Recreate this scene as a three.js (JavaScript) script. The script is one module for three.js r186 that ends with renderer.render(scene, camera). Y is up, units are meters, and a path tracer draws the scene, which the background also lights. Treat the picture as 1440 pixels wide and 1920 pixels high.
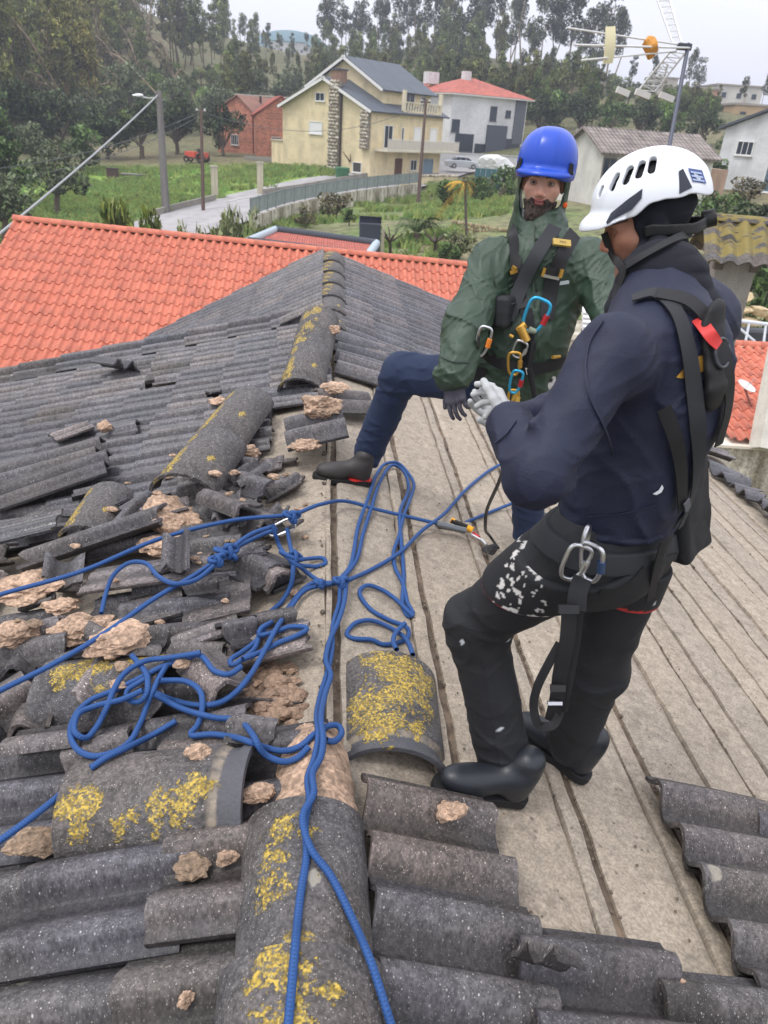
import * as THREE from 'three';
import { ImprovedNoise } from 'three/addons/math/ImprovedNoise.js';
import { mergeGeometries, mergeVertices } from 'three/addons/utils/BufferGeometryUtils.js';

// ---------------------------------------------------------------- camera, sky, sun, exposure
const scene = new THREE.Scene();
const camera = new THREE.PerspectiveCamera(THREE.MathUtils.radToDeg(2 * Math.atan(960 / 1400)), 0.75, 0.05, 3000);
camera.position.set(0, 1.65, 0);
camera.rotation.order = 'YXZ';
camera.rotation.set(THREE.MathUtils.degToRad(-27.4), THREE.MathUtils.degToRad(-5.57), THREE.MathUtils.degToRad(3.9));
camera.updateMatrixWorld(true);
camera.focus = 2.3; camera.userData.fStop = 7;
const renderer = new THREE.WebGLRenderer({ antialias: true });
renderer.setSize(768, 1024);
renderer.shadowMap.enabled = true;
renderer.toneMapping = THREE.LinearToneMapping;
renderer.toneMappingExposure = 1.68;
const NZ = new ImprovedNoise(), V = (x = 0, y = 0, z = 0) => new THREE.Vector3(x, y, z);
const fbm = (x, y, z, o = 4) => { let s = 0, a = 0.5; for (let i = 0; i < o; i++) { s += a * NZ.noise(x, y, z); x = x * 2.03 + 7.1; y = y * 2.03 + 3.7; z = z * 2.03 + 1.3; a *= 0.5; } return s; };
const VT = new Float32Array(65536); { let a = 12345; for (let i = 0; i < 65536; i++) { a = (Math.imul(a, 1664525) + 1013904223) >>> 0; VT[i] = a / 2147483648 - 1; } }
function vn(x, y, s) { x += s * 17.31; y += s * 5.77; const i = Math.floor(x), j = Math.floor(y); let u = x - i, v = y - j; u = u * u * (3 - 2 * u); v = v * v * (3 - 2 * v); const a = i & 255, b = (i + 1) & 255, c = (j & 255) << 8, d = ((j + 1) & 255) << 8, p = VT[c + a], q = VT[d + a]; const e = p + (VT[c + b] - p) * u, f = q + (VT[d + b] - q) * u; return e + (f - e) * v; }
const fb2 = (x, y, s = 0, o = 4) => { let r = 0, a = 0.5; for (let i = 0; i < o; i++) { r += a * vn(x, y, s); const t = x * 1.62 + y * 1.21 + 3.1; y = y * 1.62 - x * 1.21 + 1.7; x = t; a *= 0.5; } return r * 0.8; };
const clamp = (x, a = 0, b = 1) => Math.min(b, Math.max(a, x)), lerp = (a, b, t) => a + (b - a) * t;
const sstep = (a, b, x) => { const t = clamp((x - a) / (b - a)); return t * t * (3 - 2 * t); };
{
  const w = 512, h = 256, d = new Float32Array(w * h * 4);
  for (let j = 0; j < h; j++) for (let i = 0; i < w; i++) {
    const el = ((j + 0.5) / h - 0.5) * Math.PI, az = (i / w) * Math.PI * 2, c = Math.cos(el);
    const x = c * Math.cos(az), y = Math.sin(el), z = c * Math.sin(az);
    const n = fbm(x * 2.2, y * 5, z * 2.2, 4), up = clamp(y);
    const L = (0.70 + 0.33 * Math.sqrt(sstep(0.1, 1, up))) * (1 + 0.13 * n) * (y < 0 ? lerp(1, 0.45, sstep(0, -0.08, y)) : 1);
    d.set([L * 0.975, L * 0.985, L * 1.075, 1], (j * w + i) * 4);
  }
  const sky = new THREE.DataTexture(d, w, h, THREE.RGBAFormat, THREE.FloatType);
  sky.mapping = THREE.EquirectangularReflectionMapping;
  sky.magFilter = THREE.LinearFilter;
  sky.needsUpdate = true;
  scene.background = sky; scene.environment = sky;
}
const sun = new THREE.DirectionalLight(new THREE.Color(1, 0.97, 0.93), 1.05);
sun.position.set(-14, 30, 6);
sun.castShadow = true;
sun.shadow.radius = 30;
sun.shadow.mapSize.set(2048, 2048);
Object.assign(sun.shadow.camera, { left: -40, right: 40, top: 40, bottom: -40, near: 1, far: 120 });
scene.add(sun);
scene.fog = new THREE.FogExp2(new THREE.Color(0.74, 0.78, 0.88), 0.0009);

// ---------------------------------------------------------------- helpers
function mulberry(a) { return () => { a |= 0; a = (a + 0x6D2B79F5) | 0; let t = Math.imul(a ^ (a >>> 15), 1 | a); t = (t + Math.imul(t ^ (t >>> 7), 61 | t)) ^ t; return ((t ^ (t >>> 14)) >>> 0) / 4294967296; }; }
let R = mulberry(7);
const rr = (a, b) => a + (b - a) * R();
const pick = (a) => a[Math.floor(R() * a.length)];
const used = {};
const numbered = (n) => { const k = used[n] = (used[n] ?? -1) + 1; return k ? n + '_' + String(k).padStart(3, '0') : n; };
function tag(o, label, category, group) { if (label) o.userData.label = label; if (category) o.userData.category = category; if (group) o.userData.group = group; return o; }
function thing(name, label, category, group, pos) { const g = new THREE.Group(); g.name = numbered(name); if (pos) g.position.copy(pos); scene.add(g); return tag(g, label, category, group); }
function part(name, geo, mat, parent, label) { const m = new THREE.Mesh(geo, mat); m.name = name; m.castShadow = m.receiveShadow = true; parent.add(m); if (label) m.userData.label = label; return m; }
function solo(name, geo, mat, label, category, group) { const m = part(numbered(name), geo, mat, scene); return tag(m, label, category, group); }
function struct(name, geo, mat) { const m = part(numbered(name), geo, mat, scene); m.userData.kind = 'structure'; return m; }
// measured picture points turned into places of the scene
const ray = (x, y) => V((x - 720) / 1400, -(y - 960) / 1400, -1).applyQuaternion(camera.quaternion);
const at = (x, y, depth) => ray(x, y).multiplyScalar(depth).add(camera.position);
const onPlane = (x, y, P, n) => { const d = ray(x, y); return d.multiplyScalar(P.clone().sub(camera.position).dot(n) / d.dot(n)).add(camera.position); };
const atY = (x, y, h) => onPlane(x, y, V(0, h, 0), V(0, 1, 0));
const atZ = (x, y, z) => onPlane(x, y, V(0, 0, z), V(0, 0, 1));
// materials and textures
const lin = (r, g, b) => new THREE.Color().setRGB(r, g, b);
const srgb = (r, g, b) => new THREE.Color().setRGB(r / 255, g / 255, b / 255, THREE.SRGBColorSpace);
function tex(w, h, fn, colour = true, wrap = THREE.MirroredRepeatWrapping) {
  const d = new Uint8Array(w * h * 4);
  for (let j = 0; j < h; j++) for (let i = 0; i < w; i++) { const c = fn((i + 0.5) / w, (j + 0.5) / h); const k = (j * w + i) * 4; d[k] = clamp(c[0]) * 255; d[k + 1] = clamp(c[1]) * 255; d[k + 2] = clamp(c[2]) * 255; d[k + 3] = 255; }
  const t = new THREE.DataTexture(d, w, h); t.wrapS = t.wrapT = wrap; t.magFilter = THREE.LinearFilter; t.minFilter = THREE.LinearFilter;
  if (colour) t.colorSpace = THREE.SRGBColorSpace; t.needsUpdate = true; return t;
}
const grey = (w, h, fn, wrap) => tex(w, h, (u, v) => { const g = fn(u, v); return [g, g, g]; }, false, wrap);
const rep = (t, a, b = a) => { const c = t.clone(); c.repeat.set(a, b); c.needsUpdate = true; return c; };
const std = (o) => new THREE.MeshStandardMaterial({ side: THREE.DoubleSide, roughness: 0.85, ...o });
const plain = (r, g, b, o = {}) => std({ color: srgb(r, g, b), ...o });
const mixc = (a, b, t) => [lerp(a[0], b[0], t), lerp(a[1], b[1], t), lerp(a[2], b[2], t)];
const C = (r, g, b) => [r / 255, g / 255, b / 255];
// uv in metres from the dominant side of each face
function boxUV(g, s = 1, ox = 0, oy = 0) {
  const q = g.index ? g.toNonIndexed() : g, p = q.attributes.position, uv = new Float32Array(p.count * 2), a = V(), b = V(), c = V(), n = V();
  for (let i = 0; i < p.count; i += 3) {
    a.fromBufferAttribute(p, i); b.fromBufferAttribute(p, i + 1); c.fromBufferAttribute(p, i + 2);
    n.copy(b).sub(a).cross(c.clone().sub(a)); const X = Math.abs(n.x), Y = Math.abs(n.y), Z = Math.abs(n.z);
    [a, b, c].forEach((v, k) => { const [u, w] = Y >= X && Y >= Z ? [v.x, v.z] : X >= Z ? [v.z, v.y] : [v.x, v.y]; uv[(i + k) * 2] = u * s + ox; uv[(i + k) * 2 + 1] = w * s + oy; });
  }
  q.setAttribute('uv', new THREE.BufferAttribute(uv, 2)); return q;
}
const box = (w, h, d, x = 0, y = 0, z = 0) => new THREE.BoxGeometry(w, h, d).translate(x, y, z);
const cyl = (r0, r1, h, n = 12) => new THREE.CylinderGeometry(r0, r1, h, n);
function between(a, b, r0, r1 = r0, n = 8) { const d = b.clone().sub(a), g = cyl(r1, r0, d.length(), n); g.translate(0, d.length() / 2, 0); return g.applyMatrix4(new THREE.Matrix4().compose(a, new THREE.Quaternion().setFromUnitVectors(V(0, 1, 0), d.normalize()), V(1, 1, 1))); }
const merge = (l) => mergeGeometries(l.map((g) => { const q = g.index ? g.toNonIndexed() : g.clone(); for (const k of Object.keys(q.attributes)) if (!['position', 'normal', 'uv'].includes(k)) q.deleteAttribute(k); if (!q.attributes.uv) boxUV(q); return q; }));
const basis = (X, Y, Z, P) => new THREE.Matrix4().makeBasis(X, Y, Z).setPosition(P);
function setM(o, m) { m.decompose(o.position, o.quaternion, o.scale); return o; }
const tube = (pts, r, seg = 8, closed = false, n) => new THREE.TubeGeometry(new THREE.CatmullRomCurve3(pts, closed, 'centripetal'), n ?? Math.max(8, pts.length * 8), r, seg, closed);
function rock(r, seed, sx = 1, sy = 1, sz = 1, det = 3, rough = 0.35) { // broken lump: a few cleaved faces, crumbled surface
  const g = mergeVertices(new THREE.IcosahedronGeometry(r, det).deleteAttribute('normal').deleteAttribute('uv'), r * 1e-3), p = g.attributes.position, u = V(), Rk = mulberry(Math.floor(seed * 977) + 3), pl = [];
  for (let i = 0; i < 9; i++) pl.push([V(Rk() - 0.5, (Rk() - 0.5) * 0.9, Rk() - 0.5).normalize(), 0.6 + 0.42 * Rk()]);
  for (let i = 0; i < p.count; i++) { u.fromBufferAttribute(p, i).normalize(); let k = 1.15; for (const [n, d] of pl) { const c = u.dot(n); if (c > 0.05) k = Math.min(k, d / c); } if (det > 1) k *= 1 + rough * (1.25 * fbm(u.x * 1.9 + seed, u.y * 1.9, u.z * 1.9, 2) + 0.42 * fbm(u.x * 6 + seed, u.y * 6, u.z * 6 + seed, 2)); p.setXYZ(i, u.x * r * k * sx, u.y * r * k * sy, u.z * r * k * sz); }
  const n = g.toNonIndexed(); n.computeVertexNormals(); return boxUV(n, 3, seed, seed);
}
// ================================================================ the stripped roof
const RX = 0.03, aL = THREE.MathUtils.degToRad(14), aR = THREE.MathUtils.degToRad(16);
const tL = Math.tan(aL), tR = Math.tan(aR);
const nL = V(-Math.sin(aL), Math.cos(aL), 0), nR = V(Math.sin(aR), Math.cos(aR), 0);
const onL = (x, y, lift = 0) => onPlane(x, y, V(RX, lift, 0), nL), onR = (x, y, lift = 0) => onPlane(x, y, V(RX, lift, 0), nR);
const slabY = (x) => (x < RX ? (x - RX) * tL : -(x - RX) * tR);

// ---- textures: sand-faced concrete tile
function speckle(u, v, s, dens, seed) { // scattered grains: value 0..1
  const x = u * s, y = v * s, i = Math.floor(x), j = Math.floor(y); let h = Math.sin(i * 127.1 + j * 311.7 + seed) * 43758.5453; h -= Math.floor(h); if (h > dens) return 0;
  let k = Math.sin(i * 269.5 + j * 183.3 + seed) * 43758.5453; k -= Math.floor(k); const m = h / dens, dx = x - i - 0.3 - 0.4 * k, dy = y - j - 0.3 - 0.4 * m, r = 0.16 + 0.24 * k;
  return sstep(r, r * 0.5, Math.hypot(dx, dy)) * (0.4 + 0.6 * m);
}
const tileBase = (u, v, brown = 0.5) => {
  const n = fb2(u * 7, v * 7, 1.5, 5), m = fb2(u * 60, v * 60, 4, 2), k = fb2(u * 2.2 + 9, v * 2.2, 8, 3), grit = fb2(u * 150, v * 150, 2, 1);
  let c = mixc(C(84, 83, 86), C(98, 91, 86), clamp(brown + 1.1 * k));
  const b = 1 + 0.3 * n + 0.4 * m + 0.5 * grit; c = c.map((x) => x * b);
  const s = Math.max(speckle(u, v, 150, 0.10, 3), speckle(u + 0.31, v + 0.17, 85, 0.05, 9), 0.8 * speckle(u + 0.11, v + 0.57, 230, 0.14, 5));
  const st = sstep(0.12, 0.4, fb2(u * 3.1 + 4, v * 3.1, 17, 5)); c = c.map((x, i) => x * (1 - st * [0.3, 0.32, 0.34][i])); return mixc(c, C(214, 206, 194), s);
};
const tileBumpFn = (u, v) => 0.45 + 0.5 * fb2(u * 110, v * 110, 2, 2) + 0.35 * fb2(u * 9, v * 9, 1, 3) + 0.3 * speckle(u, v, 150, 0.10, 3);
const tTile = tex(1024, 1024, (u, v) => tileBase(u, v)), tTileB = grey(1024, 1024, tileBumpFn);
const TS = 1 / 0.7; // texture repeats every 0.7 m
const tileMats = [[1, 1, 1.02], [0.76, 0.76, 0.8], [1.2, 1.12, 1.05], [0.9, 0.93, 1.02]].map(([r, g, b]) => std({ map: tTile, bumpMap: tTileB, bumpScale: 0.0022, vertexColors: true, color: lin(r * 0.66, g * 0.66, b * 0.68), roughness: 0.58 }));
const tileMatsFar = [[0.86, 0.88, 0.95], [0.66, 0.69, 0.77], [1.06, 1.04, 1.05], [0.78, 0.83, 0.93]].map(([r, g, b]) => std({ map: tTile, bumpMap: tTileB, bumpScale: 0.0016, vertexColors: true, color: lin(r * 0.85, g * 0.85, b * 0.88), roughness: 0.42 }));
const tileUnder = std({ vertexColors: true, map: tTile, color: lin(1.25, 1.2, 1.2), bumpMap: tTileB, bumpScale: 0.001, roughness: 0.6 });
// white crustose lichen on a few tiles
const tTileSpots = [[0.3, 0.42, 0.05], [0.62, 0.2, 0.035], [0.75, 0.66, 0.045], [0.18, 0.8, 0.03], [0.5, 0.6, 0.022]];
const tTileL = tex(1024, 1024, (u, v) => { let c = tileBase(u, v); for (const [x, y, r] of tTileSpots) { const d = Math.hypot(u - x, (v - y) * 1.3) / r + 0.5 * fb2(u * 30, v * 30, x * 9, 3); c = mixc(c, C(176, 168, 150), sstep(1, 0.72, d) * (0.75 + 0.5 * fb2(u * 80, v * 80, 3, 2))); } return c; });
const tileMatL = std({ map: tTileL, vertexColors: true, bumpMap: tTileB, bumpScale: 0.002, roughness: 0.65, color: lin(0.68, 0.68, 0.69) });

// ---- geometry of a double-roll tile: x across 0..W, z from head (0) to tail (L), y up
const TW = 0.345, TL = 0.43;
const roll = (u, amp) => { const ph = (u * 2) % 1, up = sstep(0.06, 0.56, ph) * (1 - sstep(0.66, 0.97, ph)); return amp * up + 0.014 * sstep(0.90, 0.97, u) - 0.002; }; const roll0 = (u, amp) => { const s = 0.5 - 0.5 * Math.cos(u * 4 * Math.PI); return amp * Math.pow(s, 0.85) + 0.011 * sstep(0.09, 0.0, u) - 0.003 * sstep(0.94, 1, u); };
function sheet(nx, nz, fn, th, uvs, uo = [0, 0], nf = fn) { // fn(a,b) -> Vector3 ; thick sheet with its rim
  const P = [], N = []; const e = 1e-3;
  for (let j = 0; j <= nz; j++) for (let i = 0; i <= nx; i++) { const a = i / nx, b = j / nz; P.push(fn(a, b)); const dx = nf(Math.min(1, a + e), b).sub(nf(Math.max(0, a - e), b)), dz = nf(a, Math.min(1, b + e)).sub(nf(a, Math.max(0, b - e))); N.push(dz.cross(dx).normalize()); }
  const pos = [], nor = [], uv = [], idx = []; const add = (p, n, q) => { pos.push(p.x, p.y, p.z); nor.push(n.x, n.y, n.z); uv.push(q[0], q[1]); return pos.length / 3 - 1; };
  const U = (k) => { const i = k % (nx + 1), j = Math.floor(k / (nx + 1)); return uvs ? [uvs[0] * (i / nx) + uo[0], uvs[1] * (j / nz) + uo[1]] : [P[k].x * TS + uo[0], P[k].z * TS + uo[1]]; };
  const low = P.map((p, k) => p.clone().addScaledVector(N[k], -(typeof th === 'function' ? th(k % (nx + 1) / nx, Math.floor(k / (nx + 1)) / nz) : th)));
  P.forEach((p, k) => add(p, N[k], U(k))); const B = pos.length / 3; low.forEach((p, k) => add(p, N[k].clone().negate(), U(k)));
  for (let j = 0; j < nz; j++) for (let i = 0; i < nx; i++) { const a = j * (nx + 1) + i, b = a + 1, c = a + nx + 1, d = c + 1; idx.push(a, c, b, b, c, d, B + a, B + b, B + c, B + b, B + d, B + c); }
  const rim = []; for (let i = 0; i < nx; i++) rim.push([i, i + 1]); for (let j = 0; j < nz; j++) rim.push([j * (nx + 1) + nx, (j + 1) * (nx + 1) + nx]); for (let i = nx; i > 0; i--) rim.push([nz * (nx + 1) + i, nz * (nx + 1) + i - 1]); for (let j = nz; j > 0; j--) rim.push([j * (nx + 1), (j - 1) * (nx + 1)]);
  for (const [a, b] of rim) { const n = P[b].clone().sub(P[a]).cross(low[a].clone().sub(P[a])).normalize(); if (!isFinite(n.x) || n.lengthSq() < 0.5) continue; const q = [add(P[a], n, U(a)), add(P[b], n, U(b)), add(low[a], n, U(a).map((x) => x + 0.02)), add(low[b], n, U(b).map((x) => x + 0.02))]; idx.push(q[0], q[1], q[2], q[1], q[3], q[2]); }
  const g = new THREE.BufferGeometry(); g.setAttribute('position', new THREE.Float32BufferAttribute(pos, 3)); g.setAttribute('normal', new THREE.Float32BufferAttribute(nor, 3)); g.setAttribute('uv', new THREE.Float32BufferAttribute(uv, 2)); g.setIndex(idx); return g;
}
function valleyShade(g, amp) { const p = g.attributes.position, c = new Float32Array(p.count * 3); for (let i = 0; i < p.count; i++) { const k = lerp(0.42, 1.12, sstep(-0.006, amp * 0.75, p.getY(i))) + 0.08 * vn(p.getX(i) * 40, p.getZ(i) * 9, 2); c[i * 3] = k; c[i * 3 + 1] = k * 1.01; c[i * 3 + 2] = k * 1.03; } g.setAttribute('color', new THREE.BufferAttribute(c, 3)); return g; }  // vertex colours darken valleys and lighten crests: painted shade between the rolls
function tileGeo({ W = TW, L = TL, u0 = 0, u1 = 1, head = () => 0, tail = () => 1, amp = 0.058, nx = 28, nz = 3, th = 0.014, seed = 0, bend = 0 } = {}) {
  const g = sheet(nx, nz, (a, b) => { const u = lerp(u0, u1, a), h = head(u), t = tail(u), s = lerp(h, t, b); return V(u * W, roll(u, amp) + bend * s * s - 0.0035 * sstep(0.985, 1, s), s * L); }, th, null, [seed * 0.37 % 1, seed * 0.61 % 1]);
  return valleyShade(g, amp);
}

const jag = (seed, base, amp, f = 5) => (u) => base + amp * (1.6 * fbm(u * f, seed * 3.3, 0.5, 3) + 0.35 * Math.sign(fbm(u * f * 1.7, seed, 2, 1)) * Math.abs(fbm(u * 3, seed, 9, 1)));
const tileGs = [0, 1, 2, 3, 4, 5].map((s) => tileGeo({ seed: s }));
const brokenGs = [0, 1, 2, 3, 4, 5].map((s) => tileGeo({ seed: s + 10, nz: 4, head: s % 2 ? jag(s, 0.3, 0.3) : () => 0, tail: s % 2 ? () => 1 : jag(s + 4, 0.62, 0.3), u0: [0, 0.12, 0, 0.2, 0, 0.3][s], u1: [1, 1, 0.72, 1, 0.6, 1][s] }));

// ---- the house: walls, slab of precast planks, battens of mortar
const house = thing('house_under_repair', 'house with a half stripped roof: bare concrete right slope, dark concrete tiles left', 'house');
const tSlab = tex(1024, 1024, (u, v) => { const n = fb2(u * 4, v * 4, 3, 3) * 0.25 + 0.16 * fb2(u * 40, v * 40, 13, 4), m = fb2(u * 60, v * 60, 7, 4), st = fb2(u * 18, v * 2.5, 5, 3), pit = speckle(u, v, 70, 0.05, 2); let c = mixc(C(172, 163, 150), C(158, 149, 137), clamp(0.45 + 1.2 * n)); c = mixc(c, C(184, 177, 166), clamp(st * 0.6)); const b = 1 + 0.16 * m + 0.12 * vn(u * 300, v * 300, 4); c = c.map((x) => x * b); c = mixc(c, C(84, 76, 68), pit * 0.6); return mixc(c, C(118, 109, 99), sstep(0.2, 0.4, fb2(u * 26 + 5, v * 26, 11, 4)) * 0.3); });
const tSlabB = grey(1024, 1024, (u, v) => 0.5 + 0.45 * fb2(u * 30, v * 30, 1, 4) + 0.3 * fb2(u * 160, v * 160, 4, 2) - 0.3 * speckle(u, v, 70, 0.05, 2));
const slabMats = [[0.83, 0.79, 0.74], [0.78, 0.75, 0.715], [0.88, 0.84, 0.785]].map(([r, g, b]) => std({ map: tSlab, bumpMap: tSlabB, bumpScale: 0.0035, color: lin(r, g, b), roughness: 0.9 }));
const tMortar = tex(512, 512, (u, v) => { const n = fb2(u * 6, v * 6, 2, 5), m = fb2(u * 40, v * 40, 2, 3); let c = mixc(C(190, 160, 136), C(152, 128, 108), clamp(0.5 + 1.3 * n)); c = c.map((x) => x * (1 + 0.45 * m)); return mixc(c, C(226, 205, 184), speckle(u, v, 60, 0.08, 4) * 0.7); });
const tMortarB = grey(512, 512, (u, v) => 0.5 + 0.6 * fb2(u * 14, v * 14, 4, 5) + 0.3 * fb2(u * 80, v * 80, 2, 2));
const mortarMat = std({ map: tMortar, bumpMap: tMortarB, bumpScale: 0.0035, roughness: 0.95 });
const mortarGrey = std({ map: tMortar, bumpMap: tMortarB, bumpScale: 0.003, roughness: 0.95, color: lin(0.62, 0.64, 0.62) }), crumbM = std({ map: tMortar, roughness: 0.95, color: lin(0.32, 0.36, 0.39) });
const jointMat = std({ map: tMortar, bumpMap: tMortarB, bumpScale: 0.01, roughness: 0.95, color: lin(0.36, 0.39, 0.40) });
const Z0 = 0.9, Z1 = -9.2, eL = 4.6, eR = 4.15;
function slopePlank(s0, s1, side, z0, z1, lift, mat, name = 'slab_plank', wob = 0.004) {
  const a = side > 0 ? aR : aL, nx = s1 - s0 > 0.2 ? 14 : 8, nz = 150, zz = (q) => (side > 0 ? lerp(z1, z0, 1 - (1 - q)) : lerp(z0, z1, q));
  const f = (p, q) => { const z = zz(q), w = s1 - s0, s = lerp(s0, s1, p) + 0.006 * vn(z * 9, s0 * 7, 3) * (p < 0.02 ? 1 : p > 0.98 ? 1 : 0.4), edge = Math.min(s - s0, s1 - s); const d = lift - 0.008 * sstep(0.022, 0, edge) * (0.6 + 0.6 * vn(z * 14, s0 * 3, 5)) + wob * fb2(s * 3, z * 1.2, s0, 3) + 0.0035 * fb2(s * 24, z * 18, 4, 2); return V(RX + side * s * Math.cos(a), -s * Math.sin(a) + d * Math.cos(a), z); };
  const g = sheet(nx, nz, f, 0.09, null, [0, 0], (p, q) => V(RX + side * lerp(s0, s1, p) * Math.cos(a), -lerp(s0, s1, p) * Math.sin(a), zz(q)));
  const p = g.attributes.position, uv = g.attributes.uv; for (let i = 0; i < p.count; i++) uv.setXY(i, p.getX(i) / 1.5 + s0 * 0.37, p.getZ(i) / 1.5 + s0 * 1.7); g.computeVertexNormals();
  return part(name, g, mat, house);
}
{
  // right slope: wide planks and narrow beams between recessed mortar joints
  const edges = [0, 0.055, 0.36, 0.45, 0.765, 0.85, 1.11, 1.21, 1.45, 1.66, 1.80, 2.02, 2.14, 2.38, 2.5, 2.74, 2.86, 3.1, 3.22, 3.46, 3.58, 3.82, 3.94, eR];
  let k = 0;
  for (let i = 0; i + 1 < edges.length; i++) {
    const narrow = i % 2 === 1 ? 0 : 1;
    slopePlank(edges[i] + 0.004, edges[i + 1] - (narrow ? 0.03 : 0.004), 1, Z0, Z1, narrow ? 0.006 + 0.003 * (k % 3) : -0.004, slabMats[k++ % 3]);
  }
  slopePlank(0.0, 0.5, -1, Z0, -6.95, 0, slabMats[0]); slopePlank(0.502, eL, -1, Z0, -6.95, -0.008, slabMats[1], 'roof_slab');
  slopePlank(0.0, eR, 1, Z0, Z1, -0.022, jointMat, 'joint_mortar', 0.012);
  // crumbs of mortar left in the joints
  const gs = []; R = mulberry(21);
  for (const s of edges.filter((_, i) => i % 2 === 1).concat([0.0])) for (let i = 0; i < 190; i++) { const z = -0.6 - 8.2 * Math.pow(R(), 1.6), ss = s - 0.012 + rr(-0.014, 0.014) + (s > 0.4 ? 0 : 0), r = (0.002 + 0.008 * Math.pow(R(), 2.2)) * (s === 0 ? 1.4 : 1); const g = rock(r, i * 3.1 + s, 1, 0.7, 1.2, 0); g.translate(RX + ss * Math.cos(aR), -ss * Math.sin(aR) - 0.006, z); gs.push(g); }
  for (let i = 0; i < 420; i++) { const s = rr(0.02, 2.6), z = -0.9 - 7 * Math.pow(R(), 1.4); const g = rock(rr(0.002, 0.006), i, 1, 0.7, 1, 0); g.translate(RX + s * Math.cos(aR), -s * Math.sin(aR) + 0.004, z); gs.push(g); }
  const cr = part('mortar_crumbs', merge(gs), crumbM, house); cr.userData.kind = 'stuff';
  const wall = plain(196, 186, 168);
  const yb = -7.2, e = 0.35;
  for (const [x, w, z, d, h] of [[-eL * 0.97 + e, 0.25, (Z0 + Z1) / 2, Z0 - Z1 - 0.6, -1.25], [eR * 0.96 - e, 0.25, (Z0 + Z1) / 2, Z0 - Z1 - 0.6, -1.3]]) part('wall', box(w, h - yb, d, x, (h + yb) / 2, z), wall, house);
  for (const z of [Z0 - 0.3, Z1 + 0.3]) { const s = new THREE.Shape([new THREE.Vector2(-eL * 0.97 + e, yb), new THREE.Vector2(eR * 0.96 - e, yb), new THREE.Vector2(eR * 0.96 - e, -1.28), new THREE.Vector2(RX, -0.3), new THREE.Vector2(-eL * 0.97 + e, -2.4)]); part('wall', new THREE.ExtrudeGeometry(s, { depth: 0.25, bevelEnabled: false }).translate(0, 0, z - 0.12), wall, house); }
}
// ---- tiles still in place
const Q = new THREE.Quaternion(), Eu = new THREE.Euler();
function layTile(side, s, z, { lift = 0.035, slope = side > 0 ? aR : aL, tilt = 0.045, yaw = 0, rollA = 0, geo, mat, y0 = 0, x0 = RX, parent = house, name = 'roof_tile' } = {}) {
  const d = V(side * Math.cos(slope), -Math.sin(slope), 0), n = V(side * Math.sin(slope), Math.cos(slope), 0), X = V(0, 0, -side);
  const P = V(x0, y0, z).addScaledVector(d, s).addScaledVector(n, lift);
  const m = basis(X, n, d, P).multiply(new THREE.Matrix4().makeRotationFromEuler(Eu.set(-tilt, yaw, rollA)));
  const o = part(name, geo ?? pick(tileGs), mat ?? pick(tileMats), parent); return setM(o, m);
}
R = mulberry(5);
const gauge = 0.365, pitchW = 0.326;
// left slope, courses from the ridge down, columns from the camera away
for (let c = 0; c < 20; c++) for (let k = 0; k < 12; k++) {
  const z = -0.42 - (c + 1) * pitchW, s = -0.02 + k * gauge + 0.03 * Math.sin(c * 2.1), wild = z < -1.35 && z > -3.5 && s < 1.8;
  const bare = z < -1.8 && z > -4.75 && s < 0.28; if (bare) continue;
  const gone = R() < 0.16; if (wild && gone && z < -1.75) continue;
  const w = wild ? 1 : 0.22, far = z < -3.4;
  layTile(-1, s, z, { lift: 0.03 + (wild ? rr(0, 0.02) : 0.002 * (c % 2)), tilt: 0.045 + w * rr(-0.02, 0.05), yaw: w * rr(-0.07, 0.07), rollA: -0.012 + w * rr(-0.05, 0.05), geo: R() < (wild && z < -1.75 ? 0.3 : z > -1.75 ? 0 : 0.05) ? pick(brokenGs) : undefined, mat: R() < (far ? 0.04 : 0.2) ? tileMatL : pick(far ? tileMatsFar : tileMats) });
}
// raised verge course along the far edge of the left slope
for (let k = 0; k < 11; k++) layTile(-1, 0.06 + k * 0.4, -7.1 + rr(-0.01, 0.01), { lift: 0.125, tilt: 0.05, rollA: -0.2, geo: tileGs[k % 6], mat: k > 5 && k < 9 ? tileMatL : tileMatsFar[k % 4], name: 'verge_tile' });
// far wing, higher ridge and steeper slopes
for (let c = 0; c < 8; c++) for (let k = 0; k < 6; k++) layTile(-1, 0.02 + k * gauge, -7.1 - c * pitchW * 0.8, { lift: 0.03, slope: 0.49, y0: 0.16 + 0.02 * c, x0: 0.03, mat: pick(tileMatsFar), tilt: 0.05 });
for (let c = 0; c < 9; c++) for (let k = 0; k < 7; k++) {
  const z = -6.0 - c * pitchW; if (k > 4 && c < 6 || (k > 1 && c < 1) || (k > 2 && c < 3) || (k > 3 && c < 5)) continue;
  layTile(1, -0.02 + k * gauge, z, { lift: 0.05, slope: 0.34, y0: 0.06 + 0.022 * c, mat: pick(tileMatsFar), tilt: 0.04 + rr(-0.01, 0.01) });
}
for (let c = 0; c < 3; c++) for (let k = 0; k < 1; k++) layTile(1, 0.05 + k * gauge, -5.35 - c * 0.3, { lift: 0.03, mat: pick(tileMatsFar), yaw: -0.1 + 0.05 * c, tilt: 0.06, rollA: 0.1 });
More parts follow.
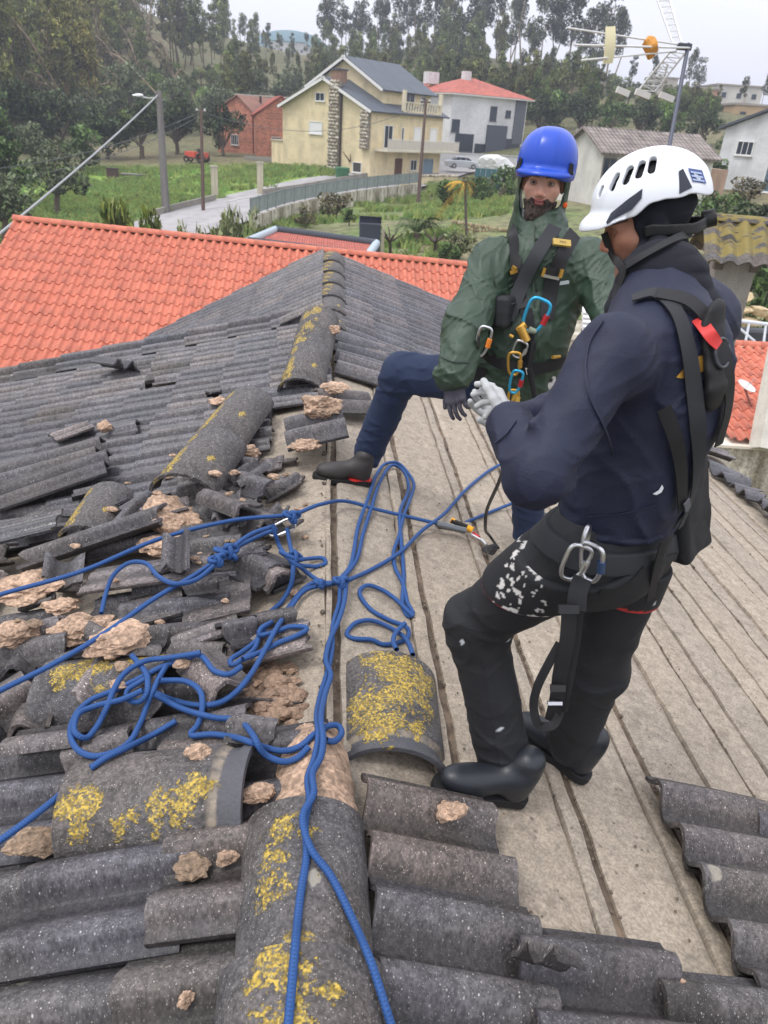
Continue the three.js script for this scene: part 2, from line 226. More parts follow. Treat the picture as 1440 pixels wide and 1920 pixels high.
// near courses left on the right slope
for (let c = 0; c < 5; c++) for (let k = 0; k < 7; k++) {
  const z = -0.2 - c * pitchW + 0.06 * k, broken = c === 3 && k === 0 ? tileGeo({ seed: 31, nx: 34, nz: 8, u0: 0, u1: 1, tail: (u) => 0.97 - 0.10 * u + 0.05 * fbm(u * 7, 3, 2, 3) }) : null;
  if (c === 4 || (c === 3 && k > 0) || (c === 2 && k > 2)) continue;
  layTile(1, 0.1 + k * gauge, z, { lift: 0.035, slope: k < 1 ? 0.33 : 0.27, y0: k < 1 ? 0.015 : -0.0, tilt: 0.035, yaw: 0.02 * Math.sin(c * 3 + k), geo: broken ?? tileGs[(c + k * 2) % 6], mat: (c + k) % 3 === 1 ? tileMatL : tileMats[(c * 2 + k) % 4] });
}
// stack still in place at the right edge of the frame
for (let c = 0; c < 3; c++) for (let k = 0; k < 5; k++) layTile(1, 1.12 + k * gauge, -0.79 - c * pitchW * 0.96 + 0.02 * k, { lift: 0.05, tilt: 0.03, geo: tileGs[(c + k) % 6], mat: (c + k) % 3 === 1 ? tileMatL : tileMats[(c + k) % 4] });
// strip of tiles and rubble along the right eave
R = mulberry(77);
for (let c = 0; c < 6; c++) layTile(1, eR - 0.5, -4.7 - c * 0.33, { lift: 0.05 + rr(0, 0.05), tilt: rr(-0.1, 0.12), yaw: rr(-0.3, 0.3), rollA: rr(-0.15, 0.15), mat: pick(tileMatsFar), geo: pick([...brokenGs, ...tileGs]) });

// ---- ridge tiles
function ridgeTex(seed, patches, whites = [], band) {
  const m = (u, v) => { let y = 0; for (const [x, z, r, s = 1, w = 1] of patches) { const d = Math.hypot((u - x) / s, v - z) / r + 1.5 * fb2(u * 9 + seed, v * 9, x * 7, 4) + 1.0 * fb2(u * 55, v * 55 + seed, 3, 4); y = Math.max(y, sstep(1.04, 0.74, d) * w); } return y; };
  const map = tex(512, 512, (u, v) => {
    let c = tileBase(u * 0.62 + seed * 0.13, v * 0.62 + seed * 0.29, 0.45); for (const [x, z, r] of whites) { const d = Math.hypot(u - x, v - z) / r + 0.8 * fb2(u * 22, v * 22, seed, 3); c = mixc(c, C(182, 176, 160), sstep(1, 0.7, d) * 0.85); }
    if (band) { c = mixc(c, C(168, 154, 134), sstep(0.80, 0.825, v + 0.02 * fb2(u * 8, v * 8, 3, 3)) * sstep(0.875, 0.855, v) * (0.75 + 0.8 * fb2(u * 20, v * 20, 5, 3))); c = mixc(c, C(92, 92, 98), sstep(0.86, 0.88, v) * 0.8); }
    const y = m(u, v); if (y > 0.01) { const q = clamp(0.5 + 2.2 * fb2(u * 70, v * 70, seed, 4)); c = mixc(c, mixc(C(158, 132, 50), C(228, 194, 84), q), y * clamp(0.72 + 1.9 * fb2(u * 95, v * 95, seed + 4, 4))); }
    return c;
  });
  const b = grey(512, 512, (u, v) => 0.3 * tileBumpFn(u * 0.62, v * 0.62) + 0.45 * m(u, v) * (0.7 + 1.0 * fb2(u * 45, v * 45, 2, 3)));
  return std({ map, bumpMap: b, bumpScale: 0.006, roughness: 0.7, color: lin(0.72, 0.72, 0.73) });
}
const ridgeMats = {
  near: ridgeTex(1, [[0.36, 0.2, 0.07], [0.33, 0.33, 0.09], [0.5, 0.24, 0.05], [0.36, 0.5, 0.08, 1.6], [0.3, 0.56, 0.06], [0.45, 0.13, 0.05], [0.46, 0.82, 0.07, 0.7, 0.8]], [[0.55, 0.5, 0.05], [0.42, 0.86, 0.06]]),
  front: ridgeTex(2, [[0.42, 0.12, 0.12, 1.2], [0.44, 0.3, 0.14, 1], [0.62, 0.2, 0.05]], []),
  lying: ridgeTex(3, [[0.30, 0.12, 0.10, 1], [0.2, 0.14, 0.07], [0.36, 0.2, 0.06], [0.2, 0.36, 0.06], [0.24, 0.45, 0.05], [0.28, 0.64, 0.10, 1.2], [0.36, 0.74, 0.09], [0.2, 0.66, 0.07]], [], 1),
  mossy: ridgeTex(4, [[0.45, 0.22, 0.24, 1.1], [0.45, 0.5, 0.2, 1.3], [0.4, 0.74, 0.2, 1], [0.3, 0.66, 0.2]], [], 1),
  left: ridgeTex(5, [[0.5, 0.25, 0.1], [0.52, 0.42, 0.16], [0.62, 0.5, 0.1], [0.72, 0.78, 0.12], [0.36, 0.55, 0.05]], []),
  mid: ridgeTex(6, [[0.24, 0.2, 0.1, 0.7], [0.26, 0.5, 0.12, 0.6], [0.2, 0.8, 0.15, 0.7], [0.3, 0.72, 0.07], [0.65, 0.6, 0.04]], []),
  far: ridgeTex(7, [[0.3, 0.2, 0.14, 0.8], [0.36, 0.5, 0.14, 0.8], [0.28, 0.8, 0.16, 0.8], [0.45, 0.1, 0.08], [0.5, 0.35, 0.05]], []),
};
function ridgeGeo(L = 0.46, { w = 0.152, h = 0.125, collar = 1, taper = 0.04, head = () => 0, tail = () => 1, nt = 30, nz = 22, th = 0.016 } = {}) {
  return sheet(nt, nz, (a, b) => { const t = Math.PI * (0.03 + 0.94 * a), s = lerp(head(a), tail(a), b), d = (1 - s) * L; let k = 1 + taper * (s - 0.5); if (collar) k += (-0.075 * sstep(0.085, 0.076, d) + 0.10 * sstep(0.034, 0.027, d)) * collar; return V(-Math.cos(t) * w * k, Math.sin(t) * h * k, s * L); }, th, [1, 1]);
}
const ridgeCollar = ridgeGeo(), ridgePlain = ridgeGeo(0.46, { collar: 0 });
function ridgeTile(A, B, mat, { geo, loose, rollA = 0, lift = 0, label, group } = {}) { // A, B: ends of its crest
  const d = B.clone().sub(A), L = d.length(); d.normalize(); const X = V(0, 1, 0).cross(d).normalize(), Y = d.clone().cross(X);
  const g = geo ?? ridgeCollar; g.computeBoundingBox(); const bb = g.boundingBox, m = basis(X, Y, d, A.clone().addScaledVector(Y, -bb.max.y + lift)).multiply(new THREE.Matrix4().makeRotationZ(rollA));
  const o = loose ? solo('ridge_tile', g, mat, label, 'ridge tile', group) : part('ridge_tile', g, mat, house); setM(o, m); o.scale.z *= L / bb.max.z; return o;
}
{
  const y = 0.15;
  ridgeTile(V(-0.012, y + 0.03, -0.94), V(-0.008, y + 0.025, -0.46), ridgeMats.front, { geo: ridgeGeo(0.46, { w: 0.17, h: 0.13, collar: 0, taper: -0.05 }) });
  ridgeTile(V(-0.018, y - 0.005, -1.34), V(-0.008, y, -0.88), ridgeMats.near, { geo: ridgeGeo(0.46, { collar: 0, taper: -0.02 }) });
  // far run of the ridge
  for (let i = 0; i < 6; i++) ridgeTile(V(0.06 + 0.003 * i, 0.16 + 0.035 * (i + 1), -6.15 - (i + 1) * 0.43), V(0.06, 0.17 + 0.035 * i, -6.15 - i * 0.43), i > 1 ? ridgeMats.far : ridgeMats.mid, {});
  // displaced run in front of it
  const A = at(600, 572, 5.75), B = at(582, 640, 5.3), D = at(562, 712, 4.92);
  ridgeTile(A, B.clone().lerp(D, 0.12), ridgeMats.far, { geo: ridgePlain }); ridgeTile(B, D, ridgeMats.mid, { lift: 0.012 });
}
// ================================================================ loose tiles, mortar, ropes on the roof
// height field of what lies on the roof, so that loose things rest on it
const HX0 = -2.6, HZ0 = -5.6, HS = 0.012, HNX = 370, HNZ = 440, HF = new Float32Array(HNX * HNZ).fill(-9);
function addHeight(o) {
  o.updateWorldMatrix(true, true);
  o.traverse((m) => {
    if (!m.isMesh) return; const p = m.geometry.attributes.position, ix = m.geometry.index, n = ix ? ix.count : p.count, v = [V(), V(), V()];
    if (!m.geometry.boundingSphere) m.geometry.computeBoundingSphere();
    const bs = m.geometry.boundingSphere.clone().applyMatrix4(m.matrixWorld); if (bs.center.x + bs.radius < HX0 || bs.center.z - bs.radius > -0.2 || bs.center.x - bs.radius > HX0 + HNX * HS || bs.center.y < -3) return;
    for (let t = 0; t < n; t += 3) {
      v.forEach((q, k) => q.fromBufferAttribute(p, ix ? ix.getX(t + k) : t + k).applyMatrix4(m.matrixWorld));
      const [a, b, c] = v, d = (b.z - c.z) * (a.x - c.x) + (c.x - b.x) * (a.z - c.z); if (Math.abs(d) < 1e-12) continue;
      const i0 = Math.max(0, Math.ceil((Math.min(a.x, b.x, c.x) - HX0) / HS)), i1 = Math.min(HNX - 1, Math.floor((Math.max(a.x, b.x, c.x) - HX0) / HS)), j0 = Math.max(0, Math.ceil((Math.min(a.z, b.z, c.z) - HZ0) / HS)), j1 = Math.min(HNZ - 1, Math.floor((Math.max(a.z, b.z, c.z) - HZ0) / HS));
      for (let j = j0; j <= j1; j++) for (let i = i0; i <= i1; i++) { const x = HX0 + i * HS, z = HZ0 + j * HS, l = ((b.z - c.z) * (x - c.x) + (c.x - b.x) * (z - c.z)) / d, m2 = ((c.z - a.z) * (x - c.x) + (a.x - c.x) * (z - c.z)) / d; if (l < -0.01 || m2 < -0.01 || l + m2 > 1.01) continue; const y = l * a.y + m2 * b.y + (1 - l - m2) * c.y, k = j * HNX + i; if (y > HF[k]) HF[k] = y; }
    }
  });
}
function hgt(x, z, r = 0) {
  const i = Math.round((x - HX0) / HS), j = Math.round((z - HZ0) / HS), k = Math.round(r / HS); let m = -9;
  for (let b = -k; b <= k; b++) for (let a = -k; a <= k; a++) { const p = i + a, q = j + b; if (p < 0 || q < 0 || p >= HNX || q >= HNZ) continue; const h = HF[q * HNX + p]; if (h > m) m = h; }
  return m < -8 ? slabY(x) + 0.05 : m;
}
function onTop(x, y, lift = 0, r = 0.012) { // where the picture ray meets the top of the pile
  const d = ray(x, y), o = camera.position; let t = (0.55 - o.y) / d.y; for (let k = 0; k < 4000; k++, t += 0.006) { const px = o.x + d.x * t, py = o.y + d.y * t, pz = o.z + d.z * t; if (py < hgt(px, pz, r) + lift) return V(px, py, pz); } return onL(x, y, 0.05);
}
addHeight(house);
const side = (x) => (x < 612 ? -1 : 1);
function loose(A, B, { lift = 0.07, liftB, W, u0 = 0, u1 = 1, amp = 0.05, head, tail, seed = 0, mat, rollA = 0, flip = false, label, group, name = 'broken_tile', nz = 7, th = 0.014, right, bend } = {}) {
  const pl = right ?? A[0] > 640 ? onR : onL, P = pl(A[0], A[1], lift), Pb = pl(B[0], B[1], liftB ?? lift), d = Pb.sub(P), L = d.length(); d.normalize();
  const n0 = right ?? A[0] > 640 ? nR : nL, X = n0.clone().cross(d).normalize(), n = d.clone().cross(X);
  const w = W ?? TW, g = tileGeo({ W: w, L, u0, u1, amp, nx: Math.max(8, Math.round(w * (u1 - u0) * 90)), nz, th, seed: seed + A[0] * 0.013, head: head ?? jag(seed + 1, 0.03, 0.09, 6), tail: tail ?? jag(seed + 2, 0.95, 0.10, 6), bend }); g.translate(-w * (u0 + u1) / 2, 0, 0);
  const m = basis(X, n, d, P).multiply(new THREE.Matrix4().makeRotationZ(rollA + (flip ? Math.PI : 0))); if (flip) m.multiply(new THREE.Matrix4().makeTranslation(0, -0.03, 0));
  const o = solo(name, g, mat ?? tileMats[Math.abs(Math.round(A[0] + A[1])) % 4], label, 'roof tile', group); setM(o, m); addHeight(o); return o;
}
const clean = () => 0, full = () => 1, slate = std({ map: tTile, bumpMap: tTileB, bumpScale: 0.0012, color: lin(1.15, 1.08, 1.08), roughness: 0.5, vertexColors: true }), wet = std({ map: tTile, bumpMap: tTileB, bumpScale: 0.0006, color: lin(1.0, 1.05, 1.15), roughness: 0.16, vertexColors: true });
R = mulberry(99);
// scattered small pieces first, so that the larger ones lie on them
for (let i = 0; i < 44; i++) {
  const z = -rr(1.6, 3.7), x = i < 32 ? RX - rr(0.22, 0.5) - Math.pow(R(), 1.2) * 1.2 : RX - rr(0.16, 0.34), W = rr(0.14, 0.34), L = rr(0.12, 0.3), a = rr(-0.6, 0.6) + (R() < 0.3 ? 1.5 : 0);
  const d = V(-Math.cos(a) * Math.cos(aL), -Math.cos(a) * Math.sin(aL), Math.sin(a)).normalize(), X = nL.clone().cross(d).normalize(), n = d.clone().cross(X);
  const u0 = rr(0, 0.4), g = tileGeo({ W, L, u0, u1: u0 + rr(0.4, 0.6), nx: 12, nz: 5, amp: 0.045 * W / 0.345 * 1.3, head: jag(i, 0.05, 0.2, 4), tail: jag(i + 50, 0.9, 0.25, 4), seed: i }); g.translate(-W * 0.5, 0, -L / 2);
  const y = hgt(x, z, 0.05) + 0.012, o = solo('tile_fragment', g, R() < 0.2 ? slate : pick(tileMats), 'small broken piece of dark concrete roof tile lying in the rubble on the left slope', 'roof tile', 'small broken tile pieces on the left slope');
  setM(o, basis(X, n, d, V(x, y, z)).multiply(new THREE.Matrix4().makeRotationFromEuler(Eu.set(rr(-0.35, 0.35), 0, rr(-0.4, 0.4))))); if (i % 2) addHeight(o);
}
const LT = (A, B, label, o = {}) => loose(A, B, { label, ...o });
LT([515, 985], [392, 940], 'broken dark tile with a straight edge beside the bare slab under the upper rope', { u1: 0.55, seed: 3 });
LT([470, 960], [385, 928], 'short broken tile roll leaning right of the big pale mortar lump', { u0: 0, u1: 0.45, lift: 0.16, seed: 5 });
LT([498, 925], [440, 905], 'curved tile shard just left of the flat grey tile piece on the slab', { u0: 0.2, u1: 0.6, lift: 0.1, seed: 6 });
LT([520, 1080], [440, 1045], 'dark tile shard below the rope knots at the edge of the slab', { u1: 0.6, lift: 0.09, seed: 8 });
LT([505, 1040], [400, 1062], 'narrow dark tile strip behind the knot of the lower rope', { u1: 0.5, lift: 0.08, seed: 9 });
LT([530, 1095], [485, 1062], 'small curled tile shard on the edge of the slab left of the long knot', { u0: 0.1, u1: 0.5, lift: 0.08, mat: slate, seed: 11 });
LT([470, 1112], [346, 1142], 'flat dark tile piece with a ribbed lower edge, right of its twin', { W: 0.26, amp: 0.012, lift: 0.09, seed: 12, head: clean, tail: full });
LT([342, 1122], [236, 1152], 'flat dark tile piece with a pale mortar end, left of its twin', { W: 0.24, amp: 0.012, lift: 0.085, seed: 13, head: clean });
LT([447, 1165], [322, 1208], 'narrow tile offcut with long parallel ribs above the rope tangle', { W: 0.12, amp: 0.014, lift: 0.13, mat: slate, seed: 14, head: clean, tail: full });
LT([582, 1186], [408, 1228], 'brownish tile slab under the rope loops at the edge of the bare concrete', { W: 0.2, amp: 0.014, lift: 0.08, mat: slate, seed: 15 });
LT([205, 868], [-10, 942], 'whole dark tile tipped over the left slope with its wavy end showing', { lift: 0.17, liftB: 0.12, amp: 0.06, seed: 16, head: clean, tail: full });
LT([190, 842], [-12, 900], 'whole dark tile lying behind the tipped one on the left slope', { lift: 0.14, liftB: 0.11, amp: 0.06, seed: 17, head: clean, tail: full });
LT([112, 985], [-12, 1015], 'wet shiny tile lying face down at the left edge of the picture', { lift: 0.16, W: 0.26, amp: 0.02, flip: true, mat: wet, seed: 18, head: clean, tail: full });
LT([312, 968], [40, 1060], 'long broken tile with two rolls in front of the small ridge tile', { W: 0.3, u1: 0.75, lift: 0.16, liftB: 0.12, amp: 0.055, seed: 19 });
LT([388, 1058], [162, 1090], 'tile lying face down with a smooth brown underside, a blue rope across it', { W: 0.2, lift: 0.15, amp: 0.012, mat: slate, seed: 20, head: clean, tail: full });
LT([238, 1202], [104, 1244], 'broken roll of a tile lying in front of the big orange mortar lump', { u1: 0.34, W: 0.3, lift: 0.17, seed: 21 });
LT([132, 1208], [-10, 1232], 'dark tile piece behind the broken roll at the left edge', { u1: 0.6, lift: 0.12, seed: 22 });
LT([66, 1292], [-20, 1346], 'curled tile piece standing at the left edge below the lower rope', { u0: 0.1, u1: 0.6, lift: 0.16, rollA: -0.5, seed: 23 });
LT([370, 1238], [436, 1302], 'grey broken ridge end propped behind the rope tangle', { u0: 0.1, u1: 0.55, lift: 0.14, mat: slate, seed: 24 });
LT([470, 1345], [372, 1366], 'dark tile piece under the lower loops of the rope tangle', { u1: 0.55, lift: 0.08, seed: 25 });
LT([170, 1380], [12, 1400], 'long dark tile edge sticking out under the ridge tile with a blue tangle', { u1: 0.4, lift: 0.13, seed: 26 });
LT([250, 1392], [118, 1432], 'dark tile piece between the two lichen covered ridge tiles on the left', { u1: 0.6, lift: 0.1, seed: 27 });
LT([440, 1402], [300, 1416], 'long dark tile above the lying ridge tile in the foreground', { u1: 0.5, lift: 0.06, seed: 28, head: clean });
LT([562, 904], [484, 908], 'flat grey tile piece lying on the bare concrete left of the boot', { W: 0.16, amp: 0.004, lift: 0.03, mat: slate, seed: 29, head: clean, tail: full });
LT([512, 858], [506, 884], 'small pointed tile shard behind the flat grey piece', { W: 0.13, amp: 0.01, lift: 0.03, mat: slate, seed: 30 });
LT([556, 862], [520, 866], 'thin dark tile splinter on the slab beside the boot tip', { W: 0.07, amp: 0.01, lift: 0.03, seed: 31 });
LT([648, 795], [538, 820], 'yellow lichened tile with two rolls lying upside the broken ridge end', { lift: 0.12, W: 0.42, amp: 0.085, seed: 32, right: false, head: clean, tail: full });
LT([606, 752], [702, 757], 'long dark tile lying crosswise in front of the ridge end', { W: 0.3, lift: 0.08, amp: 0.045, seed: 33, right: true, head: clean, tail: full });
LT([238, 690], [192, 684], 'twisted tile shard standing up near the far verge of the left slope', { W: 0.24, lift: 0.16, amp: 0.07, rollA: 0.5, seed: 34, mat: tileMatsFar[1] });
LT([172, 795], [96, 822], 'pale pointed tile shard lying on the middle of the left slope', { W: 0.24, amp: 0.02, lift: 0.14, mat: slate, seed: 35 });
LT([262, 800], [208, 812], 'dark jagged tile edge beside the small mortar lump on the left slope', { u1: 0.6, lift: 0.1, seed: 36, mat: tileMatsFar[0] });
LT([1052, 1808], [1002, 1790], 'dark shard curling up from the foreground tiles on the right', { W: 0.15, amp: 0.035, lift: 0.16, liftB: 0.19, rollA: 0.9, seed: 37, right: true });
// ridge tiles that lie loose
const RT = (A, ya, B, yb, mat, label, o = {}) => { const r = ridgeTile(atY(A[0], A[1], ya), atY(B[0], B[1], yb), mat, { loose: true, label, ...o }); addHeight(r); return r; };
const brk = (o = {}) => ridgeGeo(0.46, { collar: 0, tail: jag(41, 0.94, 0.12, 4), ...o });
RT([120, 1452], 0.03, [462, 1428], 0.125, ridgeMats.lying, 'ridge tile with yellow lichen and a ring groove lying across the foreground left', { geo: ridgeGeo(0.46, { w: 0.165, h: 0.14 }) });
RT([732, 1220], 0.035, [742, 1402], 0.03, ridgeMats.mossy, 'ridge tile thick with yellow lichen standing on the bare concrete right of the rope', { geo: ridgeGeo(0.46, { w: 0.17, h: 0.13, taper: -0.02 }), rollA: -0.18 });
RT([70, 1258], -0.02, [322, 1250], 0.05, ridgeMats.left, 'broken ridge tile with yellow lichen under the blue rope tangle on the left', { geo: brk({ w: 0.15, h: 0.12 }), rollA: 0.15 });
RT([470, 722], 0.16, [402, 806], 0.13, ridgeMats.mid, 'upper of the two displaced ridge tiles lying in line on the left slope', { geo: ridgePlain });
RT([408, 800], 0.15, [338, 888], 0.11, ridgeMats.mid, 'lower of the two displaced ridge tiles lying in line on the left slope', { geo: ridgeGeo(0.46, { w: 0.165, h: 0.125 }) });
RT([205, 900], -0.07, [152, 985], -0.08, ridgeMats.mid, 'small ridge tile lying among tipped tiles at the left, hollow end facing the camera', { geo: ridgeGeo(0.4, { w: 0.13, h: 0.11 }) });
// mortar lumps
R = mulberry(123);
function lump(x, y, w, h, label, o = {}) { // w,h in picture pixels
  const P = onTop(x, y + h * 0.35, 0.0), dep = P.distanceTo(camera.position), r = w / 1400 * dep * 0.42, s = rr(0, 99);
  const g = rock(r * 1.08, s, 1, clamp(h / w * 0.72, 0.28, 0.8), 0.8, o.det ?? 8, o.rough ?? 0.45); g.rotateY(rr(0, 0.6));
  const m = solo('mortar_lump', g, o.mat ?? mortarMat, label ?? 'small lump of crumbled orange mortar lying among the broken tiles', 'mortar lump', label ? undefined : 'small mortar lumps in the rubble'); m.position.copy(P); m.position.y += r * 0.18; if (o.top) addHeight(m); return m;
}
for (const [x, y, w, h, l] of [
  [325, 950, 128, 100, 'big crumbled mortar lump at the open end of the displaced ridge tiles'], [300, 1008, 85, 52, 'mortar lump under the upper rope, below the biggest lump'],
  [70, 1092, 130, 40, 'long flat mortar slab at the left edge under the upper rope'], [28, 1180, 80, 55, 'orange mortar lump at the left edge between the two ropes'],
  [150, 1165, 100, 60, 'pale mortar lump left of the biggest lump between the ropes'], [215, 1188, 118, 50, 'largest orange mortar lump lying across the lower rope'],
  [110, 1130, 60, 30, 'brown mortar lump behind the pale one between the ropes'], [480, 1150, 44, 44, 'mortar lump left of the rope strands at the slab edge'],
  [600, 745, 75, 60, 'mortar lump hanging out of the ridge end in the middle of the roof'], [628, 722, 55, 26, 'flat mortar piece right of the ridge end'],
  [625, 612, 26, 22, 'orange mortar lump wedged beside the ridge tile'], [470, 835, 40, 36, 'mortar lump beside the upper displaced ridge tile'], [570, 828, 70, 34, 'mortar stuck on the lichened tile behind the boot'],
  [845, 1505, 55, 48, 'round mortar lump in front of the black boot'], [485, 1480, 55, 40, 'mortar lump between the lying ridge tile and the mortar bed'], [428, 1590, 36, 60, 'upright mortar piece at the groove of the lying ridge tile'],
  [372, 1402, 48, 36, 'mortar lump behind the lying ridge tile'], [198, 790, 26, 36, 'small upright mortar piece on the middle of the left slope'], [408, 748, 30, 18, 'small mortar piece left of the displaced ridge tiles'], [60, 1572, 80, 38, 'broken brownish tile edge at the left end of the foreground'],
  [360, 1612, 70, 34, 'grey broken piece under the lying ridge tile'], [348, 1862, 30, 36, 'small brown flake standing on the foreground tiles'], [1280, 1838, 10, 8, 'tiny pale crumb on the right foreground tiles'],
]) lump(x, y, w, h, l, { top: w > 60, mat: l.startsWith('grey') || l.startsWith('broken') ? mortarGrey : mortarMat });
for (let i = 0; i < 40; i++) { const z = -rr(1.85, 3.8), x = RX - rr(0.12, 1.5) * (0.5 + 0.5 * R()), r = rr(0.008, 0.03); const m = solo('mortar_crumb', rock(r * 0.85, i * 2.3, 1.3, 0.55, 1, 3), R() < 0.7 ? mortarMat : mortarGrey, 'small crumb of orange mortar in the rubble of the left slope', 'mortar crumb', 'mortar crumbs on the left slope'); m.position.set(x, hgt(x, z, 0.01) + r * 0.4, z); }
// mortar bed left standing on the ridge in front, and the crumbled patch on the slab
{
  const g = sheet(30, 30, (a, b) => { const z = lerp(-1.2, -1.66, b), w = lerp(0.115, 0.06, b) * (1 + 0.3 * fbm(z * 20, 1, 2, 2)), x = lerp(-w, w, a) + 0.0 + 0.01 * fbm(z * 15, a * 2, 5, 2); return V(x, slabY(x) + 0.10 * Math.sqrt(Math.max(0.02, Math.sin(Math.PI * clamp(a * 0.94 + 0.03)))) * (1 - 0.35 * sstep(0.75, 1, b)) + 0.012 * fbm(x * 26, z * 26, 3, 3), z); }, 0.03); g.index.array.reverse(); g.computeVertexNormals();
  const p = g.attributes.position, uv = g.attributes.uv; for (let i = 0; i < p.count; i++) uv.setXY(i, p.getX(i) * 3, p.getZ(i) * 3);
  tag(solo('mortar_bed', g, mortarMat), 'block of orange mortar bed bared at the upper end of the foreground ridge tile', 'mortar bed'); addHeight(scene.children[scene.children.length - 1]);
  const gs = []; R = mulberry(31); const C0 = onL(500, 1310, 0.02);
  for (let i = 0; i < 420; i++) { const q = R(), a = rr(0, 6.3), r = (0.003 + 0.034 * Math.pow(R(), 3.2)) * (1 - 0.4 * q); const x = C0.x + Math.cos(a) * 0.12 * Math.sqrt(q), z = C0.z + Math.sin(a) * 0.2 * Math.sqrt(q); const k = rock(r * 0.95, i, 1.25, 0.6, 0.9, r > 0.012 ? 4 : 1); k.translate(x, slabY(x) + 0.035 * (1 - q) + r * 0.2, z); gs.push(k); }
  const h = solo('mortar_rubble', merge(gs), std({ map: tMortar, bumpMap: tMortarB, bumpScale: 0.004, color: lin(0.66, 0.64, 0.62) })); tag(h, 'heap of crumbled brown mortar on the slab right of the rope tangle', 'rubble'); h.userData.kind = 'stuff'; addHeight(h);
}
// ================================================================ ropes
const tRope = tex(64, 64, (u, v) => { const a = Math.abs(((u * 2 + v * 2) % 1) - 0.5) * 2, b = Math.abs(((u * 2 - v * 2 + 8) % 1) - 0.5) * 2, w = 0.72 + 0.38 * Math.max(a, b) * (0.7 + 0.3 * vn(u * 20, v * 20, 2)); return C(40 * w, 84 * w, 146 * w); }, true, THREE.RepeatWrapping);
const tRopeB = grey(64, 64, (u, v) => Math.max(Math.abs(((u * 2 + v * 2) % 1) - 0.5), Math.abs(((u * 2 - v * 2 + 8) % 1) - 0.5)) * 2, THREE.RepeatWrapping);
const ropeMat = std({ map: tRope, bumpMap: tRopeB, bumpScale: 0.0009, roughness: 0.75 }), RR = 0.0092;
function ropeGeo(pts, r = RR, closed = false) {
  const c = new THREE.CatmullRomCurve3(pts, closed, 'centripetal'), L = c.getLength(), g = new THREE.TubeGeometry(c, Math.max(12, Math.round(L / 0.008)), r, 8, closed), uv = g.attributes.uv;
  for (let i = 0; i < uv.count; i++) uv.setX(i, uv.getX(i) * L / 0.016); return g;
}
function trace(P, step = 7, up = RR, smooth = 3) { // picture polyline -> rope lying on the pile
  const c = new THREE.CatmullRomCurve3(P.map(([x, y]) => V(x, y, 0)), false, 'centripetal'), n = Math.max(4, Math.round(c.getLength() / step)); let t = [];
  const q = c.getSpacedPoints(n); for (const p of q) t.push(onTop(p.x, p.y, up, 0.012).distanceTo(camera.position));
  for (let k = 0; k < smooth; k++) t = t.map((v, i) => { let s = 0, w = 0; for (let j = -3; j <= 3; j++) { const a = t[i + j]; if (a !== undefined) { s += a * (4 - Math.abs(j)); w += 4 - Math.abs(j); } } return k < 2 ? Math.min(v, s / w) : s / w; });
  return q.map((p, i) => ray(p.x, p.y).normalize().multiplyScalar(t[i]).add(camera.position));
}
const strand = (parent, pts, name = 'strand') => { const o = part(name, ropeGeo(pts), ropeMat, parent); addHeight(o); return o; };
function knot(parent, x, y, r, lift = 0.02, seed = 0, dir = V(1, 0, 0)) { // overhand knot pulled tight
  const P = onTop(x, y, lift), pts = []; const Z = ray(x, y).normalize().negate(), X = dir.clone().addScaledVector(Z, -dir.dot(Z)).normalize(), Y = Z.clone().cross(X);
  for (let i = 0; i < 26; i++) { const a = i / 26 * Math.PI * 2; pts.push(P.clone().addScaledVector(X, r * 0.62 * (Math.sin(a) + 1.5 * Math.sin(2 * a + seed))).addScaledVector(Y, r * 0.45 * (Math.cos(a) - 1.5 * Math.cos(2 * a))).addScaledVector(Z, -r * 0.5 * Math.sin(3 * a) + 0.006)); }
  part('knot', ropeGeo(pts, RR, true), ropeMat, parent);
  const p2 = []; for (let i = 0; i < 18; i++) { const a = i / 18 * Math.PI * 2; p2.push(P.clone().addScaledVector(X, r * 0.35 * Math.sin(a)).addScaledVector(Y, r * 0.8 * Math.cos(a)).addScaledVector(Z, r * 0.55 * Math.sin(a) + 0.008)); }
  part('knot', ropeGeo(p2, RR, true), ropeMat, parent);
}
const air = (a) => a.map(([x, y, l]) => (x < 600 ? onL : onR)(x, y, l));
// upper taut rope to the rope grab
const rope1 = thing('blue_rope', 'taut blue rope crossing from the left edge to the rope grab by the dark trousers', 'rope');
strand(rope1, air([[-40, 1130, 0.30], [0, 1115, 0.29], [150, 1072, 0.27], [300, 1010, 0.25], [440, 975, 0.2], [548, 964, 0.12], [600, 946, 0.06], [650, 940, 0.035], [710, 956, 0.03], [770, 970, 0.04], [835, 985, 0.05]]));
knot(rope1, 548, 968, 0.024, 0.07, 0.4);
const rope2 = thing('blue_rope', 'blue rope from the lower left edge to the carabiner, with a double knot halfway', 'rope');
strand(rope2, air([[-40, 1318, 0.3], [0, 1295, 0.29], [100, 1245, 0.27], [200, 1185, 0.26], [290, 1122, 0.24], [370, 1075, 0.22], [430, 1034, 0.19], [480, 1008, 0.15], [518, 992, 0.12]]));
strand(rope2, trace([[190, 1150], [198, 1115], [213, 1078], [243, 1055], [275, 1057], [296, 1080], [325, 1094], [365, 1088], [400, 1062], [425, 1036], [470, 1002], [515, 986]], 7, 0.03, 4));
knot(rope2, 428, 1034, 0.03, 0.1, 0.8, V(1, 0.3, 0)); knot(rope2, 408, 1050, 0.02, 0.09, 0.1, V(1, 0.4, 0));
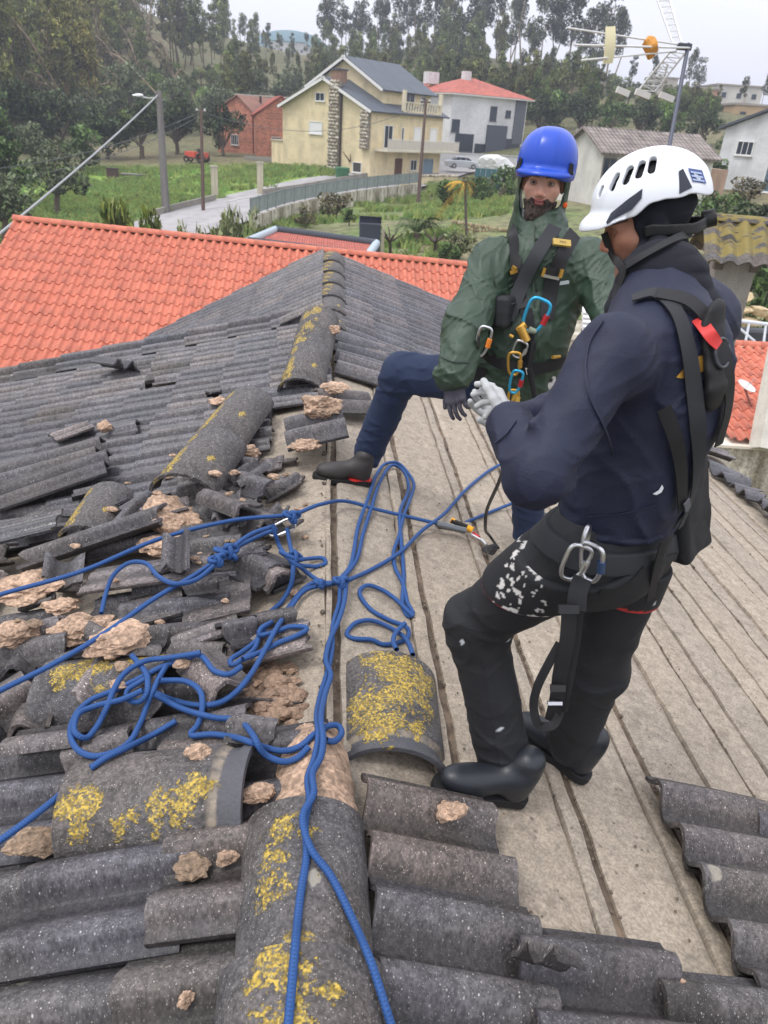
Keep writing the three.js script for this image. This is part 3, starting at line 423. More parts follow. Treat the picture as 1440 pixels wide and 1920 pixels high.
// the long tangled rope
const rope3 = thing('blue_rope', 'long tangled blue rope lying in loops over the tiles and down the ridge', 'rope');
for (const P of [
  [[512, 984], [518, 1008], [530, 1034], [552, 1050]], [[538, 990], [542, 1012], [548, 1040]],
  [[560, 1050], [585, 1047], [606, 1047], [611, 1055], [592, 1062], [562, 1060]],
  [[550, 1060], [546, 1095], [528, 1128], [503, 1152], [488, 1182], [478, 1215], [452, 1238], [434, 1247], [432, 1238], [452, 1224], [482, 1200], [500, 1172]],
  [[562, 1062], [590, 1084], [612, 1094], [640, 1093]],
  [[645, 1092], [615, 1093], [585, 1094], [562, 1112], [538, 1142], [510, 1166], [490, 1178], [486, 1190], [518, 1184], [545, 1175], [577, 1178], [560, 1190], [520, 1206], [490, 1222], [455, 1236]],
  [[622, 1094], [570, 1108], [545, 1140], [522, 1172], [500, 1212], [472, 1262], [442, 1298], [410, 1318], [368, 1322], [322, 1312], [288, 1298]],
  [[452, 1250], [430, 1264], [402, 1258], [384, 1236], [372, 1228], [345, 1236], [300, 1252], [255, 1275], [210, 1296], [170, 1313], [142, 1340], [132, 1372], [142, 1402], [168, 1417], [202, 1414], [240, 1394], [262, 1358], [280, 1312], [298, 1272], [312, 1248]],
  [[246, 1228], [262, 1246], [275, 1266], [275, 1298], [262, 1315], [240, 1311], [238, 1296], [260, 1280], [282, 1268]],
  [[376, 1224], [320, 1233], [270, 1240], [232, 1264], [214, 1292], [198, 1332], [176, 1370], [160, 1384], [140, 1372], [146, 1340], [178, 1324], [230, 1311], [268, 1294]],
  [[300, 1276], [350, 1278], [375, 1296], [379, 1330], [370, 1360], [356, 1378], [400, 1377], [450, 1385], [492, 1400], [530, 1408], [562, 1400], [592, 1375], [620, 1360], [636, 1362], [640, 1377], [626, 1390], [612, 1388]],
  [[290, 1302], [340, 1328], [400, 1345], [450, 1352], [474, 1378], [494, 1412], [530, 1428], [556, 1422], [580, 1400]],
  [[170, 1440], [200, 1420], [236, 1403], [286, 1378], [330, 1352]],
  // doubled loop lying on the slab
  [[633, 1090], [656, 1062], [672, 985], [690, 935], [706, 890], [722, 870], [745, 868], [766, 888], [776, 908], [770, 932], [756, 970], [748, 1005], [738, 1036], [740, 1062], [756, 1096], [764, 1130], [774, 1150], [768, 1157], [756, 1140], [757, 1080], [752, 1010], [750, 960], [766, 916], [757, 884], [736, 872], [714, 900], [697, 950], [681, 1000], [668, 1050], [640, 1088]],
  [[642, 1093], [700, 1066], [752, 1034], [790, 996], [832, 964], [872, 920], [918, 882], [948, 866]],
  [[872, 980], [915, 962], [960, 944]],
  [[775, 1156], [740, 1122], [712, 1104], [686, 1098], [674, 1110], [692, 1140], [728, 1162], [764, 1178], [764, 1196], [742, 1206], [716, 1208], [698, 1200], [662, 1197], [650, 1190], [664, 1170], [692, 1163], [722, 1172], [752, 1190], [766, 1206], [774, 1228]],
  [[760, 1168], [740, 1190], [738, 1206], [744, 1218]],
  // two strands down the ridge
  [[638, 1095], [636, 1130], [625, 1170], [622, 1220], [614, 1260], [602, 1300], [594, 1340], [597, 1380], [590, 1420], [577, 1460], [580, 1500], [572, 1540], [575, 1600], [563, 1680], [553, 1780], [546, 1860], [538, 1950]],
  [[649, 1095], [645, 1130], [634, 1166], [618, 1202], [611, 1240], [620, 1264], [610, 1300], [602, 1345], [606, 1388], [601, 1420], [586, 1450], [588, 1488], [568, 1530], [582, 1590], [620, 1642], [660, 1722], [694, 1800], [714, 1860], [742, 1950]],
]) strand(rope3, trace(P));
strand(rope3, air([[-20, 1590, 0.2], [50, 1540, 0.2], [112, 1491, 0.17], [150, 1455, 0.12], [178, 1428, 0.12]]));
knot(rope3, 550, 1046, 0.034, 0.03, 1.3); knot(rope3, 640, 1091, 0.02, 0.012, 0.2); knot(rope3, 600, 1094, 0.014, 0.012, 0.7);
// metal
const steel = std({ color: lin(0.62, 0.63, 0.65), metalness: 1, roughness: 0.32 }), blackPl = plain(28, 28, 30, { roughness: 0.5 });
function carabinerGeo(L = 0.11, w = 0.062, r = 0.0055) { const P = []; for (let i = 0; i < 28; i++) { const a = i / 28 * Math.PI * 2, y = Math.sin(a), x = Math.cos(a); P.push(V(Math.sign(x) * Math.pow(Math.abs(x), 0.55) * w / 2 * (1 + 0.22 * y), Math.sign(y) * Math.pow(Math.abs(y), 0.7) * L / 2, 0)); } return new THREE.TubeGeometry(new THREE.CatmullRomCurve3(P, true), 64, r, 10, true); }
function carabiner(parent, P, up, face, { L = 0.11, w = 0.062, r = 0.0055, mat = steel, sleeve = steel, name = 'carabiner' } = {}) {
  const Y = up.clone().normalize(), X = Y.clone().cross(face).normalize(), Z = X.clone().cross(Y), g = new THREE.Group(); g.name = name; parent.add(g); setM(g, basis(X, Y, Z, P));
  part('body', carabinerGeo(L, w, r), mat, g); part('gate_sleeve', cyl(r * 1.7, r * 1.7, L * 0.3, 12).translate(w * 0.5, 0, 0), sleeve, g); return g;
}
{
  const P = onTop(528, 990, 0.03), c = thing('carabiner', 'steel carabiner joining the blue ropes at the edge of the bare slab', 'carabiner');
  carabiner(c, P, at(555, 978, P.distanceTo(camera.position)).sub(at(505, 1000, P.distanceTo(camera.position))), ray(528, 990).negate(), { L: 0.12, w: 0.05 });
  c.children[0].name = 'frame';
  // rope grab on the slab with its black lanyard
  const g = thing('rope_grab', 'black and yellow rope grab with a steel eye clipped to the taut rope', 'rope grab'); const T = (x, y, l = 0.03) => onR(x, y, l);
  const seg = (a, b, r, m, n) => part(n, between(a, b, r, r, 10), m, g);
  seg(T(818, 982, 0.05), T(872, 995, 0.05), 0.017, plain(120, 124, 128, { metalness: 0.8, roughness: 0.4 }), 'cam'); seg(T(822, 986, 0.04), T(856, 992, 0.04), 0.014, blackPl, 'sleeve');
  seg(T(846, 976, 0.055), T(880, 990, 0.055), 0.013, plain(36, 34, 30), 'handle'); seg(T(845, 975, 0.055), T(852, 978, 0.055), 0.0145, plain(228, 165, 40), 'handle_cap'); seg(T(876, 989, 0.055), T(886, 994, 0.055), 0.016, plain(228, 165, 40), 'handle_cap');
  seg(T(872, 995), T(902, 1012), 0.006, steel, 'wire_loop'); seg(T(886, 1000), T(898, 1008), 0.011, plain(200, 60, 70), 'tag'); seg(T(902, 1012), T(912, 1022), 0.008, steel, 'eye'); part('swivel', rock(0.035, 3, 1, 0.8, 1.2, 3, 0.15), blackPl, g).position.copy(T(918, 1030, 0.04));
  const cord = solo('lanyard_cord', tube([at(948, 868, 2.4), at(935, 905, 2.6), at(912, 960, 2.95), at(910, 985, 3.05), T(922, 1010, 0.04), T(935, 1028, 0.03)], 0.007, 8), blackPl); tag(cord, 'black cord hanging from the dark sleeve to the rope grab', 'cord');
}
// ================================================================ people
// distance fields meshed by surface nets
const rc = (a, b, r1, r2, flat, k) => { const d = V().subVectors(b, a), L2 = d.lengthSq() || 1e-9; return (x, y, z) => { let px = x - a.x, py = y - a.y, pz = z - a.z; const h = clamp((px * d.x + py * d.y + pz * d.z) / L2); px -= d.x * h; py -= d.y * h; pz -= d.z * h; if (flat) { const s = (px * flat.x + py * flat.y + pz * flat.z) * (k - 1); px += flat.x * s; py += flat.y * s; pz += flat.z * s; } return Math.sqrt(px * px + py * py + pz * pz) - (r1 + (r2 - r1) * h); }; };
const ell = (c, r) => (x, y, z) => { const a = (x - c[0]) / r[0], b = (y - c[1]) / r[1], d = (z - c[2]) / r[2], k = Math.sqrt(a * a + b * b + d * d), g = Math.sqrt(a * a / (r[0] * r[0]) + b * b / (r[1] * r[1]) + d * d / (r[2] * r[2])) || 1e-6; return k * (k - 1) / g; };
const sm = (a, b, k) => { const h = Math.max(k - Math.abs(a - b), 0) / k; return Math.min(a, b) - h * h * k * 0.25; };
const smax = (a, b, k) => -sm(-a, -b, k);
const uni = (l, k) => (x, y, z) => { let d = l[0](x, y, z); for (let i = 1; i < l.length; i++) d = sm(d, l[i](x, y, z), k); return d; };
function sdfMesh(f, mn, mx, cell, { colour, uv = 2 } = {}) {
  const n = [0, 1, 2].map((i) => Math.ceil((mx[i] - mn[i]) / cell / 4) * 4 + 1), [nx, ny, nz] = n, F = new Float32Array(nx * ny * nz), I = (i, j, k) => (k * ny + j) * nx + i;
  for (let k = 0; k < nz; k += 4) for (let j = 0; j < ny; j += 4) for (let i = 0; i < nx; i += 4) {
    const c = f(mn[0] + (i + 1.5) * cell, mn[1] + (j + 1.5) * cell, mn[2] + (k + 1.5) * cell), far = Math.abs(c) > cell * 7;
    for (let c2 = k; c2 < Math.min(k + 4, nz); c2++) for (let b = j; b < Math.min(j + 4, ny); b++) for (let a = i; a < Math.min(i + 4, nx); a++) F[I(a, b, c2)] = far ? c : f(mn[0] + a * cell, mn[1] + b * cell, mn[2] + c2 * cell);
  }
  const id = new Int32Array(nx * ny * nz).fill(-1), P = [], idx = [];
  for (let k = 0; k < nz - 1; k++) for (let j = 0; j < ny - 1; j++) for (let i = 0; i < nx - 1; i++) {
    let s = 0, sx = 0, sy = 0, sz = 0, cnt = 0; const v = []; for (let q = 0; q < 8; q++) { const d = F[I(i + (q & 1), j + ((q >> 1) & 1), k + (q >> 2))]; v.push(d); if (d < 0) s |= 1 << q; }
    if (s === 0 || s === 255) continue;
    for (let q = 0; q < 8; q++) for (const e of [1, 2, 4]) { if (q & e) continue; const r = q | e, a = v[q], b = v[r]; if ((a < 0) === (b < 0)) continue; const t = a / (a - b); sx += (q & 1) + (e === 1 ? t : 0); sy += ((q >> 1) & 1) + (e === 2 ? t : 0); sz += (q >> 2) + (e === 4 ? t : 0); cnt++; }
    id[I(i, j, k)] = P.length / 3; P.push(mn[0] + (i + sx / cnt) * cell, mn[1] + (j + sy / cnt) * cell, mn[2] + (k + sz / cnt) * cell);
  }
  for (let k = 1; k < nz - 1; k++) for (let j = 1; j < ny - 1; j++) for (let i = 1; i < nx - 1; i++) {
    const a = F[I(i, j, k)] < 0;
    if (a !== F[I(i + 1, j, k)] < 0) quad(id[I(i, j - 1, k - 1)], id[I(i, j, k - 1)], id[I(i, j, k)], id[I(i, j - 1, k)], a);
    if (a !== F[I(i, j + 1, k)] < 0) quad(id[I(i - 1, j, k - 1)], id[I(i - 1, j, k)], id[I(i, j, k)], id[I(i, j, k - 1)], a);
    if (a !== F[I(i, j, k + 1)] < 0) quad(id[I(i - 1, j - 1, k)], id[I(i, j - 1, k)], id[I(i, j, k)], id[I(i - 1, j, k)], a);
  }
  function quad(a, b, c, d, flip) { if (a < 0 || b < 0 || c < 0 || d < 0) return; if (flip) idx.push(a, b, c, a, c, d); else idx.push(a, c, b, a, d, c); }
  const N = new Float32Array(P.length), e = cell * 0.6;
  for (let i = 0; i < P.length; i += 3) { const [x, y, z] = [P[i], P[i + 1], P[i + 2]]; const gx = f(x + e, y, z) - f(x - e, y, z), gy = f(x, y + e, z) - f(x, y - e, z), gz = f(x, y, z + e) - f(x, y, z - e), l = Math.hypot(gx, gy, gz) || 1; N[i] = gx / l; N[i + 1] = gy / l; N[i + 2] = gz / l; }
  let g = new THREE.BufferGeometry(); g.setAttribute('position', new THREE.Float32BufferAttribute(P, 3)); g.setAttribute('normal', new THREE.BufferAttribute(N, 3));
  if (colour) { const c = new Float32Array(P.length); for (let i = 0; i < P.length; i += 3) { const q = colour(P[i], P[i + 1], P[i + 2], N[i], N[i + 1], N[i + 2]); c[i] = q[0]; c[i + 1] = q[1]; c[i + 2] = q[2]; } g.setAttribute('color', new THREE.BufferAttribute(c, 3)); }
  g.setIndex(idx); return uv ? boxUV(g, uv) : g;
}
const lc = (r, g, b) => { const c = srgb(r, g, b); return [c.r, c.g, c.b]; };
function march(f, x, y, t0 = 0.8, t1 = 5) { const d = ray(x, y).normalize(), o = camera.position; let t = t0; for (let i = 0; i < 220 && t < t1; i++) { const s = f(o.x + d.x * t, o.y + d.y * t, o.z + d.z * t); if (s < 0.0008) return o.clone().addScaledVector(d, t); t += Math.max(s * 0.7, 0.001); } return null; }
const grad = (f, p) => { const e = 0.006; return V(f(p.x + e, p.y, p.z) - f(p.x - e, p.y, p.z), f(p.x, p.y + e, p.z) - f(p.x, p.y - e, p.z), f(p.x, p.y, p.z + e) - f(p.x, p.y, p.z - e)).normalize(); };
function ribbon(P, N, w, th = 0.003) { // webbing along P with face normals N
  const c = new THREE.CatmullRomCurve3(P, false, 'centripetal'), cn = new THREE.CatmullRomCurve3(N, false, 'centripetal'), n = P.length * 6;
  return sheet(4, n, (a, b) => { const p = c.getPoint(clamp(b)), t = c.getTangent(clamp(b, 0.001, 0.999)), m = cn.getPoint(clamp(b)).normalize(), s = t.clone().cross(m).normalize(); return p.addScaledVector(s, (a - 0.5) * (typeof w === 'function' ? w(b) : w)).addScaledVector(m, th - 0.001 * Math.abs(a - 0.5)); }, th, null);
}
function strapOn(parent, name, f, pts, w, mat, { off = 0.004, t1 = 5, label } = {}) { const P = [], N = []; for (const [x, y] of pts) { const p = march(f, x, y, 0.8, t1); if (!p) continue; const n = grad(f, p); P.push(p.addScaledVector(n, off)); N.push(n); } if (P.length < 2) return null; return part(name, ribbon(P, N, w), mat, parent, label); }
function decal(parent, name, f, poly, mat, off = 0.003, label) { let last = null; const g = new THREE.ShapeGeometry(new THREE.Shape(poly.map(([x, y]) => new THREE.Vector2(x, y)))), p = g.attributes.position; for (let i = 0; i < p.count; i++) { let q = march(f, p.getX(i), p.getY(i)); if (q) { q.addScaledVector(grad(f, q), off); last = q; } else { const c = poly.reduce((s, a) => [s[0] + a[0] / poly.length, s[1] + a[1] / poly.length], [0, 0]); for (let k = 0.1; !q && k <= 1; k += 0.1) q = march(f, lerp(p.getX(i), c[0], k), lerp(p.getY(i), c[1], k)); if (q) q.addScaledVector(grad(f, q), off); else { console.log('decal', name); q = last ?? at(p.getX(i), p.getY(i), 1.7); } } p.setXYZ(i, q.x, q.y, q.z); } g.computeVertexNormals(); return part(name, g, mat, parent, label); }
const crease = (x, y, z, A, f, a) => { const w = 0.05 * NZ.noise(x * 7, y * 7, z * 7), ca = Math.cos(a), sa = Math.sin(a), u = ca * x + sa * y + 0.35 * ca * z + w, v = -sa * x + ca * y + 0.5 * z; const n = NZ.noise(u * f, v * f * 0.22 + 3, z * f * 0.22); return -A * (Math.pow(1 - Math.min(1, Math.abs(n) * 2.4), 2) * 1.3 - 0.45); };
const folds = (p, A, fx, fy, fz) => A * (1 - 2.2 * Math.abs(NZ.noise(p[0] * fx, p[1] * fy, p[2] * fz))) * 0.6;
// cloth
const tCloth = grey(512, 512, (u, v) => 0.5 + 0.32 * Math.pow(1 - Math.abs(fb2(u * 4 + 0.5 * fb2(u * 3, v * 3, 8, 2), v * 9, 2, 2)) * 1.6, 3) + 0.05 * Math.sin(u * 1200) * Math.sin(v * 1200) + 0.06 * vn(u * 200, v * 200, 3));
const cloth = (r, g, b, rough, o = {}) => std({ color: srgb(r, g, b), roughness: rough, bumpMap: tCloth, bumpScale: 0.004, ...o });
const M = { navy: cloth(19, 26, 51, 0.68), black: cloth(25, 26, 30, 0.72), blackWeb: plain(22, 22, 25, { roughness: 0.7 }), greyWeb: plain(40, 42, 46, { roughness: 0.75 }), fleece: cloth(20, 22, 32, 0.95), green: cloth(50, 69, 54, 0.5, { bumpScale: 0.005 }), jeans: cloth(30, 44, 72, 0.85), boot: cloth(34, 38, 44, 0.42, { bumpScale: 0.002 }), sole: plain(24, 24, 25, { roughness: 0.8 }), glove: cloth(176, 178, 178, 0.9), gloveDark: cloth(74, 72, 82, 0.85), gold: plain(206, 160, 74, { roughness: 0.35, metalness: 0.6 }), red: plain(196, 44, 40, { roughness: 0.5 }), yellowL: plain(196, 160, 70), blueM: std({ color: srgb(60, 170, 214), metalness: 0.5, roughness: 0.3 }), redM: std({ color: srgb(190, 50, 58), metalness: 0.4, roughness: 0.35 }), vcol: std({ vertexColors: true, roughness: 0.6 }), pad: std({ vertexColors: true, roughness: 0.75, bumpMap: tCloth, bumpScale: 0.004 }) };
// ---- head in its own axes: y up, z forward
const v3 = (x, y, z) => V(x, y, z);
const headParts = [ell([0, 0.055, -0.012], [0.077, 0.098, 0.097]), ell([0, -0.02, 0.03], [0.060, 0.095, 0.066]), rc(v3(0, -0.062, 0.03), v3(0, -0.1, 0.06), 0.05, 0.028), rc(v3(-0.043, -0.008, 0.062), v3(-0.05, -0.02, 0.04), 0.022, 0.02), rc(v3(0.043, -0.008, 0.062), v3(0.05, -0.02, 0.04), 0.022, 0.02), rc(v3(-0.04, 0.034, 0.08), v3(0.04, 0.034, 0.08), 0.014, 0.014), rc(v3(0, -0.06, -0.022), v3(0, -0.22, -0.05), 0.056, 0.06)];
const headBase = uni(headParts, 0.022), nose = uni([rc(v3(0, 0.026, 0.09), v3(0, -0.023, 0.112), 0.009, 0.0118), rc(v3(-0.013, -0.03, 0.102), v3(0.013, -0.03, 0.102), 0.0095, 0.0095)], 0.008);
const lips = uni([rc(v3(-0.02, -0.0545, 0.088), v3(0.02, -0.0545, 0.088), 0.0062, 0.0062), rc(v3(-0.008, -0.053, 0.095), v3(0.008, -0.053, 0.095), 0.006, 0.006), rc(v3(-0.014, -0.065, 0.090), v3(0.014, -0.065, 0.090), 0.0078, 0.0078)], 0.006);
const chin = rc(v3(-0.008, -0.1, 0.072), v3(0.008, -0.1, 0.072), 0.022, 0.022), earL = ell([0.077, 0.0, -0.012], [0.011, 0.033, 0.02]), earR = ell([-0.077, 0.0, -0.012], [0.011, 0.033, 0.02]);
function headF(x, y, z) { let d = sm(headBase(x, y, z), chin(x, y, z), 0.02); const ax = Math.abs(x); d = smax(d, -(Math.hypot(ax - 0.033, (y - 0.011) * 1.5, z - 0.099) - 0.019), 0.012); d = sm(d, nose(x, y, z), 0.011); d = sm(d, lips(x, y, z), 0.006); d = Math.max(d, -(Math.hypot(clamp(ax - 0.018, 0), y + 0.0598, z - 0.1) - 0.0028)); d = sm(d, Math.min(earL(x, y, z), earR(x, y, z)), 0.008); return sm(d, Math.hypot(ax - 0.033, y - 0.012, z - 0.077) - 0.0122, 0.003); }
function headGeo(skin, lip, stubble, closed) {
  return sdfMesh(headF, [-0.1, -0.22, -0.125], [0.1, 0.165, 0.14], 0.0032, { colour: (x, y, z) => {
    const ax = Math.abs(x), e = Math.hypot(ax - 0.033, y - 0.012, z - 0.077); let c = skin.map((q) => q * (1 + 0.12 * NZ.noise(x * 60, y * 60, z * 60)));
    c = mixc(c, skin.map((q, i) => q * [1.12, 0.8, 0.76][i]), 0.22 * sstep(0.05, 0.02, Math.hypot(ax - 0.042, y + 0.014, z - 0.075)) + 0.5 * sstep(0.03, 0.01, Math.hypot(x, y + 0.026, z - 0.112)));
    if (z > 0.07 && y < -0.04 && lips(x, y, z) < 0.002) c = lip; if (stubble) c = mixc(c, [0.05, 0.04, 0.035], 0.35 * sstep(-0.03, -0.06, y) * sstep(0.0, 0.03, z));
    if (Math.abs(y - 0.038 + 4 * (ax - 0.033) * (ax - 0.033)) < 0.006 && ax > 0.012 && ax < 0.058 && z > 0.05) c = mixc(c, [0.03, 0.022, 0.018], 0.85);
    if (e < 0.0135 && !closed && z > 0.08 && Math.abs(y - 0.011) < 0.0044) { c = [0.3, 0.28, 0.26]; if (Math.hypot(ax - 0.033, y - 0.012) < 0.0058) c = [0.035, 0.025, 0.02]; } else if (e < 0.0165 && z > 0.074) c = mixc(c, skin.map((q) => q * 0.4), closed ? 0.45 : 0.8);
    return c; } });
}
// ---- hand in its own axes: y along the fingers, z out of the palm, x towards the thumb
function handF(curls, spread = 1, flat = 1) {
  const l = [], fx = [0.031, 0.0105, -0.0105, -0.031], len = [0.07, 0.078, 0.072, 0.056];
  for (let i = 0; i < 4; i++) {
    const k = V(fx[i], 0.088 - 0.004 * Math.abs(i - 1), 0); l.push(rc(V(fx[i] * 0.55, 0.0, 0), k, 0.018, 0.0135)); let p = k, a = curls[i], sx = fx[i] * 3.2 * spread;
    for (let j = 0; j < 3; j++) { const L = len[i] * [0.48, 0.3, 0.24][j], d = V(sx * 0.55, Math.cos(a), Math.sin(a)).normalize(), q = p.clone().addScaledVector(d, L); l.push(rc(p, q, 0.0098 - 0.0008 * j, 0.0092 - 0.0008 * j)); p = q; a += curls[i] * 0.9 + 0.12; }
  }
  const palm = uni(l.filter((_, i) => i % 4 === 0), 0.012), fing = l.filter((_, i) => i % 4);
  const th = uni([rc(V(0.016, 0.018, 0.006), V(0.046, 0.05, 0.016), 0.017, 0.0125), rc(V(0.046, 0.05, 0.016), V(0.06, 0.078, 0.022), 0.0112, 0.0105), rc(V(0.06, 0.078, 0.022), V(0.066, 0.1, 0.026), 0.0105, 0.009)], 0.006), wrist = rc(V(0, -0.06, 0), V(0, 0.01, 0), 0.029, 0.027, V(0, 0, 1), 1.25);
  return (x, y, z) => { let d = sm(palm(x, y, z), wrist(x, y, z), 0.02); let f = 9; for (const q of fing) f = Math.min(f, q(x, y, z)); d = sm(d, f, 0.006); return sm(d, th(x, y, z), 0.008); };
}
function hand(parent, name, wrist, along, palmN, curls, mat, mirror, s = 1) { const Y = along.clone().normalize(), Z = palmN.clone().addScaledVector(Y, -palmN.dot(Y)).normalize(), X = Y.clone().cross(Z); const f = handF(curls); const g = sdfMesh(mirror ? (x, y, z) => f(-x, y, z) : f, [-0.085, -0.07, -0.04], [0.085, 0.2, 0.12], 0.0032); const o = part(name, g, mat, parent); setM(o, basis(X, Y, Z, wrist)); o.scale.setScalar(s); return o; }
// ---- boot in its own axes: y up, z to the toe, heel at the origin
const bootF = (() => { const f = uni([ell([0, 0.05, 0.215], [0.049, 0.045, 0.08]), rc(v3(0, 0.055, 0.17), v3(0, 0.09, 0.075), 0.043, 0.05, v3(1, 0, 0), 1.05), rc(v3(0, 0.05, 0.05), v3(0, 0.15, 0.045), 0.05, 0.05)], 0.04); return (x, y, z) => smax(f(x, y, z) + 0.0015 * Math.sin(y * 90 + z * 30) * sstep(0.08, 0.14, y), 0.016 - y, 0.004); })();
function boot(parent, heel, toe, n, { mat = M.boot, sole = M.sole, L = 0.3, red } = {}) {
  const Z = toe.clone().sub(heel); Z.addScaledVector(n, -Z.dot(n)).normalize(); const X = n.clone().cross(Z), g = new THREE.Group(); g.name = 'boot'; parent.add(g); setM(g, basis(X, n, Z, heel)); g.scale.setScalar(L / 0.3);
  part('upper', sdfMesh(bootF, [-0.07, 0.0, -0.02], [0.07, 0.2, 0.32], 0.0055), mat, g);
  const sh = new THREE.Shape(); sh.moveTo(-0.042, 0.03); sh.bezierCurveTo(-0.045, -0.02, 0.045, -0.02, 0.042, 0.03); sh.bezierCurveTo(0.036, 0.1, 0.045, 0.14, 0.054, 0.2); sh.bezierCurveTo(0.055, 0.28, 0.03, 0.305, 0, 0.305); sh.bezierCurveTo(-0.03, 0.305, -0.055, 0.28, -0.054, 0.2); sh.bezierCurveTo(-0.045, 0.14, -0.036, 0.1, -0.042, 0.03);
  part('sole', new THREE.ExtrudeGeometry(sh, { depth: 0.022, bevelEnabled: true, bevelSize: 0.003, bevelThickness: 0.003, bevelSegments: 2, curveSegments: 10 }).rotateX(Math.PI / 2).translate(0, 0.022, 0), sole, g);
  if (red) part('sole_edge', new THREE.ExtrudeGeometry(sh, { depth: 0.006, bevelEnabled: false, curveSegments: 10 }).rotateX(Math.PI / 2).scale(1.05, 1, 0.42).translate(0, 0.03, -0.002), M.red, g); return g;
}
// ---------------------------------------------------------------- man in the white helmet
{
  const p = thing('person', 'person in white helmet and navy jacket standing with one bent knee on the slab', 'person');
  const J = { neck: at(1232, 540, 1.72), Ls: at(1150, 655, 1.48), Rs: at(1312, 592, 1.82), Le: at(1012, 878, 1.44), Lw: at(955, 797, 1.60), Re: at(1040, 800, 1.86), Rw: at(975, 792, 1.78), Lh: at(1088, 1035, 1.83), Rh: at(1188, 1020, 1.98), Lk: at(893, 1165, 2.15), La: at(948, 1440, 2.31), Rk: at(1118, 1250, 2.24), Ra: at(1065, 1400, 2.50) };
  const mid = J.Ls.clone().lerp(J.Rs, 0.5), hip = J.Lh.clone().lerp(J.Rh, 0.5), right = J.Rs.clone().sub(J.Ls).normalize(), fwd = V(0, 1, 0).cross(right).normalize(), chest = mid.clone().add(V(0, -0.17, 0)), waist = hip.clone().add(V(0, 0.2, 0)).addScaledVector(fwd, -0.01);
  const front = fwd.clone();
  // head frame: looking left, chin a little down
  const HF2 = V(-0.92, -0.33, -0.24).normalize(), HR = HF2.clone().cross(V(0, 1, 0)).normalize(), HU = HR.clone().cross(HF2).negate().negate(), HC = at(1216, 424, 1.80);
  const hm = basis(HR.clone().negate(), HU, HF2, HC).scale(V(0.96, 0.96, 0.96));
  const skin = lc(178, 128, 104);
  // body under the clothes
  const bf = uni([rc(J.Ls, J.Le, 0.04, 0.033), rc(J.Le, J.Lw, 0.033, 0.027), rc(J.Rs, J.Re, 0.04, 0.034), rc(J.Re, J.Rw, 0.034, 0.027), rc(chest, waist, 0.12, 0.11, front, 1.35), rc(waist, hip, 0.125, 0.13, front, 1.25), rc(J.Ls, J.Rs, 0.055, 0.055), rc(mid, J.neck, 0.07, 0.06), rc(J.Lh, J.Lk, 0.075, 0.055), rc(J.Lk, J.La, 0.052, 0.04), rc(J.Rh, J.Rk, 0.075, 0.055), rc(J.Rk, J.Ra, 0.052, 0.04)], 0.05);
  const bg = sdfMesh(bf, [0.1, -0.3, -2.15], [1.15, 1.5, -1.05], 0.014, { colour: () => skin }), hg = headGeo(skin, lc(150, 92, 84), true, true).applyMatrix4(hm);
  part('body', mergeGeometries([bg, hg]), M.vcol, p);
  // jacket
  const Lsh = J.Ls.clone().addScaledVector(right, 0.02), jl = [rc(chest.clone().addScaledVector(fwd, -0.02), waist, 0.175, 0.158, front, 1.25), rc(waist, hip.clone().add(V(0, 0.06, 0)), 0.158, 0.17, front, 1.2), rc(Lsh.clone().add(V(0, -0.03, 0)), J.Rs.clone().add(V(0, -0.02, 0)), 0.085, 0.085), rc(mid.clone().add(V(0, -0.02, 0)), J.neck.clone().add(V(0, 0.0, 0)), 0.12, 0.095), rc(J.Rs, J.Re, 0.075, 0.066), rc(J.Re, J.Rw, 0.066, 0.05), rc(mid.clone().add(V(0, -0.06, 0)).addScaledVector(fwd, -0.06), chest.clone().addScaledVector(fwd, -0.05), 0.1, 0.11)];
  const Lel = J.Le.clone().add(V(0.0, -0.015, 0)), armL = uni([rc(J.Ls, Lel, 0.071, 0.058), rc(Lel, J.Lw, 0.057, 0.05)], 0.03), torso = uni(jl, 0.07);
  const jf0 = (x, y, z) => sm(torso(x, y, z), armL(x, y, z), 0.022);
  const hemP = hip.y + 0.085;
  const jf = (x, y, z) => { let d = jf0(x, y, z); if (Math.abs(d) < 0.05) { const e = Math.hypot(x - Lel.x, y - Lel.y, z - Lel.z), w = 0.5 + 0.8 * sstep(0.2, 0.05, e) + 0.7 * sstep(hemP + 0.22, hemP + 0.03, y); d += crease(x, y, z, 0.0065 * w, 12, 0.9) + crease(x, y, z, 0.004 * w, 20, 2.2); d += 0.012 * sstep(hemP + 0.05, hemP, y) - 0.006 * sstep(hemP + 0.028, hemP + 0.02, y) * sstep(hemP + 0.01, hemP + 0.014, y); } const wr = (x - J.Lw.x) * (J.Lw.x - Lel.x) + (y - J.Lw.y) * (J.Lw.y - Lel.y) + (z - J.Lw.z) * (J.Lw.z - Lel.z); return smax(d, hemP - y, 0.01); };
  part('jacket', sdfMesh(jf, [0.18, 0.72, -2.1], [1.15, 1.5, -1.08], 0.0075), M.navy, p);
  // dark fleece hood: head sides and neck gaiter
  const hInv = hm.clone().invert(), q = V(), hd = (x, y, z) => { q.set(x, y, z).applyMatrix4(hInv); return q; };
  const coll = uni([rc(J.neck.clone().add(V(0, -0.05, 0)), J.neck.clone().add(V(0, 0.02, 0)), 0.11, 0.08), rc(J.neck.clone().addScaledVector(fwd, -0.07).add(V(0, -0.05, 0)), J.neck.clone().addScaledVector(fwd, -0.03).add(V(0, 0.01, 0)), 0.09, 0.08), rc(HC.clone().add(V(0, -0.13, 0)).addScaledVector(HF2, -0.055), J.neck, 0.066, 0.085)], 0.05);
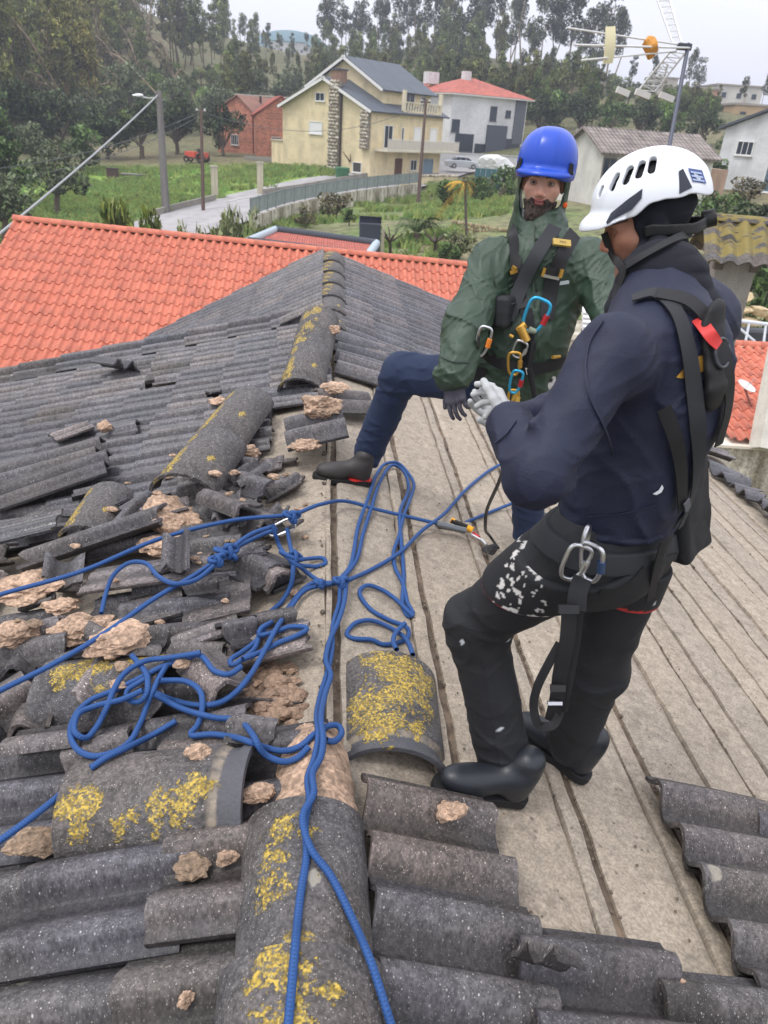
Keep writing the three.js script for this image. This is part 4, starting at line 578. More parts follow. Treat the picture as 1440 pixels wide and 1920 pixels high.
  const ff = (x, y, z) => { const h = hd(x, y, z), hx = h.x, hy = h.y, hz = h.z; let d = Math.min(headBase(hx, hy, hz) - 0.012, Math.min(earL(hx, hy, hz), earR(hx, hy, hz)) - 0.008); d = smax(d, hz - 0.028 + 0.25 * clamp(-hy - 0.03, -0.1, 0.12), 0.008); d = sm(d, coll(x, y, z), 0.04); if (Math.abs(d) < 0.03) d += folds([x, y, z], 0.007, 9, 26, 9); const fc = headF(hx, hy, hz); if (hz > 0.045 && hy > -0.10 && hy < 0.06) d = Math.max(d, -(fc - 0.006)); return d; };
  part('fleece_hood', sdfMesh(ff, [0.42, 1.18, -1.95], [1.0, 1.68, -1.35], 0.007), M.fleece, p);
  const yoke = (x, y, z) => Math.min(jf(x, y, z), ff(x, y, z));
  // trousers
  const tl = [rc(J.Lh, J.Lk, 0.108, 0.086), rc(J.Lk, J.La, 0.085, 0.082), rc(hip.clone().add(V(0, 0.13, 0)), hip, 0.15, 0.155, front, 1.2)], tr = [rc(J.Rh, J.Rk, 0.105, 0.084), rc(J.Rk, J.Ra, 0.086, 0.078)];
  const tlf = uni(tl, 0.05), trf = uni(tr, 0.05);
  const tf0 = (x, y, z) => sm(tlf(x, y, z), trf(x, y, z), 0.05);
  const ground = (x, z) => slabY(x);
  const tf = (x, y, z) => { let d = tf0(x, y, z); if (Math.abs(d) < 0.05) { const k1 = Math.hypot(x - J.Lk.x, y - J.Lk.y, z - J.Lk.z), k2 = Math.hypot(x - J.Rk.x, y - J.Rk.y, z - J.Rk.z), a1 = sstep(0.2, 0.02, y - slabY(x) - 0.1); const w = 0.35 + 0.8 * sstep(0.2, 0.06, Math.min(k1, k2)) + 0.6 * a1; d += crease(x, y, z, 0.006 * w, 10, 1.1) + crease(x, y, z, 0.0045 * w, 15, 2.0); d -= 0.003 * Math.exp(-Math.pow((x - J.La.x + 0.02 + 0.25 * (y - J.La.y)) / 0.006, 2)) * (y < 0.4 ? 1 : 0); } return smax(smax(d, slabY(x) + 0.05 - y, 0.01), y - hip.y - 0.13, 0.01); };
  const spl = (x, y, z, t) => NZ.noise(x * 34, y * 34, z * 34) + 0.5 * NZ.noise(x * 80, y * 80, z * 80) > t;
  const tg = sdfMesh(tf, [0.22, -0.3, -2.1], [1.1, 0.95, -1.3], 0.0075, { colour: (x, y, z) => (y < 0.45 && x < 0.6 && spl(x * 0.6, y * 0.6, z * 0.6, 0.74) ? [0.5, 0.52, 0.55] : lc(29, 30, 34)) });
  part('trousers', tg, M.pad, p);
  // harness
  const all = (x, y, z) => Math.min(yoke(x, y, z), tf(x, y, z));
  const har = new THREE.Group(); har.name = 'harness'; p.add(har);
  const beltY = hip.y + 0.045;
  const belt = (x, y, z) => Math.max(tf0(x, y, z) - 0.014, Math.abs(y - beltY + 0.12 * (x - hip.x)) - 0.028);
  part('belt', sdfMesh(belt, [0.4, 0.55, -2.0], [1.1, 1.0, -1.3], 0.0065), M.greyWeb, har);
  const th = J.Lk.clone().sub(J.Lh).normalize(), padC = J.Lh.clone().addScaledVector(th, 0.085), padN = th.clone().add(V(0.62, 0.12, 0.22)).normalize();
  const padF = (x, y, z) => smax(tlf(x, y, z) - 0.016, Math.abs((x - padC.x) * padN.x + (y - padC.y) * padN.y + (z - padC.z) * padN.z) - 0.066, 0.014);
  const padCol = (x, y, z) => { const e = Math.abs((x - padC.x) * padN.x + (y - padC.y) * padN.y + (z - padC.z) * padN.z); const fr = (x - padC.x) * fwd.x + (z - padC.z) * fwd.z, es = (x - padC.x) * padN.x + (y - padC.y) * padN.y + (z - padC.z) * padN.z; if (fr < -0.035 || fr > 0.115 + 0.03 * NZ.noise(x * 20, y * 20, z * 20)) return es > 0.058 ? lc(120, 40, 38) : lc(26, 27, 31); if (es > 0.059) return es > 0 && NZ.noise(x * 12, y * 12, z * 12) > 0.0 ? lc(196, 52, 46) : lc(196, 192, 186); const n = NZ.noise(x * 40, y * 40, z * 40) + 0.7 * NZ.noise(x * 95, y * 95, z * 95); return n > 0.3 - 0.42 * sstep(0.02, 0.058, es) * (NZ.noise(x * 8, y * 8, z * 8) + 0.4) ? lc(205, 202, 198) : lc(26, 27, 31); };
  part('thigh_pad', sdfMesh(padF, [0.3, 0.35, -2.0], [0.95, 1.0, -1.35], 0.0055, { colour: padCol }), M.pad, har, 'thigh pad of the harness splashed with white paint');
  const th2 = J.Rk.clone().sub(J.Rh).normalize(), pc2 = J.Rh.clone().addScaledVector(th2, 0.1), pn2 = th2.clone().add(V(-0.15, 0, 0.1)).normalize();
  const pad2 = (x, y, z) => smax(trf(x, y, z) - 0.014, Math.abs((x - pc2.x) * pn2.x + (y - pc2.y) * pn2.y + (z - pc2.z) * pn2.z) - 0.06, 0.01);
  part('thigh_pad', sdfMesh(pad2, [0.5, 0.3, -2.15], [1.12, 0.95, -1.4], 0.0065, { colour: (x, y, z) => { const e = (x - pc2.x) * pn2.x + (y - pc2.y) * pn2.y + (z - pc2.z) * pn2.z; return e > 0.048 ? lc(190, 50, 44) : spl(x, y, z, 0.62) ? lc(190, 190, 188) : lc(25, 26, 30); } }), M.pad, har);
  strapOn(har, 'shoulder_strap', all, [[1188, 566], [1232, 556], [1264, 590], [1284, 650], [1296, 720], [1304, 790], [1304, 860], [1290, 930], [1268, 985]], 0.034, M.greyWeb, { off: 0.006 });
  strapOn(har, 'back_strap', all, [[1232, 560], [1285, 572], [1326, 615], [1352, 690], [1354, 760], [1336, 830]], 0.038, M.blackWeb, { off: 0.01 });
  strapOn(har, 'gear_loop', all, [[1200, 1060], [1175, 1085], [1145, 1100], [1120, 1100]], 0.018, M.blackWeb, { off: 0.012 });
  strapOn(har, 'strap', all, [[1230, 1010], [1215, 1060], [1208, 1110]], 0.028, M.blackWeb, { off: 0.02 });
  // dorsal pad with its ring
  const D0 = march(all, 1335, 610) ?? at(1335, 610, 1.72), D1 = march(all, 1348, 720) ?? at(1348, 720, 1.74), away = fwd.clone().negate();
  
  const dp = (x, y, z) => smax(rc(D0, D1, 0.055, 0.06, away, 3.2)(x, y, z) + 0.0015 * Math.sin(y * 160), -9, 0.01);
  part('dorsal_pad', sdfMesh(dp, [0.7, 0.95, -2.0], [1.15, 1.45, -1.4], 0.006), M.blackWeb, har);
  strapOn(har, 'red_tab', (x, y, z) => Math.min(dp(x, y, z), all(x, y, z)), [[1312, 604], [1326, 626], [1340, 650]], 0.026, M.red, { off: 0.006 });
  { const pts = []; for (let i = 0; i < 20; i++) { const a = i / 20 * Math.PI * 2, w = march((x, y, z) => Math.min(dp(x, y, z), all(x, y, z)), 1354 + 13 * Math.cos(a), 662 + 27 * Math.sin(a)); if (w) pts.push(w.addScaledVector(ray(1354, 662), -0.008)); } if (pts.length > 8) part('ring', tube(pts, 0.004, 8, true), plain(70, 72, 78, { metalness: 0.6, roughness: 0.4 }), har); }
  // carabiners at the hip and hanging webbing
  { const c0 = march(all, 1095, 1005); const out = ray(1095, 1005).normalize().negate(), cp = c0.clone().addScaledVector(out, 0.02), dep = cp.distanceTo(camera.position); const K = (x, y, d = 0) => ray(x, y).normalize().multiplyScalar(dep + d).add(camera.position);
    part('ring', new THREE.TorusGeometry(0.022, 0.0058, 10, 24).scale(0.75, 1.35, 1).rotateY(0.9), steel, har).position.copy(K(1098, 1010));
    carabiner(har, K(1078, 1055), V(0.25, 1, 0.05), out.clone().add(V(0.35, 0, 0)), { L: 0.092, w: 0.05, r: 0.0055 }); carabiner(har, K(1108, 1055, -0.01), V(-0.1, 1, 0.05), out.clone().add(V(-0.6, 0, 0)), { L: 0.096, w: 0.052, r: 0.0057, sleeve: plain(70, 92, 130, { metalness: 0.6, roughness: 0.35 }) });
    const hang = (pts, w, m) => { const P = pts.map(([x, y, d]) => K(x, y, d)); part('webbing', ribbon(P, P.map((v, i) => out.clone().add(V(0.25 * Math.sin(i * 1.3), 0, 0))), w, 0.005), m, har); };
    hang([[1092, 1085, -0.01], [1082, 1110, -0.03], [1080, 1145, -0.03]], 0.042, M.blackWeb); hang([[1068, 1138, -0.03], [1062, 1200, 0], [1050, 1260, 0.05], [1045, 1310, 0.1], [1036, 1350, 0.14]], 0.034, M.blackWeb); hang([[1086, 1140, -0.02], [1078, 1200, 0.02], [1066, 1270, 0.07], [1056, 1330, 0.12]], 0.022, M.blackWeb); hang([[1050, 1205, 0.01], [1024, 1250, 0.04], [1006, 1290, 0.07], [1002, 1325, 0.1], [1012, 1358, 0.12], [1036, 1358, 0.13], [1050, 1330, 0.12]], 0.02, M.blackWeb);
    for (const [x, y, d, w, h] of [[1066, 1142, -0.04, 0.045, 0.02], [1046, 1290, 0.06, 0.034, 0.016], [1040, 1318, 0.09, 0.034, 0.008]]) { const b = part('buckle', box(w, h, 0.012), h < 0.01 ? steel : blackPl, har); b.position.copy(K(x, y, d - 0.012)); b.quaternion.copy(camera.quaternion); }
  }
  // jacket emblem: two gold wings on the back, and the small white flash near the hem
  decal(p, 'emblem', all, [[1266, 707], [1276, 696], [1281, 690], [1283, 683], [1287, 688], [1289, 696], [1294, 699], [1294, 709], [1282, 707], [1277, 709]], M.gold, 0.003); decal(p, 'emblem', all, [[1307, 668], [1315, 666], [1318, 673], [1317, 682], [1331, 684], [1320, 690], [1314, 698], [1307, 696]], M.gold, 0.003);
  decal(p, 'print', all, [[1223, 925], [1234, 918], [1240, 908], [1243, 914], [1239, 922], [1230, 927]], plain(215, 218, 222), 0.003);
  for (const q of [[[1132, 602], [1108, 640], [1098, 690], [1106, 745], [1130, 800], [1150, 850]], [[930, 832], [950, 815], [968, 790]], [[1030, 965], [1100, 968], [1170, 962], [1230, 945]]]) strapOn(p, 'seam', all, q, 0.003, M.navy, { off: -0.0012 });
  // gloves
  hand(p, 'glove', J.Lw.clone(), at(932, 735, 1.68).sub(J.Lw), V(-0.5, 0.1, -0.85), [0.35, 0.5, 0.6, 0.75], M.glove, false, 0.92);
  hand(p, 'glove', J.Rw.clone(), at(925, 765, 1.78).sub(J.Rw), V(0.2, 0.5, 0.6), [0.25, 0.35, 0.4, 0.5], M.glove, true, 0.9);
  // boots
  boot(p, onR(978, 1497, 0.008), onR(815, 1478, 0.008), nR, { L: 0.30 }); boot(p, onR(1098, 1463, 0.008), onR(975, 1372, 0.008), nR, { L: 0.30 });
  // helmet
  const hel = new THREE.Group(); hel.name = 'helmet'; p.add(hel); setM(hel, basis(HR.clone().negate(), HU, HF2, HC.clone().addScaledVector(HU, 0.012)).scale(V(0.93, 0.93, 0.93)));
  const outer = ell([0, 0.042, -0.012], [0.116, 0.128, 0.148]), inner = ell([0, 0.038, -0.012], [0.106, 0.117, 0.138]);
  const rimY = (z) => 0.03 + 0.022 * sstep(0.02, -0.03, Math.abs(z + 0.02) - 0.045) - 0.012 * sstep(0.05, 0.13, z) + 0.018 * sstep(-0.04, -0.09, z) - 0.02 * sstep(-0.09, -0.15, z);
  const slots = []; for (const sd of [-1, 1]) for (let i = 0; i < 5; i++) { const th = [20, 37, 55, 74, 94][i] * Math.PI / 180, ph = [26, 36, 43, 48, 50][i] * Math.PI / 180, dv = V(sd * Math.sin(th) * Math.cos(ph), Math.sin(ph), Math.cos(th) * Math.cos(ph)); let k = 0.05; while (outer(dv.x * k, 0.042 + dv.y * k, -0.012 + dv.z * k) < 0) k += 0.0005; const c = V(dv.x * k, 0.042 + dv.y * k, -0.012 + dv.z * k), n = grad(outer, c), up = V(0, 1, 0).addScaledVector(n, -n.y).normalize(), t = up.clone().add(V(0, 0, -0.35)).addScaledVector(n, 0.35 * n.z).normalize(); slots.push([c, n, t, i === 0 ? 0.008 : 0.0155, 0.0062 + 0.0012 * Math.min(i, 2)]); }
  const helF = (x, y, z) => { let d = outer(x, y, z) - 0.0025 * sstep(0.03, 0.028, Math.abs(Math.abs(x) - 0.035)) * sstep(0.06, 0.1, y); const brim = Math.max(ell([0, 0.02, 0.05], [0.108, 0.05, 0.122])(x, y, z), 0.028 - y - 0.25 * clamp(z - 0.08, 0, 0.1), z < 0.06 ? 1 : -1); d = sm(d, brim, 0.012); d = smax(d, -inner(x, y, z), 0.003); d = smax(d, rimY(z) - y, 0.004); for (const [c, n, t, hl, r] of slots) { const px = x - c.x, py = y - c.y, pz = z - c.z; if (px * px + py * py + pz * pz > 0.0016) continue; const nn = px * n.x + py * n.y + pz * n.z, tt = px * t.x + py * t.y + pz * t.z, l2 = Math.max(0, px * px + py * py + pz * pz - nn * nn - tt * tt), e = Math.abs(tt) - hl; d = smax(d, r - Math.hypot(Math.sqrt(l2), Math.max(e, 0)), 0.002); } return d; };
  part('shell', sdfMesh(helF, [-0.13, -0.02, -0.17], [0.13, 0.18, 0.19], 0.0034), std({ color: srgb(226, 230, 236), roughness: 0.28 }), hel);
  part('liner', sdfMesh((x, y, z) => Math.max(ell([0, 0.036, -0.012], [0.104, 0.112, 0.134])(x, y, z), rimY(z) + 0.006 - y), [-0.12, 0, -0.16], [0.12, 0.16, 0.14], 0.007), plain(26, 27, 30), hel);
  const hf = (x, y, z) => { q.set(x, y, z).applyMatrix4(hel.matrixI); return helF(q.x, q.y, q.z); }; hel.updateMatrix(); hel.matrixI = hel.matrix.clone().invert();
  const dk = plain(38, 44, 56, { roughness: 0.25 });
  decal(hel, 'side_panel', hf, [[1137, 417], [1146, 400], [1176, 375], [1205, 354], [1203, 372], [1185, 393], [1150, 412], [1139, 421]], dk, 0.0022); decal(hel, 'rear_panel', hf, [[1272, 322], [1280, 317], [1297, 352], [1273, 364]], dk, 0.0022); decal(hel, 'sticker', hf, [[1289, 316], [1315, 320], [1323, 345], [1298, 341]], plain(70, 90, 140, { roughness: 0.3 }), 0.0022);
  for (const o of [...hel.children]) if (['side_panel', 'rear_panel', 'sticker'].includes(o.name)) { o.geometry.applyMatrix4(hel.matrixI); }
  for (let k = 0; k < 3; k++) decal(hel, 'sticker_print', hf, [[1293 + k * 2, 322 + 7 * k], [1313 + k * 2.5, 325 + 7 * k], [1314 + k * 2.5, 328 + 7 * k], [1294 + k * 2, 325 + 7 * k]], plain(170, 185, 215), 0.003).geometry.applyMatrix4(hel.matrixI);
  part('headband', sdfMesh((x, y, z) => Math.max(Math.abs(ell([0, 0.01, -0.02], [0.098, 0.2, 0.118])(x, y, z)) - 0.005, Math.abs(y + 0.012 + 0.25 * clamp(-z, 0, 0.1)) - 0.014, z - 0.02), [-0.12, -0.08, -0.16], [0.12, 0.04, 0.05], 0.005), blackPl, hel);
  part('adjuster', cyl(0.022, 0.022, 0.03, 20).rotateX(Math.PI / 2).translate(0, -0.032, -0.145), blackPl, hel);
  const hw = (x, y, z) => Math.min(ff(x, y, z), hf(x, y, z), (hd(x, y, z), headF(q.x, q.y, q.z)));
  const cs = (pts, w) => { const m = strapOn(hel, 'chin_strap', hw, pts, w, M.blackWeb, { off: 0.006 }); if (m) m.geometry.applyMatrix4(hel.matrixI); };
  cs([[1137, 436], [1144, 455], [1154, 478], [1166, 496], [1176, 512]], 0.018); cs([[1288, 440], [1250, 462], [1210, 484], [1180, 500]], 0.02); cs([[1176, 500], [1172, 520], [1166, 540], [1160, 562]], 0.02);
  // tool bag hanging at his back
  const bagA = at(1280, 850, 1.86), bagB = at(1285, 1035, 2.0), bd = tf, bx = right.clone(), bz = fwd.clone();
  const bag = thing('tool_bag', 'black tool bag hanging on a strap behind the navy jacket', 'bag');
  const bagF = (x, y, z) => { const t = clamp((bagA.y - y) / (bagA.y - bagB.y)), cx = lerp(bagA.x, bagB.x, t), cz = lerp(bagA.z, bagB.z, t), u = (x - cx) * bx.x + (z - cz) * bx.z, w = (x - cx) * bz.x + (z - cz) * bz.z, k = 0.088 + 0.012 * t; const a = Math.abs(u) - k, b = Math.abs(w) - 0.045, c = Math.abs(y - (bagA.y + bagB.y) / 2) - (bagA.y - bagB.y) / 2; return Math.hypot(clamp(a + 0.025, 0, 9), clamp(b + 0.025, 0, 9), clamp(c + 0.025, 0, 9)) + Math.min(Math.max(a, b, c) + 0.025, 0) - 0.025 + folds([x, y, z], 0.008, 9, 14, 9); };
  const bgeo = sdfMesh(bagF, [0.5, 0.5, -2.3], [1.35, 1.3, -1.4], 0.008); part('pouch', bgeo, cloth(27, 28, 31, 0.8), bag);
  const all2 = (x, y, z) => Math.min(all(x, y, z), bagF(x, y, z));
  strapOn(bag, 'strap', all2, [[1240, 760], [1262, 820], [1268, 880], [1268, 950]], 0.03, M.blackWeb, { off: 0.012 }); strapOn(bag, 'clip', all2, [[1270, 930], [1272, 948]], 0.02, plain(110, 112, 116, { metalness: 0.6 }), { off: 0.02 });
  strapOn(bag, 'strap', all2, [[1215, 1054], [1240, 1046], [1258, 1040]], 0.02, M.blackWeb, { off: 0.01 });
}
// ---------------------------------------------------------------- man in the blue helmet
{
  const p = thing('person', 'bearded person in blue helmet and green rain jacket standing with one foot on the ridge', 'person');
  const J = { head: at(1019, 345, 3.18), neck: at(1022, 435, 3.22), Rs: at(925, 490, 3.22), Ls: at(1108, 488, 3.22), Re: at(874, 610, 3.1), Rw: at(853, 700, 3.02), Le: at(1150, 610, 3.1), Lw: at(1120, 700, 2.98), Rh: at(925, 715, 3.4), Lh: at(1005, 715, 3.4), Rk: at(752, 700, 3.6), Ra: at(690, 850, 3.98), Lk: at(990, 850, 3.58), La: at(990, 995, 3.85) };
  const mid = J.Rs.clone().lerp(J.Ls, 0.5), hip = J.Rh.clone().lerp(J.Lh, 0.5), right = J.Rs.clone().sub(J.Ls).normalize(), fwd = V(0, 1, 0).cross(right).normalize(), chest = mid.clone().add(V(0, -0.17, 0)), waist = hip.clone().add(V(0, 0.2, 0));
  const skin = lc(212, 166, 146), HF2 = camera.position.clone().sub(J.head).add(V(-0.25, -0.35, 0)).normalize(), HX = V(0, 1, 0).cross(HF2).normalize().add(V(0, -0.03, 0)).normalize(), HU = HF2.clone().cross(HX).normalize(); HX.copy(HU.clone().cross(HF2)); const HC = J.head, hm = basis(HX, HU, HF2, HC).scale(V(1.06, 1.04, 1.04));
  const bf = uni([rc(J.Ls, J.Le, 0.04, 0.033), rc(J.Le, J.Lw, 0.033, 0.027), rc(J.Rs, J.Re, 0.04, 0.034), rc(J.Re, J.Rw, 0.042, 0.032), rc(chest, waist, 0.13, 0.125, fwd, 1.35), rc(waist, hip, 0.125, 0.13, fwd, 1.25), rc(J.Ls, J.Rs, 0.055, 0.055), rc(mid, J.neck, 0.07, 0.06), rc(J.Lh, J.Lk, 0.075, 0.055), rc(J.Lk, J.La, 0.052, 0.04), rc(J.Rh, J.Rk, 0.075, 0.055), rc(J.Rk, J.Ra, 0.052, 0.04)], 0.05);
  part('body', mergeGeometries([sdfMesh(bf, [0.05, -0.35, -4.0], [1.5, 1.5, -2.6], 0.016, { colour: () => skin }), headGeo(skin, lc(176, 104, 98), true).applyMatrix4(hm)]), M.vcol, p);
  // beard
  const beardF = (x, y, z) => { const reg = Math.max(y + 0.036 + 0.022 * sstep(0.022, 0.05, Math.abs(x)), 0.01 - z, -0.17 - y); let d = headF(x, y, z) - 0.010 - 0.012 * sstep(-0.08, -0.13, y); d = sm(d, rc(v3(0, -0.105, 0.068), v3(0, -0.142, 0.07), 0.034, 0.018)(x, y, z), 0.03); d += 0.004 * NZ.noise(x * 120, y * 60, z * 120); d = smax(d, reg, 0.008); const cheek = Math.hypot((x) / 0.05, (y + 0.0) / 0.055) - 1; d = smax(d, -cheek * 0.05, 0.006); return Math.max(d, -(Math.hypot(x * 0.55, y + 0.06, (z - 0.1) * 0.5) - 0.0125)); };
  part('beard', sdfMesh(beardF, [-0.1, -0.18, -0.02], [0.1, 0.0, 0.14], 0.0032, { colour: (x, y, z) => { const n = 0.8 + 0.5 * NZ.noise(x * 150, y * 50, z * 150); return lc(72 * n, 60 * n, 54 * n); } }).applyMatrix4(hm), std({ vertexColors: true, roughness: 0.9 }), p);
  // green rain jacket with its hood up under the helmet
  const hemY = hip.y - 0.045, hInv = hm.clone().invert(), q = V();
  const torso = uni([rc(chest, waist, 0.205, 0.2, fwd, 1.5), rc(waist, hip, 0.2, 0.215, fwd, 1.35), rc(J.Ls.clone().add(V(0, -0.02, 0)), J.Rs.clone().add(V(0, -0.02, 0)), 0.095, 0.095), rc(mid, J.neck, 0.14, 0.1)], 0.07);
  const arms = uni([rc(J.Rs, J.Re, 0.096, 0.09), rc(J.Re, J.Rw, 0.09, 0.08), rc(J.Ls, J.Le, 0.092, 0.08), rc(J.Le, J.Lw, 0.08, 0.066)], 0.03);
  const jf = (x, y, z) => { let d = sm(torso(x, y, z), arms(x, y, z), 0.05); if (Math.abs(d) < 0.05) { const e = Math.hypot(x - J.Re.x, y - J.Re.y, z - J.Re.z), w = 0.8 + 0.6 * sstep(0.2, 0.05, e) + 0.5 * sstep(hip.y + 0.35, hip.y, y); d += crease(x, y, z, 0.007 * w, 11, 0.45) + crease(x, y, z, 0.006 * w, 15, 1.2) + crease(x, y, z, 0.004, 26, 2.4); const dx = x - mid.x; d -= 0.006 * Math.exp(-Math.pow((dx - 0.03) / 0.012, 2)) * (z > mid.z ? 1 : 0); } q.set(x, y, z).applyMatrix4(hInv); const hy = q.y, hz = q.z, hx = q.x; let h = uni([ell([0, 0.02, -0.02], [0.108, 0.15, 0.125]), rc(v3(0, -0.1, -0.02), v3(0, -0.2, -0.03), 0.105, 0.12)], 0.05)(hx, hy, hz); h = smax(h, -(Math.hypot(hx / 0.083, (hy + 0.02) / 0.155) - 1) * 0.08, 0.01); h = smax(h, hz - 0.068, 0.01); h = Math.max(h, hy - 0.09); if (hz > -0.01) h = Math.max(h, -(headF(hx, hy, hz) - 0.004)); if (Math.abs(h) < 0.03) h += folds([x, y, z], 0.006, 18, 18, 18); d = sm(d, h, 0.03); return smax(d, hemY - y + 0.10 * (x - hip.x) * 0.6, 0.01); };
  part('rain_jacket', sdfMesh(jf, [0.35, 0.5, -3.65], [1.5, 1.72, -2.75], 0.0095), M.green, p);
  part('neck_gaiter', sdfMesh((x, y, z) => { q.set(x, y, z).applyMatrix4(hInv); return Math.max(rc(v3(0, -0.11, 0.0), v3(0, -0.19, -0.01), 0.075, 0.085)(q.x, q.y, q.z) + folds([x, y, z], 0.006, 20, 40, 20), q.y + 0.1); }, [0.6, 1.1, -3.6], [1.25, 1.5, -2.9], 0.008), cloth(112, 118, 122, 0.9), p);
  // jeans
  const tlf = uni([rc(J.Rh, J.Rk, 0.115, 0.092), rc(J.Rk, J.Ra, 0.09, 0.08), rc(J.Lh, J.Lk, 0.11, 0.085), rc(J.Lk, J.La, 0.085, 0.08), rc(hip.clone().add(V(0, 0.1, 0)), hip, 0.15, 0.15, fwd, 1.2)], 0.05);
  const tf = (x, y, z) => { let d = tlf(x, y, z); if (Math.abs(d) < 0.05) { const k = Math.hypot(x - J.Rk.x, y - J.Rk.y, z - J.Rk.z), w = 0.5 + 0.9 * sstep(0.25, 0.06, k) + 0.8 * sstep(0.3, 0.08, y - slabY(x)); d += crease(x, y, z, 0.007 * w, 12, 1.2) + crease(x, y, z, 0.005 * w, 16, 2.0); } return smax(d, slabY(x) + 0.075 - y, 0.01); };
  part('jeans', sdfMesh(tf, [0.05, -0.35, -4.1], [1.3, 0.9, -2.9], 0.0095), M.jeans, p);
  boot(p, onR(692, 905, 0.01), onR(592, 868, 0.05), nR.clone().lerp(nL, 0.3).normalize(), { L: 0.30, mat: cloth(52, 48, 47, 0.55, { bumpScale: 0.003 }), red: true }); boot(p, onR(1000, 1015, 0.01), onR(985, 1060, 0.01), nR, { L: 0.29 });
  hand(p, 'glove', J.Rw.clone().add(V(0, -0.02, 0)), at(857, 770, 3.02).sub(J.Rw), V(0.55, 0.1, -0.75), [0.22, 0.3, 0.34, 0.5], M.gloveDark, true, 1.08); hand(p, 'glove', J.Lw.clone(), V(0.0, -1, 0.15), V(-0.6, 0.1, -0.7), [0.3, 0.4, 0.4, 0.5], M.gloveDark, false, 1.05);
  // harness
  const har = new THREE.Group(); har.name = 'harness'; p.add(har); const all = (x, y, z) => Math.min(jf(x, y, z), tf(x, y, z));
  strapOn(har, 'shoulder_strap', all, [[1084, 402], [1074, 440], [1052, 480], [1038, 520], [1030, 560], [1022, 600]], 0.062, M.blackWeb, { off: 0.008 }); strapOn(har, 'shoulder_strap', all, [[963, 428], [962, 460], [968, 500], [974, 540], [982, 580]], 0.045, M.blackWeb, { off: 0.008 });
  strapOn(har, 'sling', all, [[1066, 392], [1040, 430], [1008, 480], [980, 530], [962, 575], [950, 600]], 0.06, M.greyWeb, { off: 0.016 });
  const hh = (x, y, z) => Math.min(all(x, y, z) - 0.012, 9);
  const plate = (name, x, y, w, h, m, rot = 0, off = 0.016, d = 0.01) => { const c = march(all, x, y); if (!c) return null; const n = grad(all, c); c.addScaledVector(n, off); const b = part(name, box(w, h, d), m, har); const X = V(0, 1, 0).cross(n).normalize(), Y = n.clone().cross(X); setM(b, basis(X, Y, n, c).multiply(new THREE.Matrix4().makeRotationZ(rot))); return b; };
  { const t = document.createElement('canvas'); t.width = 128; t.height = 48; const g = t.getContext('2d'); g.fillStyle = '#b79a4e'; g.fillRect(0, 0, 128, 48); g.fillStyle = '#3a3020'; g.font = 'bold 26px sans-serif'; g.textAlign = 'center'; g.fillText('PRO', 70, 34); const tx = new THREE.CanvasTexture(t); tx.colorSpace = THREE.SRGBColorSpace; plate('label', 1050, 461, 0.075, 0.03, std({ map: tx, roughness: 0.6 }), -0.1, 0.02); }
  plate('buckle', 1031, 517, 0.07, 0.012, steel, -0.15, 0.022); plate('buckle', 1018, 508, 0.012, 0.035, M.gold, -0.15, 0.022); plate('buckle', 1046, 511, 0.012, 0.035, M.gold, -0.15, 0.022); plate('buckle', 1030, 506, 0.045, 0.03, blackPl, -0.15, 0.02); plate('buckle', 968, 504, 0.022, 0.03, M.gold, -0.4, 0.018); plate('buckle', 962, 508, 0.03, 0.012, M.gold, 0.4, 0.02); plate('clip', 1053, 528, 0.05, 0.012, plain(196, 204, 206, { roughness: 0.3 }), 0.1, 0.014);
  strapOn(har, 'waist_belt', all, [[890, 640], [920, 668], [960, 688], [1000, 690], [1040, 682], [1062, 672]], 0.05, M.blackWeb, { off: 0.012 }); strapOn(har, 'leg_loop', all, [[905, 690], [900, 720], [912, 748], [940, 765]], 0.05, M.blackWeb, { off: 0.01 }); strapOn(har, 'chest_strap', all, [[985, 580], [990, 620], [985, 660], [980, 690]], 0.05, M.blackWeb, { off: 0.01 });
  { const pc = march(all, 1022, 762), n = grad(all, pc); const f = (x, y, z) => smax(tf(x, y, z) - 0.02, Math.hypot((x - pc.x) * 1.0, (y - pc.y) * 0.7, z - pc.z) - 0.11, 0.01); part('thigh_pad', sdfMesh(f, [pc.x - 0.2, pc.y - 0.25, pc.z - 0.2], [pc.x + 0.2, pc.y + 0.25, pc.z + 0.2], 0.007, { colour: (x, y, z) => (NZ.noise(x * 24, y * 24, z * 24) + 0.5 * NZ.noise(x * 60, y * 60, z * 60) > 0.08 ? lc(200, 196, 192) : lc(28, 28, 31)) }), M.pad, har); }
  const K = (x, y, o = 0.03) => { const c = march(all, x, y) ?? at(x, y, 3.1); return c.addScaledVector(ray(x, y).normalize(), -o); }, face = ray(1000, 600).negate();
  carabiner(har, K(1004, 592, 0.05), V(0.28, 1, 0.1), face, { L: 0.14, w: 0.085, r: 0.0075, mat: M.blueM, sleeve: M.redM }); carabiner(har, K(964, 682, 0.05), V(-0.1, 1, 0.1), face, { L: 0.1, w: 0.05, r: 0.006, mat: M.gold, sleeve: M.gold }); carabiner(har, K(967, 716, 0.06), V(0.1, 1, 0.1), face, { L: 0.1, w: 0.045, r: 0.006, mat: M.blueM, sleeve: M.redM }); carabiner(har, K(905, 640, 0.04), V(0.15, 1, 0.1), face, { L: 0.12, w: 0.05, r: 0.006, sleeve: plain(230, 130, 40) }); carabiner(har, K(962, 748, 0.06), V(0, 1, 0), face, { L: 0.08, w: 0.04, r: 0.006, mat: M.gold, sleeve: M.yellowL }); carabiner(har, K(974, 655, 0.05), V(0.3, 1, 0.1), face, { L: 0.07, w: 0.05, r: 0.005 });
  const dev = (name, a, b, r, m) => part(name, between(K(...a, 0.05), K(...b, 0.05), r, r * 0.8, 10), m, har);
